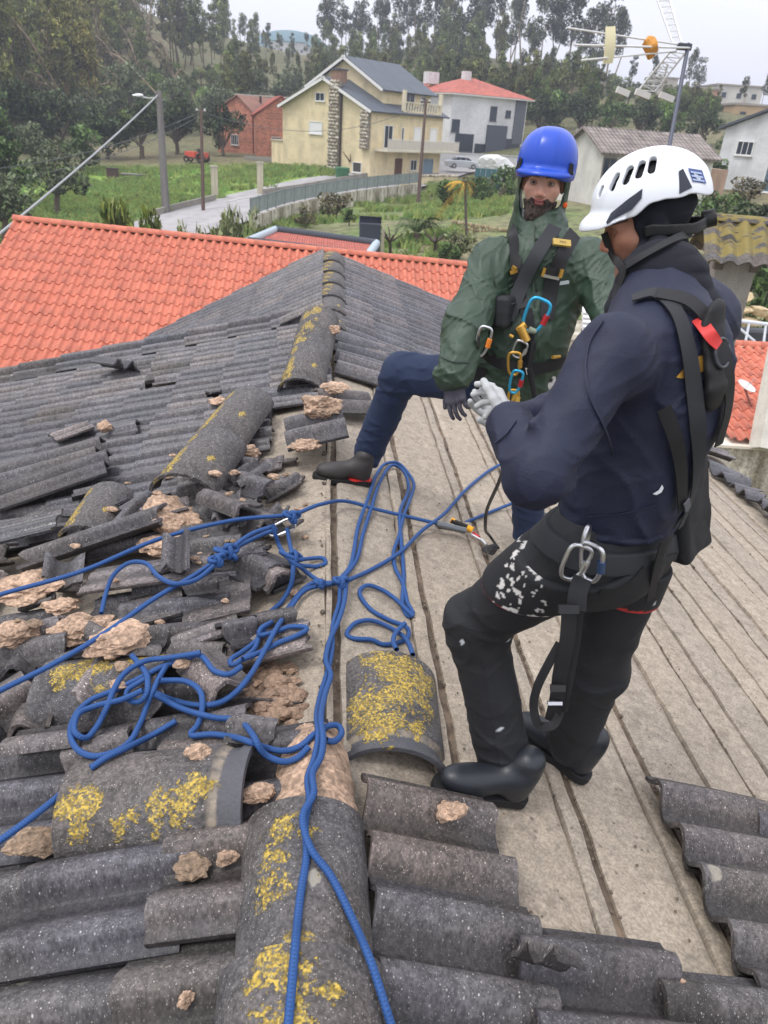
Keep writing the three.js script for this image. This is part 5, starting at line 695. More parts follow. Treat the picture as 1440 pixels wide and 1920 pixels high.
  dev('descender', [975, 612], [988, 640], 0.022, M.gold); dev('descender', [985, 608], [970, 620], 0.016, M.gold); dev('descender', [992, 618], [1004, 622], 0.014, plain(150, 160, 140, { metalness: 0.5 })); dev('lanyard', [1000, 640], [992, 690], 0.014, M.blackWeb); dev('lanyard', [992, 690], [1003, 745], 0.014, M.blackWeb); dev('tag', [988, 690], [990, 702], 0.008, plain(215, 212, 205)); dev('tag', [962, 632], [955, 628], 0.008, M.gold); dev('tag', [1036, 670], [1050, 668], 0.008, M.gold); dev('handle', [968, 735], [962, 752], 0.012, M.yellowL);
  for (const q of [[[1003, 420], [1000, 470], [1000, 520], [1002, 570], [1000, 640]], [[930, 440], [922, 480], [925, 530], [935, 570]], [[825, 668], [850, 678], [880, 680]]]) strapOn(p, 'seam', all, q, 0.006, cloth(38, 54, 42, 0.5), { off: 0.002 });
  for (const [x, y] of [[1006, 450], [1006, 500], [1006, 545]]) { const c = march(all, x, y); if (c) { const b = part('button', new THREE.SphereGeometry(0.008, 10, 6).scale(1, 1, 0.5), plain(40, 48, 42), p); b.position.copy(c); } }
  // pouch
  { const c = march(all, 932, 583), n = grad(all, c), X = V(0, 1, 0).cross(n).normalize(), Y = n.clone().cross(X), g = new THREE.Group(); g.name = 'waist_pouch'; p.add(g); setM(g, basis(X, Y, n, c.addScaledVector(n, 0.035)).multiply(new THREE.Matrix4().makeRotationZ(-0.1))); part('pouch', sdfMesh((x, y, z) => Math.hypot(clamp(Math.abs(x) - 0.045, 0, 9), clamp(Math.abs(y) - 0.045, 0, 9), clamp(Math.abs(z) - 0.012, 0, 9)) - 0.022, [-0.09, -0.09, -0.06], [0.09, 0.09, 0.06], 0.006), cloth(28, 29, 33, 0.7), g); part('zip', tube([V(-0.05, 0.035, 0.035), V(0, 0.038, 0.037), V(0.05, 0.035, 0.035)], 0.0025, 6), plain(60, 62, 66), g); }
  // helmet
  const hel = new THREE.Group(); hel.name = 'helmet'; p.add(hel); setM(hel, basis(HX, HU, HF2, HC.clone().addScaledVector(HU, 0.036)));
  const sel = (c, r, e) => { const m = Math.min(...r); return (x, y, z) => (Math.pow(Math.pow(Math.abs(x - c[0]) / r[0], e) + Math.pow(Math.abs(y - c[1]) / r[1], e) + Math.pow(Math.abs(z - c[2]) / r[2], e), 1 / e) - 1) * m; }, outer = sel([0, 0.035, -0.012], [0.125, 0.148, 0.148], 2.35), inner = sel([0, 0.03, -0.012], [0.116, 0.138, 0.139], 2.35);
  const helF = (x, y, z) => { let d = outer(x, y, z); d -= 0.004 * sstep(0.05, 0.03, Math.abs(x)) * sstep(-0.02, 0.08, z) ; const brim = Math.max(ell([0, 0.012, 0.06], [0.118, 0.035, 0.118])(x, y, z), 0.004 - y); d = sm(d, brim, 0.014); d = smax(d, -inner(x, y, z), 0.003); return smax(d, 0.004 - y - 0.02 * sstep(0.02, 0.1, Math.abs(x)) + 0.004, 0.004); };
  part('shell', sdfMesh(helF, [-0.14, -0.05, -0.18], [0.14, 0.24, 0.2], 0.0042), std({ color: srgb(28, 74, 186), roughness: 0.3 }), hel);
  for (const s of [-1, 1]) { const a = s * 0.85, n = V(Math.sin(a), 0.15, Math.cos(a)).normalize(); const m = part('clip', new THREE.ExtrudeGeometry(new THREE.Shape([new THREE.Vector2(-0.013, -0.02), new THREE.Vector2(0.013, -0.02), new THREE.Vector2(0.008, 0.018), new THREE.Vector2(-0.004, 0.022)]), { depth: 0.008, bevelEnabled: true, bevelSize: 0.002, bevelThickness: 0.002, bevelSegments: 2 }), plain(30, 32, 40), hel); let t = 0.2; for (; t > 0.05; t -= 0.001) if (helF(n.x * t, 0.038, n.z * t) < 0) break; setM(m, basis(V(0, 1, 0).cross(n).normalize(), n.clone().cross(V(0, 1, 0).cross(n).normalize()), n, V(n.x * t, 0.038, n.z * t))); }
  part('vent', box(0.03, 0.004, 0.006, 0, 0.085, 0.132), plain(20, 50, 130), hel);
  part('toggle', rock(0.012, 5, 1, 1, 1, 2, 0.1), plain(226, 96, 40), p).position.copy(march(all, 1059, 384) ?? J.neck);
}
// ================================================================ land
const CP = [[60, 400, 52], [200, 345, 66], [330, 300, 78], [150, 310, 75], [0, 330, 66], [380, 397, 50], [480, 374, 57], [600, 347, 65], [690, 336, 70], [770, 331, 74], [520, 302, 79], [640, 312, 75], [440, 285, 88], [560, 422, 45], [640, 402, 50], [740, 402, 50], [780, 457, 38], [870, 450, 37], [950, 400, 48], [870, 382, 55], [870, 314, 86], [940, 314, 86], [1000, 330, 80], [1110, 372, 48], [1200, 380, 50], [1400, 352, 60], [1430, 335, 75], [60, 262, 95], [200, 225, 108], [330, 205, 120], [470, 192, 128], [560, 175, 140], [60, 90, 140], [200, 85, 150], [320, 95, 162], [450, 118, 178], [560, 120, 188], [0, -60, 190], [200, 0, 200], [380, 60, 205], [620, 150, 165], [700, 150, 160], [800, 150, 160], [900, 150, 158], [1000, 155, 155], [1080, 180, 150], [1000, 128, 172], [900, 105, 195], [760, 95, 205], [620, 112, 220], [1100, 150, 190], [1200, 196, 150], [1300, 196, 140], [1420, 215, 120], [1250, 260, 95]].map((c) => at(...c)).concat([[470, 432, 41.5], [497, 421, 44.5], [540, 405, 49], [600, 390, 54], [660, 377, 59], [720, 368, 64], [786, 360, 69]].flatMap(([x, y, d]) => [at(x + 6, y + 16, d - 1.2), at(x + 14, y + 22, d - 4)])).concat([[-14, -7, 0], [14, -7, 0], [0, -7.2, -12], [-12, -7, -20], [12, -7, -16], [4, -7, -24], [-14, -6.4, -32], [14, -5.6, -30], [0, -7, 30], [-60, -6, 30], [60, -7, 30], [-60, -2, -30], [70, -4, -30], [-180, 26, -120], [-260, 12, 0], [220, -2, -110], [260, -6, 60], [0, -10, 170], [0, 10, -420], [-300, 50, -380], [320, 8, -420], [0, 0, -900], [-700, 20, -500], [700, 0, -500], [-700, 0, 200], [700, -5, 200]].map((c) => V(...c)));
const landH = (() => {
  const n = CP.length, k = (a, b, c, d) => Math.sqrt((a - c) ** 2 + (b - d) ** 2 + 16), A = [];
  for (let i = 0; i < n; i++) { A.push([]); for (let j = 0; j < n; j++) A[i].push(k(CP[i].x, CP[i].z, CP[j].x, CP[j].z) + (i === j ? -0.6 : 0)); A[i].push(1, CP[i].y); } A.push([...new Array(n).fill(1), 0, 0]);
  const N = n + 1; for (let c = 0; c < N; c++) { let p = c; for (let r = c; r < N; r++) if (Math.abs(A[r][c]) > Math.abs(A[p][c])) p = r; [A[c], A[p]] = [A[p], A[c]]; for (let r = 0; r < N; r++) { if (r === c) continue; const f = A[r][c] / A[c][c]; if (f) for (let q = c; q <= N; q++) A[r][q] -= f * A[c][q]; } }
  const w = A.map((r, i) => r[N] / r[i]); return (x, z) => { let s = w[n]; for (let i = 0; i < n; i++) s += w[i] * k(x, z, CP[i].x, CP[i].z); return s; };
})();
const ground = (x, y) => { const d = ray(x, y), o = camera.position; let t = 12; for (let i = 0; i < 900; i++) { const px = o.x + d.x * t, pz = o.z + d.z * t; if (o.y + d.y * t < landH(px, pz)) return V(px, landH(px, pz), pz); t *= 1.005; } return at(x, y, 300); };
const onLand = (p, dy = 0) => V(p.x, landH(p.x, p.z) + dy, p.z);
const toPix = (p) => { const q = p.clone().applyMatrix4(camera.matrixWorldInverse); return [720 + 1400 * q.x / -q.z, 960 - 1400 * q.y / -q.z, -q.z]; };
camera.matrixWorldInverse.copy(camera.matrixWorld).invert();
{
  const nx = 210, nz = 230, sh = (t, a, b) => Math.sinh(t * a) / Math.sinh(a) * b;
  const g = new THREE.PlaneGeometry(1, 1, nx, nz).rotateX(-Math.PI / 2), p = g.attributes.position, c = new Float32Array(p.count * 3), uv = g.attributes.uv;
  for (let i = 0; i < p.count; i++) {
    const x = sh(p.getX(i) * 2, 3.2, 900), z = -60 + sh(p.getZ(i) * 2, 3, 1000); let y = landH(x, z) + 0.35 * fbm(x * 0.05, z * 0.05, 2, 3) * clamp((Math.hypot(x, z + 10) - 20) / 60);
    const [px, py, d] = toPix(V(x, y, z)); let col = mixc(C(108, 114, 76), C(134, 122, 92), clamp(0.5 + 1.2 * fbm(x * 0.06, z * 0.06, 4, 3)));
    const n = fbm(x * 0.22, z * 0.22, 1, 3), dd = Math.hypot(x, z);
    const meadow = sstep(45, 60, -z) * sstep(86, 76, -z) * sstep(1.5, -3, x - (-z - 45) * 0.33 + 2) * sstep(-48, -38, x);
    col = mixc(col, mixc(C(150, 180, 84), C(126, 160, 68), clamp(0.5 + 1.6 * n)), clamp(meadow * 1.15));
    const gard = sstep(66, 58, -z) * sstep(28, 33, -z) * sstep(-8, 0, x) * sstep(30, 24, x); col = mixc(col, mixc(C(150, 140, 112), C(104, 128, 66), clamp(0.45 + 2.2 * n)), gard);
    const bank = sstep(148, 156, -z) * sstep(205, 190, -z) * sstep(10, 24, x) * sstep(62, 50, x); col = mixc(col, mixc(C(150, 122, 88), C(80, 84, 52), clamp(0.6 + 2 * n)), bank * 0.9);
    p.setXYZ(i, x, y, z); uv.setXY(i, x / 3, z / 3); const q = srgb(col[0] * 255, col[1] * 255, col[2] * 255); c[i * 3] = q.r; c[i * 3 + 1] = q.g; c[i * 3 + 2] = q.b;
  }
  g.setAttribute('color', new THREE.BufferAttribute(c, 3)); g.computeVertexNormals();
  const tg = tex(512, 512, (u, v) => { const n = 0.82 + 0.5 * fb2(u * 9, v * 9, 3, 5) + 0.25 * vn(u * 160, v * 160, 2); return [n, n, n * 0.97]; });
  struct('ground', g, std({ vertexColors: true, map: tg, roughness: 1 }));
}
const tWall = tex(512, 512, (u, v) => { const n = 0.93 + 0.14 * fb2(u * 4, v * 4, 1, 4) + 0.04 * fb2(u * 20, v * 3, 4, 3) + 0.06 * vn(u * 120, v * 120, 2); return [n, n * 0.995, n * 0.98]; });
const tStain = tex(512, 512, (u, v) => { const s = clamp(1.3 * fb2(u * 14, v * 2.2, 4, 4) + 0.9 * fb2(u * 4, v * 3, 2, 3) + 0.3); return mixc(C(214, 208, 192), C(128, 118, 98), s).map((x) => x * (0.95 + 0.15 * vn(u * 90, v * 90, 1))); });
const wallM = (r, g, b) => std({ color: srgb(r, g, b), map: tWall, roughness: 0.92 }), stainM = std({ map: tStain, roughness: 0.95 });
// road, kerb walls, fence
const alongPix = (a) => a.map(([x, y, d]) => at(x, y, d));
function stripe(name, pts, w, lift, mat) { const c = new THREE.CatmullRomCurve3(pts, false, 'centripetal'), n = 60, P = [], I = [], U = []; for (let i = 0; i <= n; i++) { const p = c.getPoint(i / n), t = c.getTangent(i / n), s = V(-t.z, 0, t.x).normalize(); for (const k of [-0.5, -0.25, 0, 0.25, 0.5]) { const q = p.clone().addScaledVector(s, k * w); P.push(q.x, Math.max(landH(q.x, q.z), landH(p.x, p.z) - 0.4) + lift, q.z); U.push(k * w / 3, i / n * c.getLength() / 3); } if (i) for (let k = 0; k < 4; k++) { const a = (i - 1) * 5 + k; I.push(a, a + 5, a + 1, a + 1, a + 5, a + 6); } } const g = new THREE.BufferGeometry(); g.setAttribute('position', new THREE.Float32BufferAttribute(P, 3)); g.setAttribute('uv', new THREE.Float32BufferAttribute(U, 2)); g.setIndex(I); g.computeVertexNormals(); if (g.attributes.normal.getY(0) < 0) { g.index.array.reverse(); g.computeVertexNormals(); } return struct(name, g, mat); }
const roadPts = alongPix([[250, 440, 41], [350, 415, 46], [430, 390, 52], [520, 367, 58.5], [620, 347, 65], [715, 337, 70], [790, 328, 76], [850, 318, 84], [950, 318, 90]]);
stripe('road', roadPts, 6.4, 0.14, std({ color: srgb(172, 170, 172), map: tWall, roughness: 0.9 }));
stripe('road_line', alongPix([[420, 378, 54], [480, 365, 58], [560, 350, 63]]), 0.12, 0.17, plain(205, 203, 200));
function wallAlong(name, label, pts, h, t, mat, drop = 0.5, cat = 'wall') { const c = new THREE.CatmullRomCurve3(pts, false, 'centripetal'), n = Math.max(8, Math.round(c.getLength() / 1.2)), g = sheet(n, 2, (a, b) => { const p = c.getPoint(a); return V(p.x, p.y + lerp(-drop, h, b), p.z); }, t, null); const p = g.attributes.position, uv = g.attributes.uv; for (let i = 0; i < p.count; i++) uv.setXY(i, (p.getX(i) - p.getZ(i)) / 4, p.getY(i) / 2.2); return tag(solo(name, g, mat), label, cat); }
const fl = [[470, 432, 41.5], [497, 421, 44.5], [540, 405, 49], [600, 390, 54], [660, 377, 59], [720, 368, 64], [786, 360, 69]], fTop = alongPix(fl.map(([x, y, d]) => [x, y - 22 * (50 / d), d]));
wallAlong('retaining_wall', 'stained cream retaining wall under the grey fence along the curved road', fTop, 0, 0.25, stainM, 1.7);
{
  const f = thing('road_fence', 'grey panelled metal fence along the outer edge of the curved road', 'fence'), c = new THREE.CatmullRomCurve3(fTop, false, 'centripetal'), n = 17, pm = wallM(150, 160, 160), fm = plain(116, 126, 126);
  for (let i = 0; i < n; i++) { const a = c.getPointAt(i / n), b = c.getPointAt((i + 1) / n), L = a.distanceTo(b), m = a.clone().lerp(b, 0.5), ang = Math.atan2(-(b.z - a.z), b.x - a.x), tilt = Math.asin((b.y - a.y) / L); for (const [nm, g, mm] of [['fence_panel', box(L - 0.07, 0.78, 0.03, 0, 0.47, 0), pm], ['fence_rail', box(L, 0.05, 0.06, 0, 0.9, 0), fm]]) { const o = part(nm, g, mm, f); o.position.copy(m); o.rotation.set(0, ang, tilt, 'YZX'); } const q = part('fence_post', box(0.07, 1.0, 0.07, 0, 0.45, 0), fm, f); q.position.copy(a); }
}
for (const [l, a, h] of [['low grey kerb wall left of the left gate pillar', [[285, 400, 48], [340, 388, 51], [400, 368, 55]], 0.5], ['low grey wall right of the right gate pillar beside the road', [[492, 355, 58.5], [560, 345, 62], [640, 334, 67], [700, 327, 71]], 0.55], ['stone edged wall in front of the cream house along the meadow', [[460, 300, 79], [540, 312, 77], [640, 322, 73], [668, 326, 71]], 0.45]]) wallAlong('low_wall', l, alongPix(a).map((p) => onLand(p)), h, 0.2, wallM(150, 146, 138), 0.4);
for (const [l, x, y0, y1, d] of [['left cream gate pillar at the meadow entrance', 403, 312, 362, 56], ['right cream gate pillar at the meadow entrance', 488, 305, 352, 59]]) { const a = at(x, y1, d), b = at(x, y0, d), g = thing('gate_pillar', l, 'pillar', null, a); part('shaft', box(0.45, b.y - a.y + 0.5, 0.45, 0, (b.y - a.y) / 2 - 0.25, 0), wallM(206, 198, 176), g); part('cap', box(0.55, 0.1, 0.55, 0, b.y - a.y + 0.05, 0), wallM(190, 184, 168), g); }
// stone terrace wall right of the palm
{ const w = thing('stone_wall', 'dry stone terrace wall below the yellow leaved palm', 'wall'); R = mulberry(8); const A = at(845, 448, 40), B = at(985, 470, 40), N = 26; const st = [0, 1, 2].map((i) => wallM(...[[168, 150, 118], [146, 130, 102], [184, 168, 136]][i])), gs = [0, 1, 2].map((i) => rock(0.5, i * 7 + 1, 1, 0.62, 0.7, 2, 0.2)); for (let r = 0; r < 6; r++) for (let i = 0; i < N; i++) { const o = part('stone', pick(gs), pick(st), w); o.position.copy(A).lerp(B, (i + 0.5 * (r % 2)) / N); o.position.y += r * 0.22 + rr(-0.02, 0.02) - 0.25; o.position.z += -r * 0.03; const L = A.distanceTo(B) / N; o.scale.set(L * 1.1, 0.36 * rr(0.9, 1.1), 0.5); o.rotation.y = rr(-0.2, 0.2) + (R() < 0.5 ? 3.1 : 0); } }
// far hill and its white works
{ const P = at(540, 92, 620), g = new THREE.SphereGeometry(1, 40, 20, 0, Math.PI * 2, 0, Math.PI / 2); g.scale(34, 16, 34); struct('hill', g, plain(60, 108, 116)).position.copy(at(545, 100, 620)); }
// ================================================================ buildings
const glassM = std({ color: srgb(44, 54, 66), roughness: 0.12 }), frameM = plain(225, 224, 220), shutterM = plain(226, 226, 224), slateM = std({ color: srgb(84, 92, 104), map: tWall, roughness: 0.6 });
function frame(name, label, cat, P, dirX) { const g = thing(name, label, cat, null, P); const X = dirX.clone().setY(0).normalize(); g.rotation.y = Math.atan2(-X.z, X.x); return g; }
function gable(w, d, h, e, hr, mat, parent, name = 'wall') { // body 0..w along x, 0..-d along z, eaves h, ridge hr, ridge along x
  const s = new THREE.Shape([new THREE.Vector2(0, e), new THREE.Vector2(d, e), new THREE.Vector2(d, h), new THREE.Vector2(d / 2, hr), new THREE.Vector2(0, h)]); return part(name, boxUV(new THREE.ExtrudeGeometry(s, { depth: w, bevelEnabled: false }).rotateY(Math.PI / 2), 0.3), mat, parent);
}
function roofPitch(parent, mat, w, d, h, hr, { over = 0.4, t = 0.14, x0 = 0, z0 = 0, name = 'roof' } = {}) { for (const k of [0, 1]) { const L = Math.hypot(d / 2, hr - h), a = Math.atan2(hr - h, d / 2), g = box(w + 2 * over, t, L + over, w / 2, t / 2, 0); const o = part(name, boxUV(g, 0.3), mat, parent); o.position.set(x0, (h + hr) / 2 + 0.03 - over * 0.5 * Math.sin(a), z0 + (k ? -d * 0.75 - over * 0.5 * Math.cos(a) : -d * 0.25 + over * 0.5 * Math.cos(a))); o.rotation.x = k ? -a : a; } }
function opening(parent, name, x, y, z, w, h, face, { m = glassM, fr = frameM, bars = 1, t = 0.07 } = {}) { // face 'z' looks to +z, 'x' looks to -x
  const g = new THREE.Group(); g.name = name; parent.add(g); g.position.set(x, y, z); if (face === 'x') g.rotation.y = -Math.PI / 2; part(m === glassM ? 'pane' : 'leaf', box(w - t, h - t, 0.03, 0, h / 2, 0.012), m, g); const fs = [box(w, t, 0.09, 0, t / 2, 0.03), box(w, t, 0.09, 0, h - t / 2, 0.03), box(t, h - 2 * t, 0.09, -w / 2 + t / 2, h / 2, 0.03), box(t, h - 2 * t, 0.09, w / 2 - t / 2, h / 2, 0.03)]; for (let i = 1; i <= bars; i++) fs.push(box(0.045, h - 2 * t, 0.06, -w / 2 + w * i / (bars + 1), h / 2, 0.03)); part('frame', merge(fs), fr, g); part('sill', box(w + 0.14, 0.06, 0.16, 0, -0.035, 0.06), fr, g); return g;
}
{ // cream house
  const P = at(692, 338, 70), h = frame('cream_house', 'large three storey cream house with slate roofs, balconies and a stone clad chimney', 'house', P, at(833, 322, 78.5).sub(P)); h.scale.y = 0.9; const cm = wallM(238, 222, 184);
  const W = 11.4, D = 11.4, He = 6.4, Hr = 9.1; gable(W, D, He, -1.5, Hr, cm, h); roofPitch(h, slateM, W, D, He, Hr, { over: 0.45 });
  const up = gable(7.6, 9.5, 8.4, 6, 11.2, cm, h, 'upper_storey'); up.position.set(3.2, 0, -1.3); roofPitch(h, slateM, 7.6, 9.5, 8.5, 11.25, { x0: 3.2, z0: -1.3, over: 0.5 });
  const lean = part('annex', box(5.4, 4.6, 1.6, 2.7, 0.6, -D - 0.8), cm, h); part('annex_roof', box(5.6, 0.14, 1.7, 2.7, 2.97, -D - 0.83), wallM(200, 190, 170), h);
  // white verge boards
  for (const [w, d, e, r, x, z] of [[W, D, He, Hr, -0.47, 0], [7.6, 9.5, 8.5, 11.25, 2.68, -1.3]]) for (const k of [0, 1]) { const L = Math.hypot(d / 2, r - e) + 0.5, a = Math.atan2(r - e, d / 2), o = part('verge_board', box(0.05, 0.26, L), frameM, h); o.position.set(x - 0.03, (e + r) / 2 - 0.02, z + (k ? -d * 0.75 : -d * 0.25)); o.rotation.x = k ? -a : a; }
  // stone clad chimney and corner pier: stones proud of the shaft
  const stones = [wallM(196, 186, 168), wallM(168, 158, 142), wallM(212, 204, 190)]; R = mulberry(3); const sg = [0, 1, 2, 3].map((i) => rock(0.5, i * 5 + 2, 1, 0.7, 0.8, 1, 0.2));
  for (const [z, w, y0, y1, x, nm] of [[-4.3, 1.15, -0.6, 8.9, -0.2, 'chimney'], [-0.6, 0.9, 2.9, 6.3, -0.12, 'pier']]) { const c = part(nm, box(0.5, y1 - y0, w, x, (y0 + y1) / 2, z), wallM(150, 142, 130), h); const n = 3, rows = Math.round((y1 - y0) / 0.32); for (let r = 0; r < rows; r++) for (let i = 0; i < n; i++) { const s = part('stone', pick(sg), pick(stones), c); s.position.set(x - 0.25, y0 + (r + 0.5) * 0.32, z - w / 2 + (i + 0.5 + 0.25 * (r % 2 ? 1 : -1)) * w / n); s.scale.set(0.3, 0.44, w / n * 1.35); } }
  part('chimney_top', box(0.9, 1.1, 1.1, 0.25, 9.3, -4.3), wallM(150, 120, 104), h); part('chimney_cap', box(1.1, 0.12, 1.3, 0.25, 9.92, -4.3), slateM, h); part('downpipe', cyl(0.06, 0.06, 9, 8).translate(-0.1, 3.9, -3.6), plain(70, 58, 50), h);
  opening(h, 'window', 0, 7.0, -6.4, 1.2, 0.8, 'x'); opening(h, 'window', 0, 3.9, -6.9, 1.7, 1.2, 'x', { m: shutterM, bars: 0 }); opening(h, 'window', 0, 0.6, -1.5, 1.1, 1.0, 'x', { m: plain(70, 66, 62), bars: 0 });
  opening(h, 'door', 4.35, 0, 0, 1.1, 2.1, 'z', { m: plain(92, 58, 48), fr: plain(110, 74, 60), bars: 0 }); opening(h, 'window', 6.8, 0.9, 0, 1.1, 1.1, 'z'); opening(h, 'garage_door', 9.3, 0, 0, 1.7, 2.1, 'z', { m: plain(120, 142, 158), fr: plain(150, 165, 175), bars: 1 });
  opening(h, 'balcony_door', 2.5, 3.05, 0, 1.3, 2.15, 'z'); opening(h, 'window', 4.7, 3.6, 0, 0.4, 1.5, 'z', { bars: 0 }); for (const x of [7.1, 9.8]) opening(h, 'shuttered_door', x, 3.05, 0, 1.2, 2.15, 'z', { m: shutterM, bars: 0 });
  part('balcony_slab', box(12.0, 0.2, 1.5, 6.6, 2.88, 0.76), wallM(232, 226, 208), h); const rail = part('balcony_rail', box(11.9, 0.05, 0.05, 6.6, 3.95, 1.46), frameM, h); for (let i = 0; i < 11; i++) part('balcony_panel', box(1.02, 0.86, 0.03, 1.2 + i * 1.08, 3.46, 1.46), std({ color: srgb(205, 198, 184), roughness: 0.4 }), h);
  part('balcony_slab', box(6.2, 0.2, 1.6, 7.6, 6.55, -0.6), wallM(232, 220, 188), h); for (let i = 0; i < 14; i++) part('baluster', box(0.14, 0.75, 0.12, 4.75 + i * 0.44, 7.02, 0.1), wallM(236, 226, 200), h); part('balcony_rail', box(6.2, 0.1, 0.18, 7.6, 7.45, 0.1), wallM(236, 226, 200), h); for (const x of [4.6, 10.6]) part('balcony_post', box(0.3, 1.9, 0.3, x, 7.6, 0.05), wallM(236, 226, 200), h);
  opening(h, 'balcony_door', 7.2, 6.66, -1.3, 1.6, 1.75, 'z'); opening(h, 'window', 9.4, 7.1, -1.3, 0.9, 1.1, 'z');
  const fw = thing('front_wall', 'low cream wall topped with rubble stones in front of the cream house', 'wall', null, P.clone()); fw.rotation.y = h.rotation.y; part('wall', box(9.5, 1.4, 0.2, 5.5, -0.2, 3.1), cm, fw); for (let i = 0; i < 30; i++) { const s = part('stone', pick(sg), pick(stones), fw); s.position.set(0.9 + i * 0.32, 0.55 + rr(0, 0.1), 3.1); s.scale.set(0.42, 0.4, 0.36); s.rotation.y = rr(0, 3); }
}
{ // brick houses
  const brickT = tex(512, 512, (u, v) => { const b = 0.9 + 0.2 * vn(Math.floor(u * 22 + (Math.floor(v * 36) % 2) * 0.5), Math.floor(v * 36), 3) + 0.25 * fb2(u * 6, v * 6, 4, 3); const j = Math.min((v * 36) % 1, (u * 22 + (Math.floor(v * 36) % 2) * 0.5) % 1) < 0.1; return j ? C(150, 120, 104) : C(206 * b, 134 * b, 108 * b); }), bm = std({ map: rep(brickT, 0.5, 0.5), roughness: 0.95 });
  for (const [l, a, b, dp, e, r, roofC] of [['left brick house with a bare gable and grey tiled roof', [409, 285, 88], [474, 290, 86], 9, 4.3, 5.9, [150, 112, 98]], ['right smaller brick house with a barred window beside the cream annex', [481, 292, 83], [556, 296, 84], 8, 4.0, 5.9, [160, 84, 70]]]) {
    const P = at(...a), Q = at(...b), w = Math.hypot(Q.x - P.x, Q.z - P.z), h = frame('brick_house', l, 'house', P, Q.clone().sub(P)), s = new THREE.Shape([new THREE.Vector2(0, -1.5), new THREE.Vector2(w, -1.5), new THREE.Vector2(w, e), new THREE.Vector2(w * 0.62, r), new THREE.Vector2(0, e)]); part('wall', boxUV(new THREE.ExtrudeGeometry(s, { depth: dp, bevelEnabled: false }).translate(0, 0, -dp)), bm, h);
    for (const [x0, y0, x1, y1] of [[-0.25, e - 0.05, w * 0.62, r + 0.02], [w * 0.62, r + 0.02, w + 0.25, e - 0.03]]) { const L = Math.hypot(x1 - x0, y1 - y0), o = part('roof', boxUV(box(L, 0.12, dp + 0.5, L / 2, 0.07, -dp / 2), 0.4), wallM(...roofC), h); o.position.set(x0, y0, 0); o.rotation.z = Math.atan2(y1 - y0, x1 - x0); }
    opening(h, 'window', w * 0.5, 0.9, 0, 1.1, 1.1, 'z', { bars: 3, fr: plain(200, 196, 190) }); part('flue', cyl(0.14, 0.14, 1.4, 8).translate(w * 0.8, e + 1.1, -3), plain(60, 50, 48), h);
  }
  const P = at(443, 200, 98), Q = at(556, 205, 98), h = frame('white_shed', 'long flat white shed behind the brick houses', 'shed', P, Q.clone().sub(P)); part('wall', box(P.distanceTo(Q), 4.5, 5, P.distanceTo(Q) / 2, -0.9, -2.5), wallM(206, 200, 192), h); part('roof', box(P.distanceTo(Q) + 0.4, 0.16, 5.4, P.distanceTo(Q) / 2, 1.43, -2.5), wallM(196, 190, 182), h);
}
const redTile = tex(256, 256, (u, v) => { const r = 0.86 + 0.14 * Math.sin(u * Math.PI * 2 * 12) + 0.12 * Math.sign(Math.sin(v * Math.PI * 2 * 8)) * 0.3 + 0.25 * fb2(u * 8, v * 8, 3, 3); return C(190 * r, 104 * r, 88 * r); }), redRoofM = std({ map: redTile, roughness: 0.8 }), greyTile = tex(256, 256, (u, v) => { const r = 0.85 + 0.16 * Math.sin(u * Math.PI * 2 * 12) + 0.06 * Math.sign(Math.sin(v * Math.PI * 2 * 8)) + 0.35 * fb2(u * 6, v * 6, 3, 4); return C(136 * r, 126 * r, 120 * r); }), greyRoofM = std({ map: greyTile, roughness: 0.85 });
function hipRoof(w, d, h, rise, over) { const a = -over, b = w + over, c = over, e = -d - over, r = d / 2, P = [a, h, c, b, h, c, b, h, e, a, h, e, r, h + rise, -d / 2, w - r, h + rise, -d / 2], g = new THREE.BufferGeometry(); if (w < d) { P[12] = w / 2; P[15] = w / 2; P[14] = -r * w / d; P[17] = -d + r * w / d; } g.setAttribute('position', new THREE.Float32BufferAttribute(P, 3)); g.setIndex([0, 1, 5, 0, 5, 4, 1, 2, 5, 2, 3, 4, 2, 4, 5, 3, 0, 4, 0, 2, 1, 0, 3, 2]); const n = g.toNonIndexed(); n.computeVertexNormals(); return boxUV(n, 0.35); }
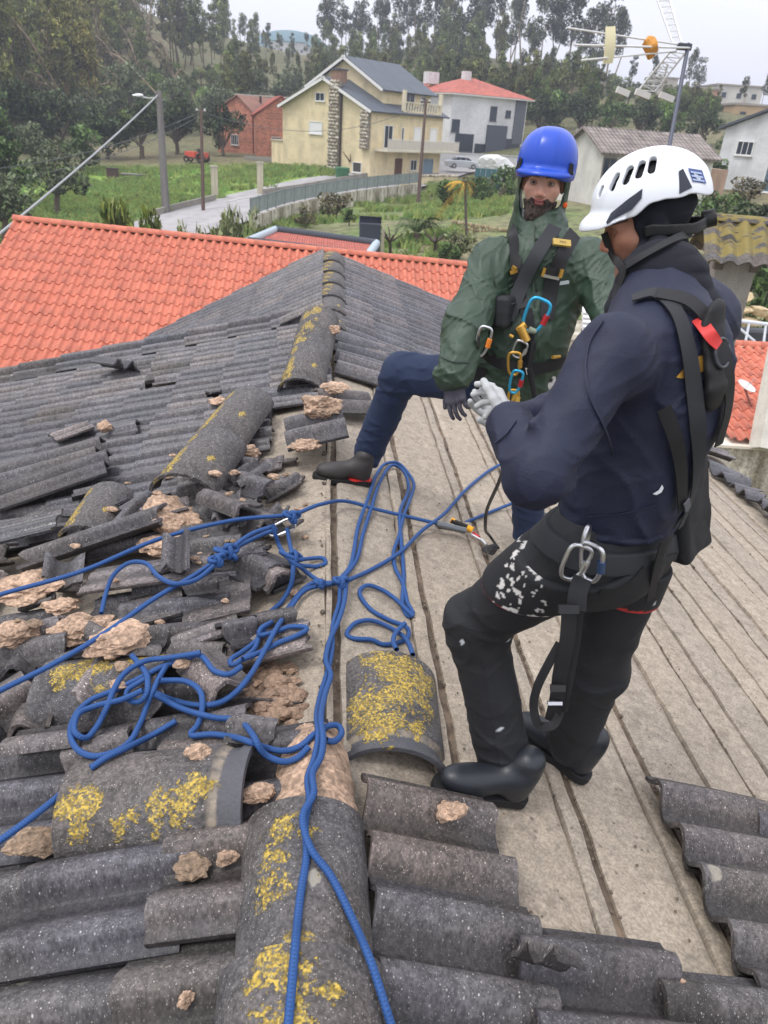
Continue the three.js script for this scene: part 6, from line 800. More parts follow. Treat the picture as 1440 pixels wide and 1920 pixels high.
{ // white modern house
  const P = at(838, 300, 92), Q = at(975, 300, 97), h = frame('white_house', 'white modern house with a red hipped roof and a dark grey entrance panel', 'house', P, Q.clone().sub(P)), w = P.distanceTo(Q), wm = wallM(226, 228, 232), dk = plain(76, 82, 92);
  part('wall', box(w, 8.5, 10, w / 2, 3.0, -5), wm, h); part('roof', hipRoof(w, 10, 7.25, 2.0, 0.7), redRoofM, h); part('soffit', box(w + 1.3, 0.14, 11.3, w / 2, 7.16, -5), frameM, h); part('chimney', box(0.9, 1.2, 0.9, w * 0.42, 9.3, -4.5), wm, h); part('chimney', box(1.6, 1.3, 1.2, w * 0.16, 9.0, -8), wm, h); part('entrance_panel', box(w * 0.27, 4.3, 0.2, w * 0.62, 2.0, 0.1), dk, h); part('side_panel', box(w * 0.14, 5.0, 0.16, w * 0.91, 4.7, 0.08), plain(92, 96, 104), h); part('porch', box(w * 0.2, 3.1, 0.12, w * 0.86, 1.2, 0.06), plain(58, 62, 70), h);
  opening(h, 'window', w * 0.2, 1.0, 0, w * 0.24, 2.0, 'z', { fr: dk }); opening(h, 'window', w * 0.42, 0.9, 0, w * 0.15, 1.1, 'z', { fr: dk }); opening(h, 'window', w * 0.55, 4.6, 0, w * 0.09, 1.6, 'z', { fr: dk, bars: 0 }); opening(h, 'window', w * 0.75, 5.1, 0, w * 0.07, 0.8, 'z', { fr: dk, bars: 0 }); opening(h, 'window', w * 0.07, 3.1, 0, w * 0.1, 1.4, 'z', { fr: dk, bars: 1 });
  const Pb = at(790, 185, 118), Qb = at(862, 188, 122), hb = frame('red_roof_house', 'house with a red roof showing between the cream and white houses', 'house', Pb, Qb.clone().sub(Pb)), wb = Pb.distanceTo(Qb); part('wall', box(wb, 6, 8, wb / 2, -3.0, -4), wm, hb); part('roof', hipRoof(wb, 8, 0.1, 2.4, 0.5), redRoofM, hb); part('chimney', box(1, 1.4, 1, wb * 0.75, 1.6, -2.5), wm, hb);
  const A = at(838, 318, 80), B = at(1010, 318, 84), f = frame('garden_wall', 'long white garden wall with a darker top in front of the white house', 'wall', A, B.clone().sub(A)), L = A.distanceTo(B); part('wall', box(L, 2.6, 0.25, L / 2, 0.2, -2.6), wm, f); part('coping', box(L, 0.12, 0.4, L / 2, 1.56, -2.6), wallM(200, 202, 206), f);
  const g2 = frame('teal_gate', 'teal sheet metal gate below the silver car', 'gate', at(893, 348, 68), V(1, 0, -0.05)); for (let i = 0; i < 5; i++) part('gate_panel', box(0.46, 1.7, 0.05, i * 0.5, 0.55, 0), plain(66, 108, 116), g2); part('gate_rail', box(2.5, 0.08, 0.08, 1.0, 1.42, 0), plain(80, 120, 126), g2);
  const tp = solo('tarpaulin', rock(1.6, 4, 1.25, 0.75, 0.9, 4, 0.14), plain(214, 214, 212), 'grey white tarpaulin heaped between the silver car and the blue helmet', 'tarpaulin'); tp.position.copy(at(925, 318, 74));
}
{ // silver car
  const P = at(866, 316, 80), c = thing('parked_car', 'silver saloon car parked in front of the white house', 'car', null, P); c.rotation.y = 0.1; c.scale.setScalar(0.78); const pm = std({ color: srgb(196, 200, 206), metalness: 0.35, roughness: 0.3 });
  const pr = (pts, w, bev) => { const s = new THREE.Shape(); s.moveTo(...pts[0]); s.splineThru(pts.slice(1).map((q) => new THREE.Vector2(...q))); return new THREE.ExtrudeGeometry(s, { depth: w, bevelEnabled: true, bevelSize: bev, bevelThickness: bev, bevelSegments: 3, curveSegments: 16 }).translate(0, 0, -w / 2); };
  part('body', pr([[-2.2, 0.3], [-2.25, 0.6], [-2.1, 0.85], [-1.2, 0.95], [0.9, 0.95], [2.0, 0.78], [2.2, 0.55], [2.15, 0.3], [0, 0.26], [-2.2, 0.3]], 1.6, 0.08), pm, c); part('cabin', pr([[-1.55, 0.93], [-0.95, 1.36], [-0.3, 1.43], [0.35, 1.38], [1.15, 0.93], [0, 0.9], [-1.55, 0.93]], 1.3, 0.06), glassM, c); part('roof_panel', pr([[-0.95, 1.38], [-0.3, 1.46], [0.35, 1.4], [0, 1.37], [-0.95, 1.38]], 1.3, 0.06), pm, c);
  for (const x of [-1.35, 1.35]) for (const z of [-0.82, 0.82]) { const w = part('wheel', cyl(0.32, 0.32, 0.2, 24).rotateX(Math.PI / 2), plain(26, 26, 28), c); w.position.set(x, 0.32, z); part('rim', cyl(0.19, 0.19, 0.22, 16).rotateX(Math.PI / 2), steel, w); } for (const z of [-0.6, 0.6]) part('headlight', box(0.08, 0.14, 0.3, 2.2, 0.66, z), frameM, c); for (const x of [-0.45, 0.3]) part('pillar', box(0.06, 0.5, 1.44, x, 1.15, 0), pm, c);
}
{ // grey roofed house and the white one at the right edge
  const P = at(1118, 372, 46), Q = at(1318, 388, 48), h = frame('grey_roof_house', 'low white house with a long mossy grey tiled roof behind the white helmet', 'house', P, Q.clone().sub(P)), w = P.distanceTo(Q); gable(w, 5.2, 2.55, -1.5, 3.75, wallM(222, 220, 216), h); roofPitch(h, greyRoofM, w, 5.2, 2.55, 3.75, { over: 0.35 }); opening(h, 'window', w * 0.06, 1.0, 0, 0.9, 1.3, 'z', { fr: plain(120, 112, 104) }); opening(h, 'window', w * 0.6, 1.0, 0, 1.0, 1.2, 'z'); part('side_wall', box(1.6, 2.6, 3, w + 0.8, 0.7, -2), wallM(188, 160, 140), h);
  const P2 = at(1336, 345, 60), Q2 = at(1500, 370, 56), h2 = frame('white_gable_house', 'white house with a dark roof edge at the right border of the picture', 'house', P2, Q2.clone().sub(P2)), w2 = P2.distanceTo(Q2); const s = new THREE.Shape([new THREE.Vector2(0, -1.5), new THREE.Vector2(w2, -1.5), new THREE.Vector2(w2, 3.6), new THREE.Vector2(w2 * 0.5, 5.4), new THREE.Vector2(0, 4.0)]); part('wall', boxUV(new THREE.ExtrudeGeometry(s, { depth: 7, bevelEnabled: false }).translate(0, 0, -7), 0.3), wallM(226, 228, 232), h2); for (const [x0, y0, x1, y1] of [[-0.4, 3.9, w2 * 0.5, 5.45], [w2 * 0.5, 5.45, w2 + 0.4, 3.5]]) { const L = Math.hypot(x1 - x0, y1 - y0), o = part('roof', box(L, 0.16, 7.6, L / 2, 0.08, -3.4), slateM, h2); o.position.set(x0, y0, 0); o.rotation.z = Math.atan2(y1 - y0, x1 - x0); } opening(h2, 'window', w2 * 0.27, 2.2, 0, 1.3, 1.0, 'z', { bars: 2 }); opening(h2, 'door', w2 * 0.66, -0.2, 0, 1.3, 2.2, 'z', { m: plain(84, 110, 122), bars: 0 });
  for (const [l, a, b, hh, col, d] of [['big white industrial hall on the far right hill', [1338, 198, 150], [1422, 204, 150], 3.6, [214, 212, 208], 12], ['tan block building left of the white hall on the right hill', [1288, 206, 142], [1340, 208, 142], 3.6, [196, 150, 128], 8], ['long sandy building below the white hall', [1370, 236, 120], [1470, 244, 120], 3.0, [206, 178, 140], 8], ['small white house in the trees left of the antenna foot', [1230, 200, 150], [1275, 205, 150], 3.4, [212, 208, 202], 7], ['pale building half hidden under the antenna grid', [1225, 192, 175], [1262, 196, 175], 5, [206, 200, 194], 7], ['low roofed white shed between the two helmets', [1090, 305, 62], [1120, 310, 62], 2.2, [210, 208, 204], 4], ['white works with a teal roof on the far ridge', [508, 112, 300], [572, 114, 300], 6.5, [196, 198, 200], 20]]) { const A = at(...a), B = at(...b), g = frame('far_building', l, 'building', A, B.clone().sub(A)), L = A.distanceTo(B); part('wall', box(L, hh + 4, d, L / 2, hh / 2 - 2, -d / 2), wallM(...col), g); part('roof', box(L + 0.5, 0.3, d + 0.5, L / 2, hh + 0.15, -d / 2), l.includes('teal') ? plain(92, 140, 140) : wallM(170, 164, 158), g); const nw = Math.max(2, Math.round(L / 3)); for (let i = 0; i < nw; i++) { part('window', box(0.9, 0.9, 0.1, (i + 0.5) * L / nw, hh * 0.55, 0.02), glassM, g); } }
}
// ---- neighbours' orange roofs
const tOr = tex(512, 512, (u, v) => { const n = 1 + 0.22 * fb2(u * 5, v * 5, 2, 4) + 0.1 * vn(u * 150, v * 150, 3); return mixc(C(214, 124, 98), C(196, 110, 88), clamp(0.5 + fb2(u * 3, v * 3, 7, 3))).map((x) => x * n); });
const orMs = [[0.82, 0.86, 0.85], [0.76, 0.79, 0.8], [0.86, 0.91, 0.89], [0.79, 0.8, 0.78]].map(([r, g, b]) => std({ map: tOr, color: lin(r, g, b), roughness: 0.72 }));
const lusa = (seed, W = 0.222, L = 0.41) => sheet(12, 1, (a, b) => V(a * W, (a < 0.56 ? 0.055 * Math.sin(Math.PI * a / 0.56) : -0.012 * Math.sin(Math.PI * (a - 0.56) / 0.44)) + 0.02, b * L), 0.014, null, [seed * 0.31 % 1, seed * 0.17 % 1]);
const lusaG = [0, 1, 2, 3].map((s) => lusa(s));
function orangeRoof(name, label, R0, R1, pitchA, rows, visible, { W = 0.205, g = 0.365, ridge = true } = {}) {
  const roof = thing(name, label, 'roof'), X = R1.clone().sub(R0), Lr = X.length(); X.normalize(); let D = V(X.z, 0, -X.x).negate(); D.normalize(); if (D.z < 0) D.negate(); D.multiplyScalar(Math.cos(pitchA)).add(V(0, -Math.sin(pitchA), 0)); const n = D.clone().cross(X); const XX = n.y > 0 ? X : X.clone().negate(), nn = n.y > 0 ? n : n.negate(); const cols = Math.floor(Lr / W), list = [], rest = [];
  for (let r = 0; r < rows; r++) for (let c = 0; c < cols; c++) { const P = R0.clone().addScaledVector(X, (c + 0.5) * W + (r % 2 ? 0.0 : 0.0)).addScaledVector(D, 0.06 + r * g).addScaledVector(nn, rr(-0.004, 0.004)); const m = basis(XX, nn, D, P.clone().addScaledVector(XX, -W / 2)).multiply(new THREE.Matrix4().makeRotationFromEuler(Eu.set(-0.05, rr(-0.012, 0.012), 0))); list.push([m, ...toPix(P)]); }
  const vis = list.filter(([, x, y]) => visible(x, y)), key = (q) => q[3]; vis.sort((a, b) => key(a) - key(b)); const chosen = new Set(vis.slice(0, 300));
  for (const q of list) if (chosen.has(q)) setM(part('roof_tile', lusaG[Math.floor(R() * 4)], pick(orMs), roof), q[0]); else rest.push(q[0]);
  const im = new THREE.InstancedMesh(lusaG[0], orMs[0], rest.length); im.name = 'roof_tiles'; rest.forEach((m, i) => { im.setMatrixAt(i, m); const k = rr(0.9, 1.1); im.setColorAt(i, lin(k, k, k)); }); im.userData.kind = 'stuff'; im.castShadow = im.receiveShadow = true; roof.add(im);
  if (ridge) { const k = Math.floor(Lr / 0.38), rg = sheet(12, 2, (a, b) => { const t = Math.PI * a; return V(-Math.cos(t) * 0.115 * (1 + 0.1 * b), Math.sin(t) * 0.1 * (1 + 0.1 * b) - 0.01, b * 0.42); }, 0.014, null); for (let i = 0; i < k; i++) { const P = R0.clone().addScaledVector(X, i * Lr / k).add(V(0, 0.035, 0)); const Y = V(0, 1, 0), Zd = X.clone().negate(), Xd = Y.clone().cross(Zd).normalize(), Y2 = Zd.clone().cross(Xd); setM(part('ridge_tile', rg, orMs[(i * 7) % 4], roof), basis(Xd, Y2, Zd, P.clone().addScaledVector(X, 0.42))); } }
  return { roof, X, D, nn, Lr };
}
R = mulberry(55);
{
  const R0 = at(26, 413, 18), R1 = at(905, 503, 19), o = orangeRoof('orange_roof', 'big bright orange tiled roof of the neighbouring house left of the ridge', R0, R1, 0.44, 17, (x, y) => x > -10 && x < 900 && y < 700 && y < 690 - 0.2 * x && !(x > 330 && y > 640 - 0.5 * (x - 330))), dn = o.D.clone(), back = V(-dn.x, dn.y, -dn.z);
  // back slope, gable walls
  const q = (p, a) => p.clone().addScaledVector(a, 6.3); const g = new THREE.BufferGeometry().setFromPoints([R0, R1, q(R1, back), q(R0, back)]); g.setIndex([0, 1, 2, 0, 2, 3]); g.computeVertexNormals(); part('back_slope', boxUV(g), orMs[1], o.roof); const wl = wallM(210, 204, 192); const A = q(R0, dn), B = q(R1, dn), Cc = q(R1, back), Dd = q(R0, back), inn = o.X.clone(); const poly = (l) => { const gg = new THREE.BufferGeometry().setFromPoints(l); const id = []; for (let i = 1; i + 1 < l.length; i++) id.push(0, i, i + 1); gg.setIndex(id); gg.computeVertexNormals(); return boxUV(gg); }; const dnY = (p) => V(p.x, -8, p.z), in1 = (p) => p.clone().addScaledVector(inn, 0.25).add(V(0, -0.06, 0)), in2 = (p) => p.clone().addScaledVector(inn, -0.25).add(V(0, -0.06, 0));
  for (const f of [in1, in2]) { const l = f === in1 ? [R0, A, Dd] : [R1, B, Cc]; const [r, a, d] = l.map(f); part('gable_wall', poly([r, a, dnY(a), dnY(d), d]), wl, o.roof); } part('wall', poly([in1(A), in2(B), dnY(in2(B)), dnY(in1(A))]), wl, o.roof);
}
{ // right neighbour: parapet wall, orange roof facing us, dish, post, frame, blocks
  const E0 = at(1255, 812, 13.5), E1 = at(1530, 828, 13.5), R0 = at(1255, 640, 16.6), R1 = at(1530, 658, 16.6), X = E1.clone().sub(E0).normalize(); const dv = E0.clone().sub(R0), ang = Math.asin(-dv.clone().normalize().y * 1), horiz = Math.hypot(dv.x, dv.z);
  R0.y = Math.max(R0.y, E0.y + 0.5); const o = orangeRoof('orange_roof', 'small orange tiled roof behind the tool bag at the right border', R0, R0.clone().addScaledVector(V(X.x, 0, X.z).normalize(), 3.2), Math.atan2(R0.y - E0.y, horiz), Math.round(dv.length() / 0.365), (x, y) => x > 1300 && x < 1450, { ridge: true });
  const w = frame('parapet_wall', 'stained white wall under the small orange roof at the right border', 'wall', E0.clone().addScaledVector(o.D, 0.15).add(V(0, -0.02, 0)), X); part('wall', boxUV(box(4.2, 7.5, 0.25, 1.6, -3.8, -0.1), 0.4), stainM, w); part('coping', box(4.2, 0.05, 0.4, 1.6, -0.03, -0.06), plain(226, 216, 200), w);
  const d = thing('satellite_dish', 'white satellite dish seen nearly edge on over the small orange roof', 'dish'); const dc = at(1397, 727, 14.2); const dg = sheet(16, 8, (a, b) => { const t = a * Math.PI * 2, r = 0.19 * (0.02 + 0.98 * b); return V(Math.cos(t) * r, 0.05 * b * b, Math.sin(t) * r); }, 0.008, null); const dm = part('reflector', dg, plain(214, 212, 208), d); dm.position.copy(dc); dm.rotation.set(0.32, 0, -0.3); part('arm', between(dc, dc.clone().add(V(0.12, 0.2, 0.05)), 0.008), steel, d); part('mount', between(dc.clone().add(V(0, -0.02, 0)), at(1408, 760, 14.35), 0.02), plain(150, 110, 100), d);
  const po = thing('white_post', 'leaning white rendered post right of the satellite dish', 'post'); const a = at(1434, 822, 13.2), b = at(1470, 640, 13.2); part('shaft', boxUV(box(0.34, a.distanceTo(b) + 0.4, 0.34)), wallM(222, 220, 210), po).position.copy(a.clone().lerp(b, 0.5)); po.children[0].quaternion.setFromUnitVectors(V(0, 1, 0), b.clone().sub(a).normalize()); 
  const fr = thing('metal_frame', 'white painted metal frame above the small orange roof', 'frame'); const F = (x, y) => at(x, y, 18); for (const [p, q, r] of [[[1355, 598], [1470, 612], 0.05], [[1352, 640], [1470, 645], 0.035], [[1372, 603], [1415, 640], 0.03], [[1405, 604], [1398, 640], 0.03], [[1360, 600], [1356, 642], 0.035], [[1436, 608], [1432, 643], 0.03]]) part('bar', between(F(...p), F(...q), r, r, 8), plain(206, 210, 216), fr); part('cover', box(1.6, 0.3, 0.6), plain(70, 74, 80), fr).position.copy(at(1410, 630, 19));
  const bl = thing('stone_blocks', 'stack of cream stone blocks beside the chimney at the right', 'blocks'); for (const [x, y, w2, h2] of [[1390, 558, 36, 30], [1388, 582, 44, 22], [1424, 582, 44, 22], [1398, 602, 60, 18], [1450, 590, 30, 26]]) { const k = 18.4 / 1400, o2 = part('block', rock(0.5, x, 1, 0.9, 0.9, 2, 0.12), wallM(206, 186, 148), bl); o2.position.copy(at(x, y, 18.4)); o2.scale.set(w2 * k, h2 * k, 0.6); }
  const sl = thing('white_louvre', 'white slatted cover showing between the two workers', 'louvre'); for (let i = 0; i < 5; i++) { const s = part('slat', box(0.62, 0.045, 0.2), plain(226, 226, 226), sl); s.position.copy(at(1117, 583 + i * 9, 17)); s.rotation.x = 0.5; } part('back', box(0.6, 0.6, 0.05), plain(120, 122, 126), sl).position.copy(at(1117, 602, 17.3));
  // base building so that nothing hangs in the air
  const bb = at(1400, 700, 17), nb = thing('neighbour_house', 'rendered body of the neighbouring house under the small orange roof', 'house', null, V(bb.x + 1.0, -8, bb.z - 1.2)); part('wall', box(9, 8 + bb.y - 0.9, 4.4, 0, (8 + bb.y - 0.9) / 2, 0), stainM, nb); part('rear_block', box(11, 8 + bb.y - 0.3, 2.4, -0.6, (8 + bb.y - 0.3) / 2, -3.6), stainM, nb);
}
{ // chimney with a cap of mossy barrel tiles
  const P = at(1366, 520, 9), c = thing('chimney', 'grey chimney with a cap of mossy corrugated tiles right of the white helmet', 'chimney', null, P); c.rotation.y = -0.25; part('shaft', boxUV(box(0.44, 3.4, 0.44, 0, -1.45, 0), 1), std({ map: tWall, color: lin(0.36, 0.345, 0.32), roughness: 0.95 }), c); part('slab', box(0.62, 0.07, 0.62, 0, 0.28, 0), wallM(130, 124, 116), c); for (const x of [-0.2, 0.2]) for (const z of [-0.2, 0.2]) part('leg', box(0.1, 0.18, 0.1, x, 0.2, z), wallM(120, 112, 104), c);
  const moss = tex(512, 512, (u, v) => { const m = sstep(0.0, 0.3, fb2(u * 5, v * 5, 2, 5) + 0.35 * (0.55 - v)); return mixc(tileBase(u, v), C(150, 132, 58), m * 0.7); }), mm = std({ map: moss, bumpMap: tTileB, bumpScale: 0.005, roughness: 0.85 });
  const cg = (L) => sheet(64, 8, (a, b) => V((a - 0.5) * 0.9, 0.055 * Math.pow(0.5 - 0.5 * Math.cos(a * Math.PI * 10), 0.8), b * L), 0.018, [1, 1]); for (const [k, y, z, L] of [[0, 0.62, 0.05, 0.42], [0, 0.47, 0.28, 0.42], [1, 0.62, -0.05, 0.42], [1, 0.47, -0.28, 0.42]]) { const o = part('cap_tile', cg(L), mm, c); o.position.set(0, y, z); o.rotation.set(0.62, k ? Math.PI : 0, 0, 'YXZ'); }
  part('cap_core', box(0.5, 0.3, 0.4, 0, 0.38, 0), wallM(110, 104, 98), c); part('cap_ridge', ridgeGeo(0.9, { collar: 0, w: 0.1, h: 0.08 }).rotateY(Math.PI / 2).translate(-0.45, 0.62, 0), mm, c);
}
{ // terracotta outbuilding roof and dark hut beyond the orange ridge
  const q = [[466, 455, 24], [516, 433, 27.5], [706, 459, 26.5], [690, 482, 23.5]].map((a) => at(...a)), y = (q[0].y + q[3].y) / 2, o = thing('outbuilding', 'low outbuilding with a pinkish flat roof and dark gutter beyond the orange ridge', 'building'); const tri = (l) => { const g = new THREE.BufferGeometry().setFromPoints(l); const id = []; for (let i = 1; i + 1 < l.length; i++) id.push(0, i, i + 1); g.setIndex(id); g.computeVertexNormals(); return boxUV(g); }; part('roof', tri(q), std({ map: redTile, color: lin(0.9, 0.86, 0.84), roughness: 0.9 }), o); for (let i = 0; i < 4; i++) { const a = q[i], b = q[(i + 1) % 4]; part('gutter', between(a.clone().add(V(0, 0.05, 0)), b.clone().add(V(0, 0.05, 0)), 0.14, 0.14, 6), i === 2 || i === 0 ? plain(170, 184, 192) : plain(66, 72, 80), o); part('wall', tri([a, b, V(b.x, -8, b.z), V(a.x, -8, a.z)].map((v) => v.clone().lerp(q[0].clone().lerp(q[2], 0.5).setY(v.y), 0.02).add(V(0, -0.03, 0)))), wallM(190, 180, 168), o); }
  const P = at(692, 470, 33), h = thing('dark_hut', 'small dark hut with a rounded sheet roof near the palm', 'hut', null, P); part('wall', box(0.9, 1.5, 0.8, 0, 0.4, 0), plain(58, 64, 74), h); part('roof', new THREE.CylinderGeometry(0.45, 0.45, 0.9, 20, 1, false, 0, Math.PI).rotateZ(Math.PI / 2).rotateX(-Math.PI / 2).scale(1.05, 0.6, 1).translate(0, 1.15, 0), plain(112, 122, 136), h); part('post', box(0.12, 1.4, 0.12, 0.55, 0.3, 0.4), wallM(176, 168, 150), h);
}
// ---- street furniture
{
  const lp = thing('street_lamp', 'tall concrete lamp post with a white lamp head beside the road', 'street lamp'), a = at(312, 415, 49), b = at(298, 172, 49), arm = at(278, 184, 49), tip = at(262, 180, 49); part('post', between(a.clone().add(V(0, -0.5, 0)), b, 0.28, 0.19, 10), wallM(112, 108, 106), lp); part('arm', tube([b.clone().add(V(0, -0.35, 0)), arm, tip], 0.05), plain(180, 182, 184), lp); const hd = part('lamp_head', rock(0.5, 2, 1, 0.3, 0.5, 3, 0.02), plain(232, 234, 236, { roughness: 0.4 }), lp); hd.position.copy(at(259, 179, 49)); hd.scale.setScalar(0.75); part('cross_arm', between(at(288, 180, 49), at(303, 182, 49), 0.04), plain(90, 88, 86), lp);
  for (const [l, p, q, r] of [['dark wooden pole with wires near the left gate pillar', [381, 408, 50], [377, 204, 50], 0.13], ['dark utility pole in front of the cream house balconies', [784, 376, 64], [799, 186, 64], 0.16]]) { const g = thing('utility_pole', l, 'pole'); part('post', between(at(...p).add(V(0, -0.5, 0)), at(...q), r, r * 0.7, 8), plain(84, 66, 58), g); part('cross_arm', between(at(q[0] - 10, q[1] + 4, q[2]), at(q[0] + 9, q[1] + 6, q[2]), 0.05), plain(90, 80, 74), g); for (const dx of [-8, 7]) part('insulator', cyl(0.06, 0.08, 0.16, 8), plain(200, 200, 196), g).position.copy(at(q[0] + dx, q[1] + 2, q[2])); }
  const sag = (p, q, s, n = 10) => { const A = at(...p), B = at(...q), l = []; for (let i = 0; i <= n; i++) { const t = i / n; l.push(A.clone().lerp(B, t).add(V(0, -s * 4 * t * (1 - t), 0))); } return l; };
  tag(solo('cable', tube(sag([296, 178, 49], [-30, 462, 24], 0.15), 0.045, 6), plain(160, 162, 164)), 'thick grey cable running from the lamp post down to the lower left', 'cable'); tag(solo('wire', tube(sag([375, 210, 50], [-20, 318, 40], 0.5), 0.018, 5), plain(96, 98, 100)), 'upper thin wire from the wooden pole to the left edge', 'wire'); tag(solo('wire', tube(sag([376, 216, 50], [-20, 338, 40], 0.7), 0.018, 5), plain(96, 98, 100)), 'lower thin wire from the wooden pole to the left edge', 'wire'); tag(solo('wire', tube(sag([378, 210, 50], [798, 194, 64], 1.6), 0.018, 5), plain(96, 98, 100)), 'thin wire sagging between the two wooden poles', 'wire');
  const bn = thing('wheeled_bin', 'green wheeled waste bin at the roadside by the cream house', 'bin', null, at(641, 341, 68)); bn.rotation.y = 0.3; const sh = new THREE.CylinderGeometry(0.72, 0.6, 0.95, 4, 1).rotateY(Math.PI / 4); part('tub', sh.translate(0, 0.62, 0), plain(64, 112, 78), bn); part('lid', box(1.06, 0.12, 1.06, 0, 1.15, 0), plain(74, 126, 88), bn); for (const x of [-0.35, 0.35]) part('wheel', cyl(0.13, 0.13, 0.08, 12).rotateZ(Math.PI / 2).translate(x, 0.1, 0.4), blackPl, bn);
  const tr = thing('tractor', 'small red orange tractor standing in the grass behind the poles', 'tractor', null, at(368, 305, 76)); tr.rotation.y = -0.3; part('hood', box(1.1, 0.5, 0.7, -0.5, 0.75, 0), plain(208, 84, 62), tr); part('fender', box(0.9, 0.45, 1.1, 0.7, 0.75, 0), plain(196, 88, 70), tr); part('chassis', box(2.2, 0.25, 0.5, 0, 0.45, 0), plain(120, 96, 84), tr); part('seat', box(0.4, 0.4, 0.5, 0.5, 1.1, 0), plain(50, 48, 48), tr); for (const [x, r, z] of [[-0.85, 0.32, 0.5], [-0.85, 0.32, -0.5], [0.75, 0.5, 0.6], [0.75, 0.5, -0.6]]) part('wheel', new THREE.TorusGeometry(r * 0.72, r * 0.28, 8, 18), plain(52, 46, 42), tr).position.set(x, r, z); part('steering_wheel', new THREE.TorusGeometry(0.18, 0.02, 6, 14).rotateX(1.2).translate(0.15, 1.2, 0), blackPl, tr);
  for (const [l, x, y, d, s] of [['dark rusty box lying in the meadow', 212, 332, 68, 0.7], ['pale flat boards lying in the meadow right of the rusty box', 252, 330, 69, 0.5]]) { const g = thing(l.startsWith('dark') ? 'rusty_box' : 'board_pile', l, l.startsWith('dark') ? 'box' : 'boards', null, at(x, y, d)); if (s > 0.6) { part('body', box(0.9, 0.75, 0.7, 0, 0.3, 0), plain(82, 62, 56), g); part('lid', box(0.98, 0.08, 0.78, 0, 0.72, 0), plain(70, 54, 50), g); } else for (let i = 0; i < 4; i++) part('board', box(2.3, 0.08, 0.26, 0.05 * i, 0.1 + 0.09 * (i % 2), i * 0.28), plain(140, 136, 128), g); }
}
{ // TV antenna
  const an = thing('tv_antenna', 'large TV aerial with lattice reflectors on a tall mast at upper right', 'antenna'), D = 9, A = (x, y, d = 0) => at(x, y, D + d), al = plain(214, 214, 212, { roughness: 0.4, metalness: 0.3 }); part('mast', between(at(1232, 395, D), A(1291, 82), 0.026, 0.024, 10), plain(92, 96, 108, { metalness: 0.4, roughness: 0.5 }), an);
  for (const [p, q, r] of [[[1062, 52, -0.9], [1275, 84, 0], 0.010], [[1076, 84, -0.9], [1296, 90, 0], 0.012], [[1090, 113, -0.9], [1268, 96, 0], 0.010]]) part('boom', between(A(...p), A(...q), r, r, 8), al, an);
  const pl = part('dipole', sheet(8, 8, (a, b) => V((a - 0.5) * 0.12 * (1 - 0.2 * Math.abs(b - 0.5)), (b - 0.5) * 0.34, 0.03 * Math.cos((b - 0.5) * 3)), 0.02, null), plain(226, 218, 180), an); pl.position.copy(A(1141, 85, -0.7)); pl.rotation.set(0, 0.1, 0.12); const cap = part('junction_box', rock(0.11, 9, 1.0, 1.15, 0.8, 4, 0.16), plain(206, 146, 72), an); cap.position.copy(A(1220, 88, -0.25));
  const lat = (p0, p1, q0, q1, n) => { const rails = [[p0, p1], [q0, q1]]; for (const [a, b] of rails) part('rail', between(A(...a), A(...b), 0.012, 0.012, 6), al, an); for (let i = 0; i <= n; i++) { const t = i / n; part('rung', between(A(...p0).lerp(A(...p1), t), A(...q0).lerp(A(...q1), t), 0.006, 0.006, 6), al, an); if (i < n) part('brace', between(A(...p0).lerp(A(...p1), t), A(...q0).lerp(A(...q1), t + 1 / n), 0.004, 0.004, 5), al, an); } };
  lat([1262, 82], [1226, -20, 0.2], [1278, 80], [1250, -22, 0.2], 9); lat([1256, 98], [1198, 168, 0.3], [1284, 100], [1228, 172, 0.3], 8); lat([1240, 118, 0.25], [1196, 172, 0.5], [1252, 120, 0.25], [1240, 170, 0.5], 5); for (const [x, y, w] of [[1168, 172, 26], [1205, 176, 30], [1250, 182, 30]]) { const o = part('plate', box(w * D / 1400, 0.07, 0.05), plain(210, 208, 204), an); o.position.copy(A(x, y, 0.3)); o.rotation.z = -0.25; } part('clamp', box(0.16, 0.07, 0.07), plain(70, 74, 82), an).position.copy(A(1283, 88));
}
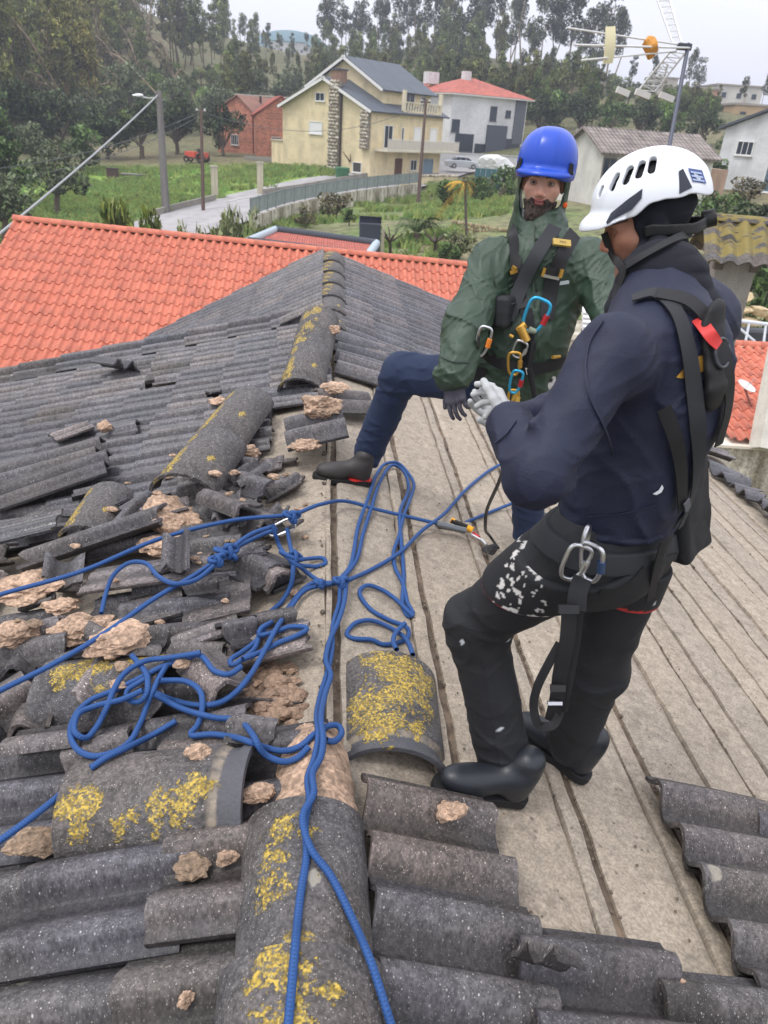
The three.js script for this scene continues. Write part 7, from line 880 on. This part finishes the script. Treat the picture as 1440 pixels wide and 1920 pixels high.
// ================================================================ vegetation
const leafM = new THREE.MeshPhysicalMaterial({ vertexColors: true, roughness: 0.8, side: THREE.DoubleSide, transmission: 0.35, thickness: 0, specularIntensity: 0.15 }), barkM = plain(96, 84, 72, { roughness: 0.95 }), barkPale = plain(150, 132, 112, { roughness: 0.95 });
function leaves(clumps, n, leaf, tones, Rn, droop = 0) { // many leaf sprays spread through the clumps
  const P = new Float32Array(n * 18), N = new Float32Array(n * 18), Cc = new Float32Array(n * 18); let k = 0; const tot = clumps.reduce((s, c) => s + c.w, 0);
  const put = (p, nn, c) => { P.set([p.x, p.y, p.z], k); N.set([nn.x, nn.y, nn.z], k); Cc.set(c, k); k += 3; };
  for (let i = 0; i < n; i++) {
    let q = Rn() * tot, c = clumps[0]; for (const d of clumps) { if ((q -= d.w) < 0) { c = d; break; } }
    let u; do { u = V(Rn() * 2 - 1, Rn() * 2 - 1, Rn() * 2 - 1); } while (u.lengthSq() > 1); const r = Math.pow(u.length(), 0.55); u.normalize();
    const o = V(c.x + u.x * r * c.rx, c.y + u.y * r * c.ry, c.z + u.z * r * c.rx), s = leaf * (0.6 + 0.8 * Rn()), a = V(Rn() - 0.5, Rn() - 0.5 - droop, Rn() - 0.5).normalize().multiplyScalar(s), b = V(Rn() - 0.5, Rn() - 0.5, Rn() - 0.5).cross(a).normalize().multiplyScalar(s * (0.25 + 0.35 * Rn()));
    const nn = u.clone().multiplyScalar(0.8).add(V(Rn() - 0.5, 0.35 + Rn() * 0.4, Rn() - 0.5)).normalize(), t = tones[Math.floor(Rn() * tones.length)], m = c.t * (0.75 + 0.5 * Rn()), col = [t[0] * m * 2.0, t[1] * m * 2.1, t[2] * m * 1.65];
    const A = o.clone().addScaledVector(a, -0.5), B = o.clone().addScaledVector(b, 0.5).addScaledVector(a, 0.1 * Rn()), D = o.clone().addScaledVector(b, -0.5), E = o.clone().addScaledVector(a, 0.5 + 0.3 * Rn()); put(A, nn, col); put(B, nn, col); put(E, nn, col); put(A, nn, col); put(E, nn, col); put(D, nn, col);
  }
  const g = new THREE.BufferGeometry(); g.setAttribute('position', new THREE.BufferAttribute(P, 3)); g.setAttribute('normal', new THREE.BufferAttribute(N, 3)); g.setAttribute('color', new THREE.BufferAttribute(Cc, 3)); return g;
}
const limb = (a, b, r0, r1, n = 6) => { const m = a.clone().lerp(b, 0.5).add(V((b.y - a.y) * 0.06, 0, (b.y - a.y) * -0.05)); return merge([between(a, m, r0, (r0 + r1) / 2, n), between(m, b, (r0 + r1) / 2, r1, n)]); };
const TO = { pin: [[0.062, 0.08, 0.046], [0.08, 0.098, 0.056], [0.05, 0.068, 0.042]], euc: [[0.070, 0.078, 0.055], [0.088, 0.092, 0.066], [0.056, 0.066, 0.050]], olive: [[0.105, 0.122, 0.088], [0.082, 0.100, 0.070], [0.125, 0.138, 0.104]], dark: [[0.044, 0.060, 0.034], [0.058, 0.076, 0.040], [0.034, 0.050, 0.030]], yel: [[0.17, 0.19, 0.05], [0.21, 0.22, 0.07], [0.12, 0.16, 0.05]], grn: [[0.075, 0.115, 0.045], [0.095, 0.14, 0.055], [0.06, 0.09, 0.04]], dry: [[0.15, 0.12, 0.085], [0.12, 0.10, 0.07], [0.10, 0.10, 0.06]], grey: [[0.16, 0.17, 0.11], [0.12, 0.14, 0.08], [0.2, 0.2, 0.13]] };
function proto(kind, seed) { // {trunk, crown} with the foot at the origin, about 1 unit per metre
  const Rn = mulberry(seed * 31 + 5), r = (a, b) => a + (b - a) * Rn(), T = [], Cl = []; let g;
  if (kind === 'euc') { const H = 14, lx = r(-1.6, 1.6), lz = r(-1, 1), top = V(lx, H * 0.92, lz); T.push(limb(V(0, -0.6, 0), top, 0.17, 0.04)); const n = 13; for (let i = 0; i < n; i++) { const y = r(0.34, 1) * H, t = y / H, a = r(0, 6.3), d = r(0.3, 1.6) * (1.25 - 0.55 * t), c = V(lx * t + Math.cos(a) * d, y, lz * t + Math.sin(a) * d); T.push(between(V(lx * t * 0.88, y - 1.1, lz * t * 0.88), c, 0.05, 0.02, 4)); Cl.push({ x: c.x, y: c.y, z: c.z, rx: r(0.6, 1.25), ry: r(0.7, 1.5), w: 1, t: r(0.6, 1.35) }); } g = leaves(Cl, 1100, 0.52, TO.euc, Rn, 0.35); }
  else if (kind === 'pine') { const H = 11; T.push(limb(V(0, -0.6, 0), V(r(-0.6, 0.6), H * 0.95, 0), 0.2, 0.05)); for (let i = 0; i < 14; i++) { const y = r(0.2, 1) * H, a = r(0, 6.3), d = r(0, 1.9) * (1.1 - 0.8 * y / H); Cl.push({ x: Math.cos(a) * d, y, z: Math.sin(a) * d, rx: r(0.8, 1.6) * (1.2 - 0.6 * y / H), ry: r(0.6, 1.1), w: 1, t: r(0.6, 1.3) }); } g = leaves(Cl, 1200, 0.5, TO.pin, Rn); }
  else { const o = { olive: [5.5, 2.7, 1700, 0.34, TO.olive], dark: [4.6, 2.4, 1700, 0.34, TO.dark], grn: [3.2, 1.7, 1300, 0.28, TO.grn], yel: [2.0, 1.0, 1000, 0.2, TO.yel], grey: [2.0, 1.1, 1000, 0.18, TO.grey], dry: [2.2, 1.5, 700, 0.26, TO.dry] }[kind], [H, Rd, n, lf, to] = o; const th = H * (kind === 'olive' ? 0.32 : 0.2); T.push(limb(V(0, -0.4, 0), V(r(-0.2, 0.2), th, r(-0.2, 0.2)), H * 0.045, H * 0.035)); for (let i = 0; i < 12; i++) { const a = r(0, 6.3), d = Math.sqrt(Rn()) * Rd * 0.72, y = th + r(0.1, 0.95) * (H - th) * (1 - 0.4 * d / Rd), c = V(Math.cos(a) * d, y, Math.sin(a) * d); T.push(limb(V(0, th * 0.9, 0), c, H * 0.018, H * 0.005, 4)); Cl.push({ x: c.x, y: c.y, z: c.z, rx: Rd * r(0.26, 0.46), ry: Rd * r(0.2, 0.36), w: 1, t: r(0.6, 1.35) }); } g = leaves(Cl, n, lf, to, Rn); }
  return { trunk: merge(T), crown: g };
}
const PR = {}; for (const [k, n] of [['euc', 4], ['pine', 2], ['olive', 3], ['dark', 3], ['grn', 2], ['yel', 2], ['grey', 2], ['dry', 2]]) PR[k] = Array.from({ length: n }, (_, i) => proto(k, i + k.length * 7 + k.charCodeAt(0)));
const protoThing = {};
function tree(kind, name, label, cat, P, s, { group, sy = 1, bark = barkM, v } = {}) {
  const i = v ?? Math.floor(R() * PR[kind].length), key = name + kind + i; let o;
  if (!protoThing[key]) { o = new THREE.Group(); part(cat === 'shrub' ? 'stem' : 'trunk', PR[kind][i].trunk, bark, o); part(cat === 'shrub' ? 'foliage' : 'crown', PR[kind][i].crown, leafM, o); protoThing[key] = o; } else o = protoThing[key].clone();
  o.name = numbered(name); scene.add(o); o.position.copy(P); o.rotation.y = R() * 6.3; o.scale.set(s, s * sy, s); delete o.userData.group; return tag(o, label, cat, group);
}
// the wooded hills as a mass
function wood(name, kind, v, spots) { const { trunk, crown } = PR[kind][v], t = trunk.index ? trunk.toNonIndexed() : trunk.clone(), n = t.attributes.position.count, c = new Float32Array(n * 3).fill(0); for (let i = 0; i < n; i++) c.set([0.13, 0.11, 0.09], i * 3); t.setAttribute('color', new THREE.BufferAttribute(c, 3)); t.deleteAttribute('uv'); const g = mergeGeometries([t, crown]), m = new THREE.InstancedMesh(g, leafM, spots.length), o = new THREE.Object3D(); spots.forEach(([p, s, lean], i) => { o.position.copy(p); o.rotation.set(lean * rr(-1, 1), R() * 6.3, lean * rr(-0.6, 1)); o.scale.set(s, s * rr(0.85, 1.15), s); o.updateMatrix(); m.setMatrixAt(i, o.matrix); const k = rr(0.7, 1.35), br = lean > 0.1 ? 1.9 : 1.35; m.setColorAt(i, lin(k * br * rr(0.95, 1.2), k * (br > 1.5 ? 1.75 : 1.38), k * rr(0.8, 1.0))); }); m.name = numbered(name); m.castShadow = m.receiveShadow = true; m.userData.kind = 'stuff'; scene.add(m); return m; }
R = mulberry(404);
{
  const buckets = {}; const put = (k, v, s) => (buckets[k + '|' + v] ??= []).push(s);
  const skylineL = (x) => (x < 340 ? -80 : lerp(-60, 70, clamp((x - 340) / 260)));
  let n = 0; for (let i = 0; i < 5000 && n < 290; i++) { const x = rr(-120, 640), y = rr(-60, 245), P = ground(x, y), d = P.distanceTo(camera.position); if (d < 92 || d > 330) continue; if (x > 180 && x < 420 && y > 150) continue; const low = sstep(340, 560, x); n++; const kind = R() < 0.62 ? 'euc' : 'pine'; put(kind, kind === 'euc' ? Math.floor(R() * 4) : Math.floor(R() * 2), [P, rr(0.7, 1.1) * lerp(1, 0.36, low), x < 260 ? 0.16 : 0.06]); }
  n = 0; for (let i = 0; i < 5000 && n < 430; i++) { const x = rr(585, 1340), y = rr(85, 240), P = ground(x, y), d = P.distanceTo(camera.position); if (d < 105 || d > 260) continue; if (x > 900 && x < 1075 && y > 102 && y < 152 && R() < 0.75) continue; n++; const kind = R() < 0.5 ? 'euc' : 'pine'; put(kind, kind === 'euc' ? Math.floor(R() * 4) : Math.floor(R() * 2), [P, (y > 150 ? rr(0.35, 0.6) : x < 820 ? rr(0.4, 0.65) : rr(0.5, 0.9)) * (x > 1120 ? 0.55 : 1), 0.04]); }
  for (let i = 0; i < 520; i++) { const L = i < 240, x = L ? rr(-60, 480) : rr(600, 1340), y = L ? rr(140, 262) : rr(110, 235), P = ground(x, y), d = P.distanceTo(camera.position); if (d < 92 || d > 230) continue; if (!L && x > 905 && x < 1070 && y > 104 && y < 150 && R() < 0.6) continue; if (L && x > 400 && y > 180) continue; const kind = pick(['grn', 'dark', 'olive', 'dark']); put(kind, 0, [P, (kind === 'grn' ? 1 : 0.62) * rr(0.6, 1.15), 0.03]); }
  for (const k in buckets) { const [kind, v] = k.split('|'); wood({ euc: 'eucalyptus_wood', pine: 'pine_wood' }[kind] ?? 'scrub', kind, +v, buckets[k]); }
  // single trees that stand out on the crests
  const top = (x) => { let y = -80; for (; y < 260; y += 3) { const d = ray(x, y), o = camera.position; let hit = false; for (let t = 110; t < 300; t *= 1.01) if (o.y + d.y * t < landH(o.x + d.x * t, o.z + d.z * t)) { hit = true; break; } if (hit) break; } return y + 3; };
  for (let x = 606; x < 1160; x += 15) { const y = top(x), P = ground(x + rr(-5, 5), y + 4); tree('euc', 'eucalyptus_tree', 'tall thin eucalyptus on the skyline of the right hill', 'tree', P, rr(0.95, 1.35) * (x < 760 ? 0.85 : 1), { group: 'eucalyptus trees on the skyline of the right hill', bark: barkPale }); }
  for (let x = 384; x < 600; x += 24) { const y = top(x), P = ground(x + rr(-5, 5), y + 4); tree('euc', 'eucalyptus_tree', 'thin eucalyptus on the falling skyline of the left hill', 'tree', P, rr(0.3, 0.52), { group: 'eucalyptus trees on the falling skyline of the left hill', bark: barkPale }); }
  for (const [x, h] of [[1180, 0.5], [1215, 0.55], [1290, 0.7], [1305, 0.6], [1390, 0.4], [1425, 0.45]]) tree('euc', 'eucalyptus_tree', 'small tree standing up behind the buildings of the far right hill', 'tree', ground(x, top(x) + 4), h, { group: 'small trees behind the buildings of the far right hill', bark: barkPale });
  // leaning dead trunks on the left slope
  for (let i = 0; i < 80; i++) { const x = rr(-20, 340), y = rr(70, 250), P = ground(x, y), a = rr(-1.25, -0.15) * (R() < 0.8 ? 1 : -0.4), L = rr(7, 15), d = V(Math.sin(a), Math.cos(a), rr(-0.2, 0.3)).normalize(), e = P.clone().addScaledVector(d, L); const pts = [P.clone().add(V(0, -0.3, 0)), P.clone().lerp(e, 0.4).add(V(0, 0.3, 0)), P.clone().lerp(e, 0.75).add(V(0, 0.2, 0)), e.add(V(0, -1.2, 0))]; const g = thing('leaning_tree', 'brownish storm bent tree leaning over on the left hillside', 'tree', 'storm bent trees on the left hillside'); part('trunk', tube(pts, 0.14, 5), barkPale, g); const cl = []; for (let k = 0; k < 7; k++) { const q = pts[1].clone().lerp(pts[3], k / 6); cl.push({ x: q.x, y: q.y - 0.3, z: q.z, rx: 0.7, ry: 0.5, w: 1, t: rr(0.7, 1.3) }); } part('crown', leaves(cl, 260, 0.42, TO.dry, mulberry(i), 0.6), leafM, g); }
}
// trees and shrubs that can be told apart: picture foot, depth, kind, size, label
for (let [x, y, d, k, s, l, sy = 1] of [
  [245, 232, 104, 'olive', 1.45, 'big grey green olive tree left of the lamp head'], [335, 240, 102, 'olive', 1.25, 'round olive tree just right of the lamp post top'], [405, 232, 106, 'olive', 1.2, 'olive tree right of the wooden pole above the low stone wall'], [160, 258, 95, 'olive', 1.1, 'olive tree on the dark slope left of the biggest olive'], [478, 205, 120, 'olive', 1.15, 'olive tree above the white shed roof'], [540, 200, 122, 'olive', 1.2, 'olive tree between the white shed and the cream house roof'], [430, 190, 128, 'olive', 1.0, 'paler olive tree on the slope above the brick houses'],
  [420, 298, 82, 'dark', 1.1, 'dark round bush in front of the left brick house'], [330, 292, 85, 'dark', 1.3, 'dark evergreen tree behind the wooden pole'], [265, 300, 80, 'dark', 1.35, 'dark evergreen tree left of the lamp post'], [200, 300, 80, 'dark', 1.2, 'dark tree at the upper edge of the meadow left of the rusty box'], [120, 290, 84, 'dark', 1.5, 'large dark tree at the foot of the left hill'], [40, 300, 80, 'dark', 1.6, 'large dark tree at the left edge under the hill'], [-10, 330, 66, 'grn', 1.7, 'green tree cut by the left edge below the dark trees'], [70, 330, 68, 'olive', 0.9, 'small grey green tree left of the meadow'], [155, 325, 70, 'grn', 1.3, 'bright green bush at the edge of the meadow'], [30, 375, 54, 'grn', 1.4, 'green bush low on the left edge above the orange roof'],
  [112, 398, 50, 'olive', 0.85, 'small olive tree with a dark stem standing in the meadow'], [10, 430, 40, 'olive', 0.75, 'olive bush at the left edge behind the orange ridge'],
  [215, 428, 30, 'yel', 0.9, 'yellow green bush behind the orange ridge left of the lamp post', 362], [285, 432, 29, 'yel', 0.7, 'smaller yellow green bush at the foot of the lamp post', 378], [432, 445, 28, 'grey', 0.95, 'pale variegated bush beside the end of the grey fence', 374], [470, 448, 28, 'grey', 0.7, 'small variegated bush right of the taller one', 380], [360, 445, 27, 'grey', 0.65, 'low grey green bush behind the orange ridge at the road', 405], [400, 448, 27, 'dry', 0.4, 'low dry bush behind the orange ridge', 415], [330, 440, 28, 'dry', 0.45, 'thin dry bush right of the lamp post foot', 392],
  [575, 425, 44, 'dry', 0.55, 'brown bush below the retaining wall'], [630, 412, 48, 'dry', 0.8, 'wide brown bush in the garden left of the dark hut'], [655, 425, 44, 'grn', 0.3, 'small bright green plant in the garden'], [890, 372, 56, 'dry', 0.9, 'pinkish dry shrub below the silver car'], [905, 380, 54, 'grn', 0.6, 'green shrub left of the blue helmet'], [830, 395, 52, 'grn', 0.6, 'green bush at the end of the retaining wall'], [940, 360, 60, 'grn', 0.9, 'green shrub behind the blue helmet'], [1060, 365, 52, 'dark', 0.55, 'dark hedge bush right of the blue helmet'], [860, 470, 35, 'grey', 0.8, 'grey green bush below the yellow leaved palm'], [840, 478, 34, 'grn', 0.4, 'low green bush in front of the terrace wall'],
  [1010, 235, 100, 'dark', 1.3, 'dark tree right of the white modern house'], [1050, 225, 105, 'grn', 1.5, 'green tree between the white house and the grey roof'], [1090, 232, 100, 'dark', 1.2, 'dark tree left of the grey roofed house'], [1150, 222, 100, 'grn', 1.3, 'green tree behind the ridge of the grey roof'], [1200, 228, 95, 'dark', 1.1, 'dark tree behind the antenna foot'], [1260, 236, 92, 'grn', 1.1, 'green tree behind the antenna mast'], [1320, 242, 90, 'dark', 1.0, 'dark tree behind the right end of the grey roof'], [1370, 262, 85, 'grn', 0.9, 'green tree above the white gable house'],
  [1350, 400, 40, 'grn', 1.0, 'green bush above the mossy chimney cap', 355], [1395, 420, 36, 'dark', 1.0, 'dark bush right of the mossy chimney cap', 372], [1440, 440, 34, 'dark', 1.1, 'dark bush at the right edge above the stone blocks', 400], [1425, 500, 27, 'grn', 1.1, 'tall green bush at the right edge behind the chimney shaft', 440], [1340, 330, 58, 'grn', 0.7, 'small tree in front of the white gable house'], [1410, 352, 50, 'dry', 0.9, 'bare brown bush in front of the white gable house'], [1125, 560, 22, 'yel', 0.7, 'yellow green bush glimpsed between the two workers', 520], [1225, 380, 44, 'grn', 0.8, 'green bush under the eave of the grey roofed house'],
]) { const foot = onLand(at(x, y, d)); if (sy > 10) { PR[k][0].crown.computeBoundingBox(); sy = (at(x, sy, d).y - foot.y) / (PR[k][0].crown.boundingBox.max.y * s); } const shrub = s * PR[k][0].crown.boundingBox?.max.y < 3 || ['yel', 'grey', 'dry', 'grn'].includes(k); tree(k, shrub ? 'shrub' : k === 'olive' ? 'olive_tree' : 'evergreen_tree', l, shrub ? 'shrub' : 'tree', foot, s, { sy }); }
// palm, yellow palm, bare trees
function frond(L, a, rise, droop, w, tone, seed) { const Rn = mulberry(seed), P = [], N = [], Cc = [], sp = (t) => V(Math.cos(a) * L * t, rise * L * Math.sin(t * 1.9) - droop * L * t * t, Math.sin(a) * L * t), sd = V(-Math.sin(a), 0, Math.cos(a)); const n = 22; for (let i = 1; i < n; i++) { const t = i / n, o = sp(t), nx = sp(t + 0.02).sub(o).normalize(), l = w * Math.sin(Math.PI * Math.min(1, t * 0.85 + 0.12)) * (0.8 + 0.4 * Rn()); for (const s of [-1, 1]) { const tip = o.clone().addScaledVector(sd, s * l * 0.8).addScaledVector(nx, l * 0.7).add(V(0, -l * 0.35, 0)), b = o.clone().addScaledVector(nx, L / n * 0.7), m = 0.7 + 0.6 * Rn(); for (const q of [o, b, tip]) { P.push(q.x, q.y, q.z); N.push(0, 1, 0); Cc.push(tone[0] * m, tone[1] * m, tone[2] * m); } } } const g = new THREE.BufferGeometry(); g.setAttribute('position', new THREE.Float32BufferAttribute(P, 3)); g.setAttribute('normal', new THREE.Float32BufferAttribute(N, 3)); g.setAttribute('color', new THREE.Float32BufferAttribute(Cc, 3)); return mergeGeometries([g]); }
{
  const P = onLand(at(780, 462, 38)), p = thing('palm', 'low green palm with arching fronds in the garden right of the dark hut', 'palm', null, P); part('trunk', cyl(0.16, 0.22, 0.6, 10).translate(0, 0.1, 0), barkM, p); for (let i = 0; i < 26; i++) part('frond', frond(rr(1.1, 1.55), i * 2.4, rr(0.45, 1.0), rr(0.3, 0.9), 0.4, [0.12, 0.19, 0.06], i), leafM, p).position.y = 0.4;
  const Y = at(878, 462, 37), yt = at(872, 345, 37), y = thing('palm', 'tall thin palm with drooping yellow leaves left of the green rain jacket', 'palm', null, Y); const h = yt.y - Y.y; part('trunk', between(V(0, -0.6, 0), yt.clone().sub(Y), 0.07, 0.06, 8), plain(70, 60, 52), y); for (const [a, l, r, d] of [[3.3, 1.05, 0.28, 0.5], [2.8, 1.0, 0.35, 0.7], [3.7, 0.9, 0.3, 0.9], [0.3, 0.5, 0.5, 0.6], [1.2, 0.6, 0.4, 1.3], [2.2, 0.7, 0.3, 1.6]]) part('frond', frond(l, a, r, d, 0.42, [0.8, 0.46, 0.04], Math.round(a * 10)), leafM, y).position.copy(yt).sub(Y); for (const [dx, L] of [[-0.1, 1.7], [0.02, 1.5]]) part('dry_frond', frond(L, 4.2, -0.2, 1.2, 0.25, [0.72, 0.4, 0.05], 77 + L * 10).rotateZ(-0.2), leafM, y).position.copy(yt).sub(Y).add(V(dx, -0.1, 0.1));
  for (const [x, yy, d, l, s] of [[812, 478, 36, 'small bare crooked tree right of the green palm', 1.0], [728, 476, 33, 'bare twisted tree beside the dark hut', 0.9], [706, 474, 33, 'bare pruned stump left of the twisted tree', 0.6], [655, 318, 71, 'bare vine frame in front of the cream gable wall', 1.2]]) { const A = at(x, yy, d), t = thing('bare_tree', l, 'tree', null, A), k = s * 1.1; part('trunk', limb(V(0, -0.5, 0), V(0.05, k * 0.6, 0), 0.1 * s, 0.07 * s), plain(70, 58, 50), t); for (let i = 0; i < 6; i++) { const a = i * 1.1 + x, b = V(Math.cos(a) * k * 0.6, k * rr(0.8, 1.25), Math.sin(a) * k * 0.5); part('branch', limb(V(0.03, k * 0.5, 0), b, 0.055 * s, 0.02), plain(78, 66, 56), t); } }
}
// grass
{
  const B = []; for (let i = 0; i < 7; i++) { const a = i * 0.9, c = new THREE.PlaneGeometry(0.07, 0.3, 1, 2).translate(0, 0.13, 0); const p = c.attributes.position; for (let j = 0; j < p.count; j++) { const y = p.getY(j); p.setX(j, p.getX(j) * (1 - y * 2.6)); p.setZ(j, y * y * 2); } c.rotateY(a).translate(Math.cos(a) * 0.07, 0, Math.sin(a) * 0.07); B.push(c); } const g = merge(B), S = []; R = mulberry(66);
  for (let i = 0; i < 16000 && S.length < 6500; i++) { const z = -rr(34, 82), x = rr(-42, 22); const [px, py] = toPix(V(x, landH(x, z), z)); if (px < -30 || px > 960) continue; let near = 9; for (const q of roadPts) near = Math.min(near, Math.hypot(q.x - x, q.z - z)); if (near < 4.4) continue; if (fbm(x * 0.15, z * 0.15, 4, 2) < (px > 480 && py > 380 ? 0.05 : -0.2)) continue; S.push([x, z]); }
  const m = new THREE.InstancedMesh(g, std({ color: lin(0.36, 0.48, 0.14), roughness: 0.9 }), S.length), o = new THREE.Object3D(); S.forEach(([x, z], i) => { o.position.set(x, landH(x, z), z); o.rotation.y = R() * 6; const s = rr(0.7, 1.6); o.scale.set(s * 1.6, s, s * 1.6); o.updateMatrix(); m.setMatrixAt(i, o.matrix); const k = rr(0.6, 1.1); m.setColorAt(i, lin(k * rr(0.8, 1.2), k, k)); }); m.name = 'grass'; m.userData.kind = 'stuff'; m.castShadow = m.receiveShadow = true; scene.add(m); tag(m, 'green grass tufts of the meadow and garden', 'grass');
}
renderer.render(scene, camera);
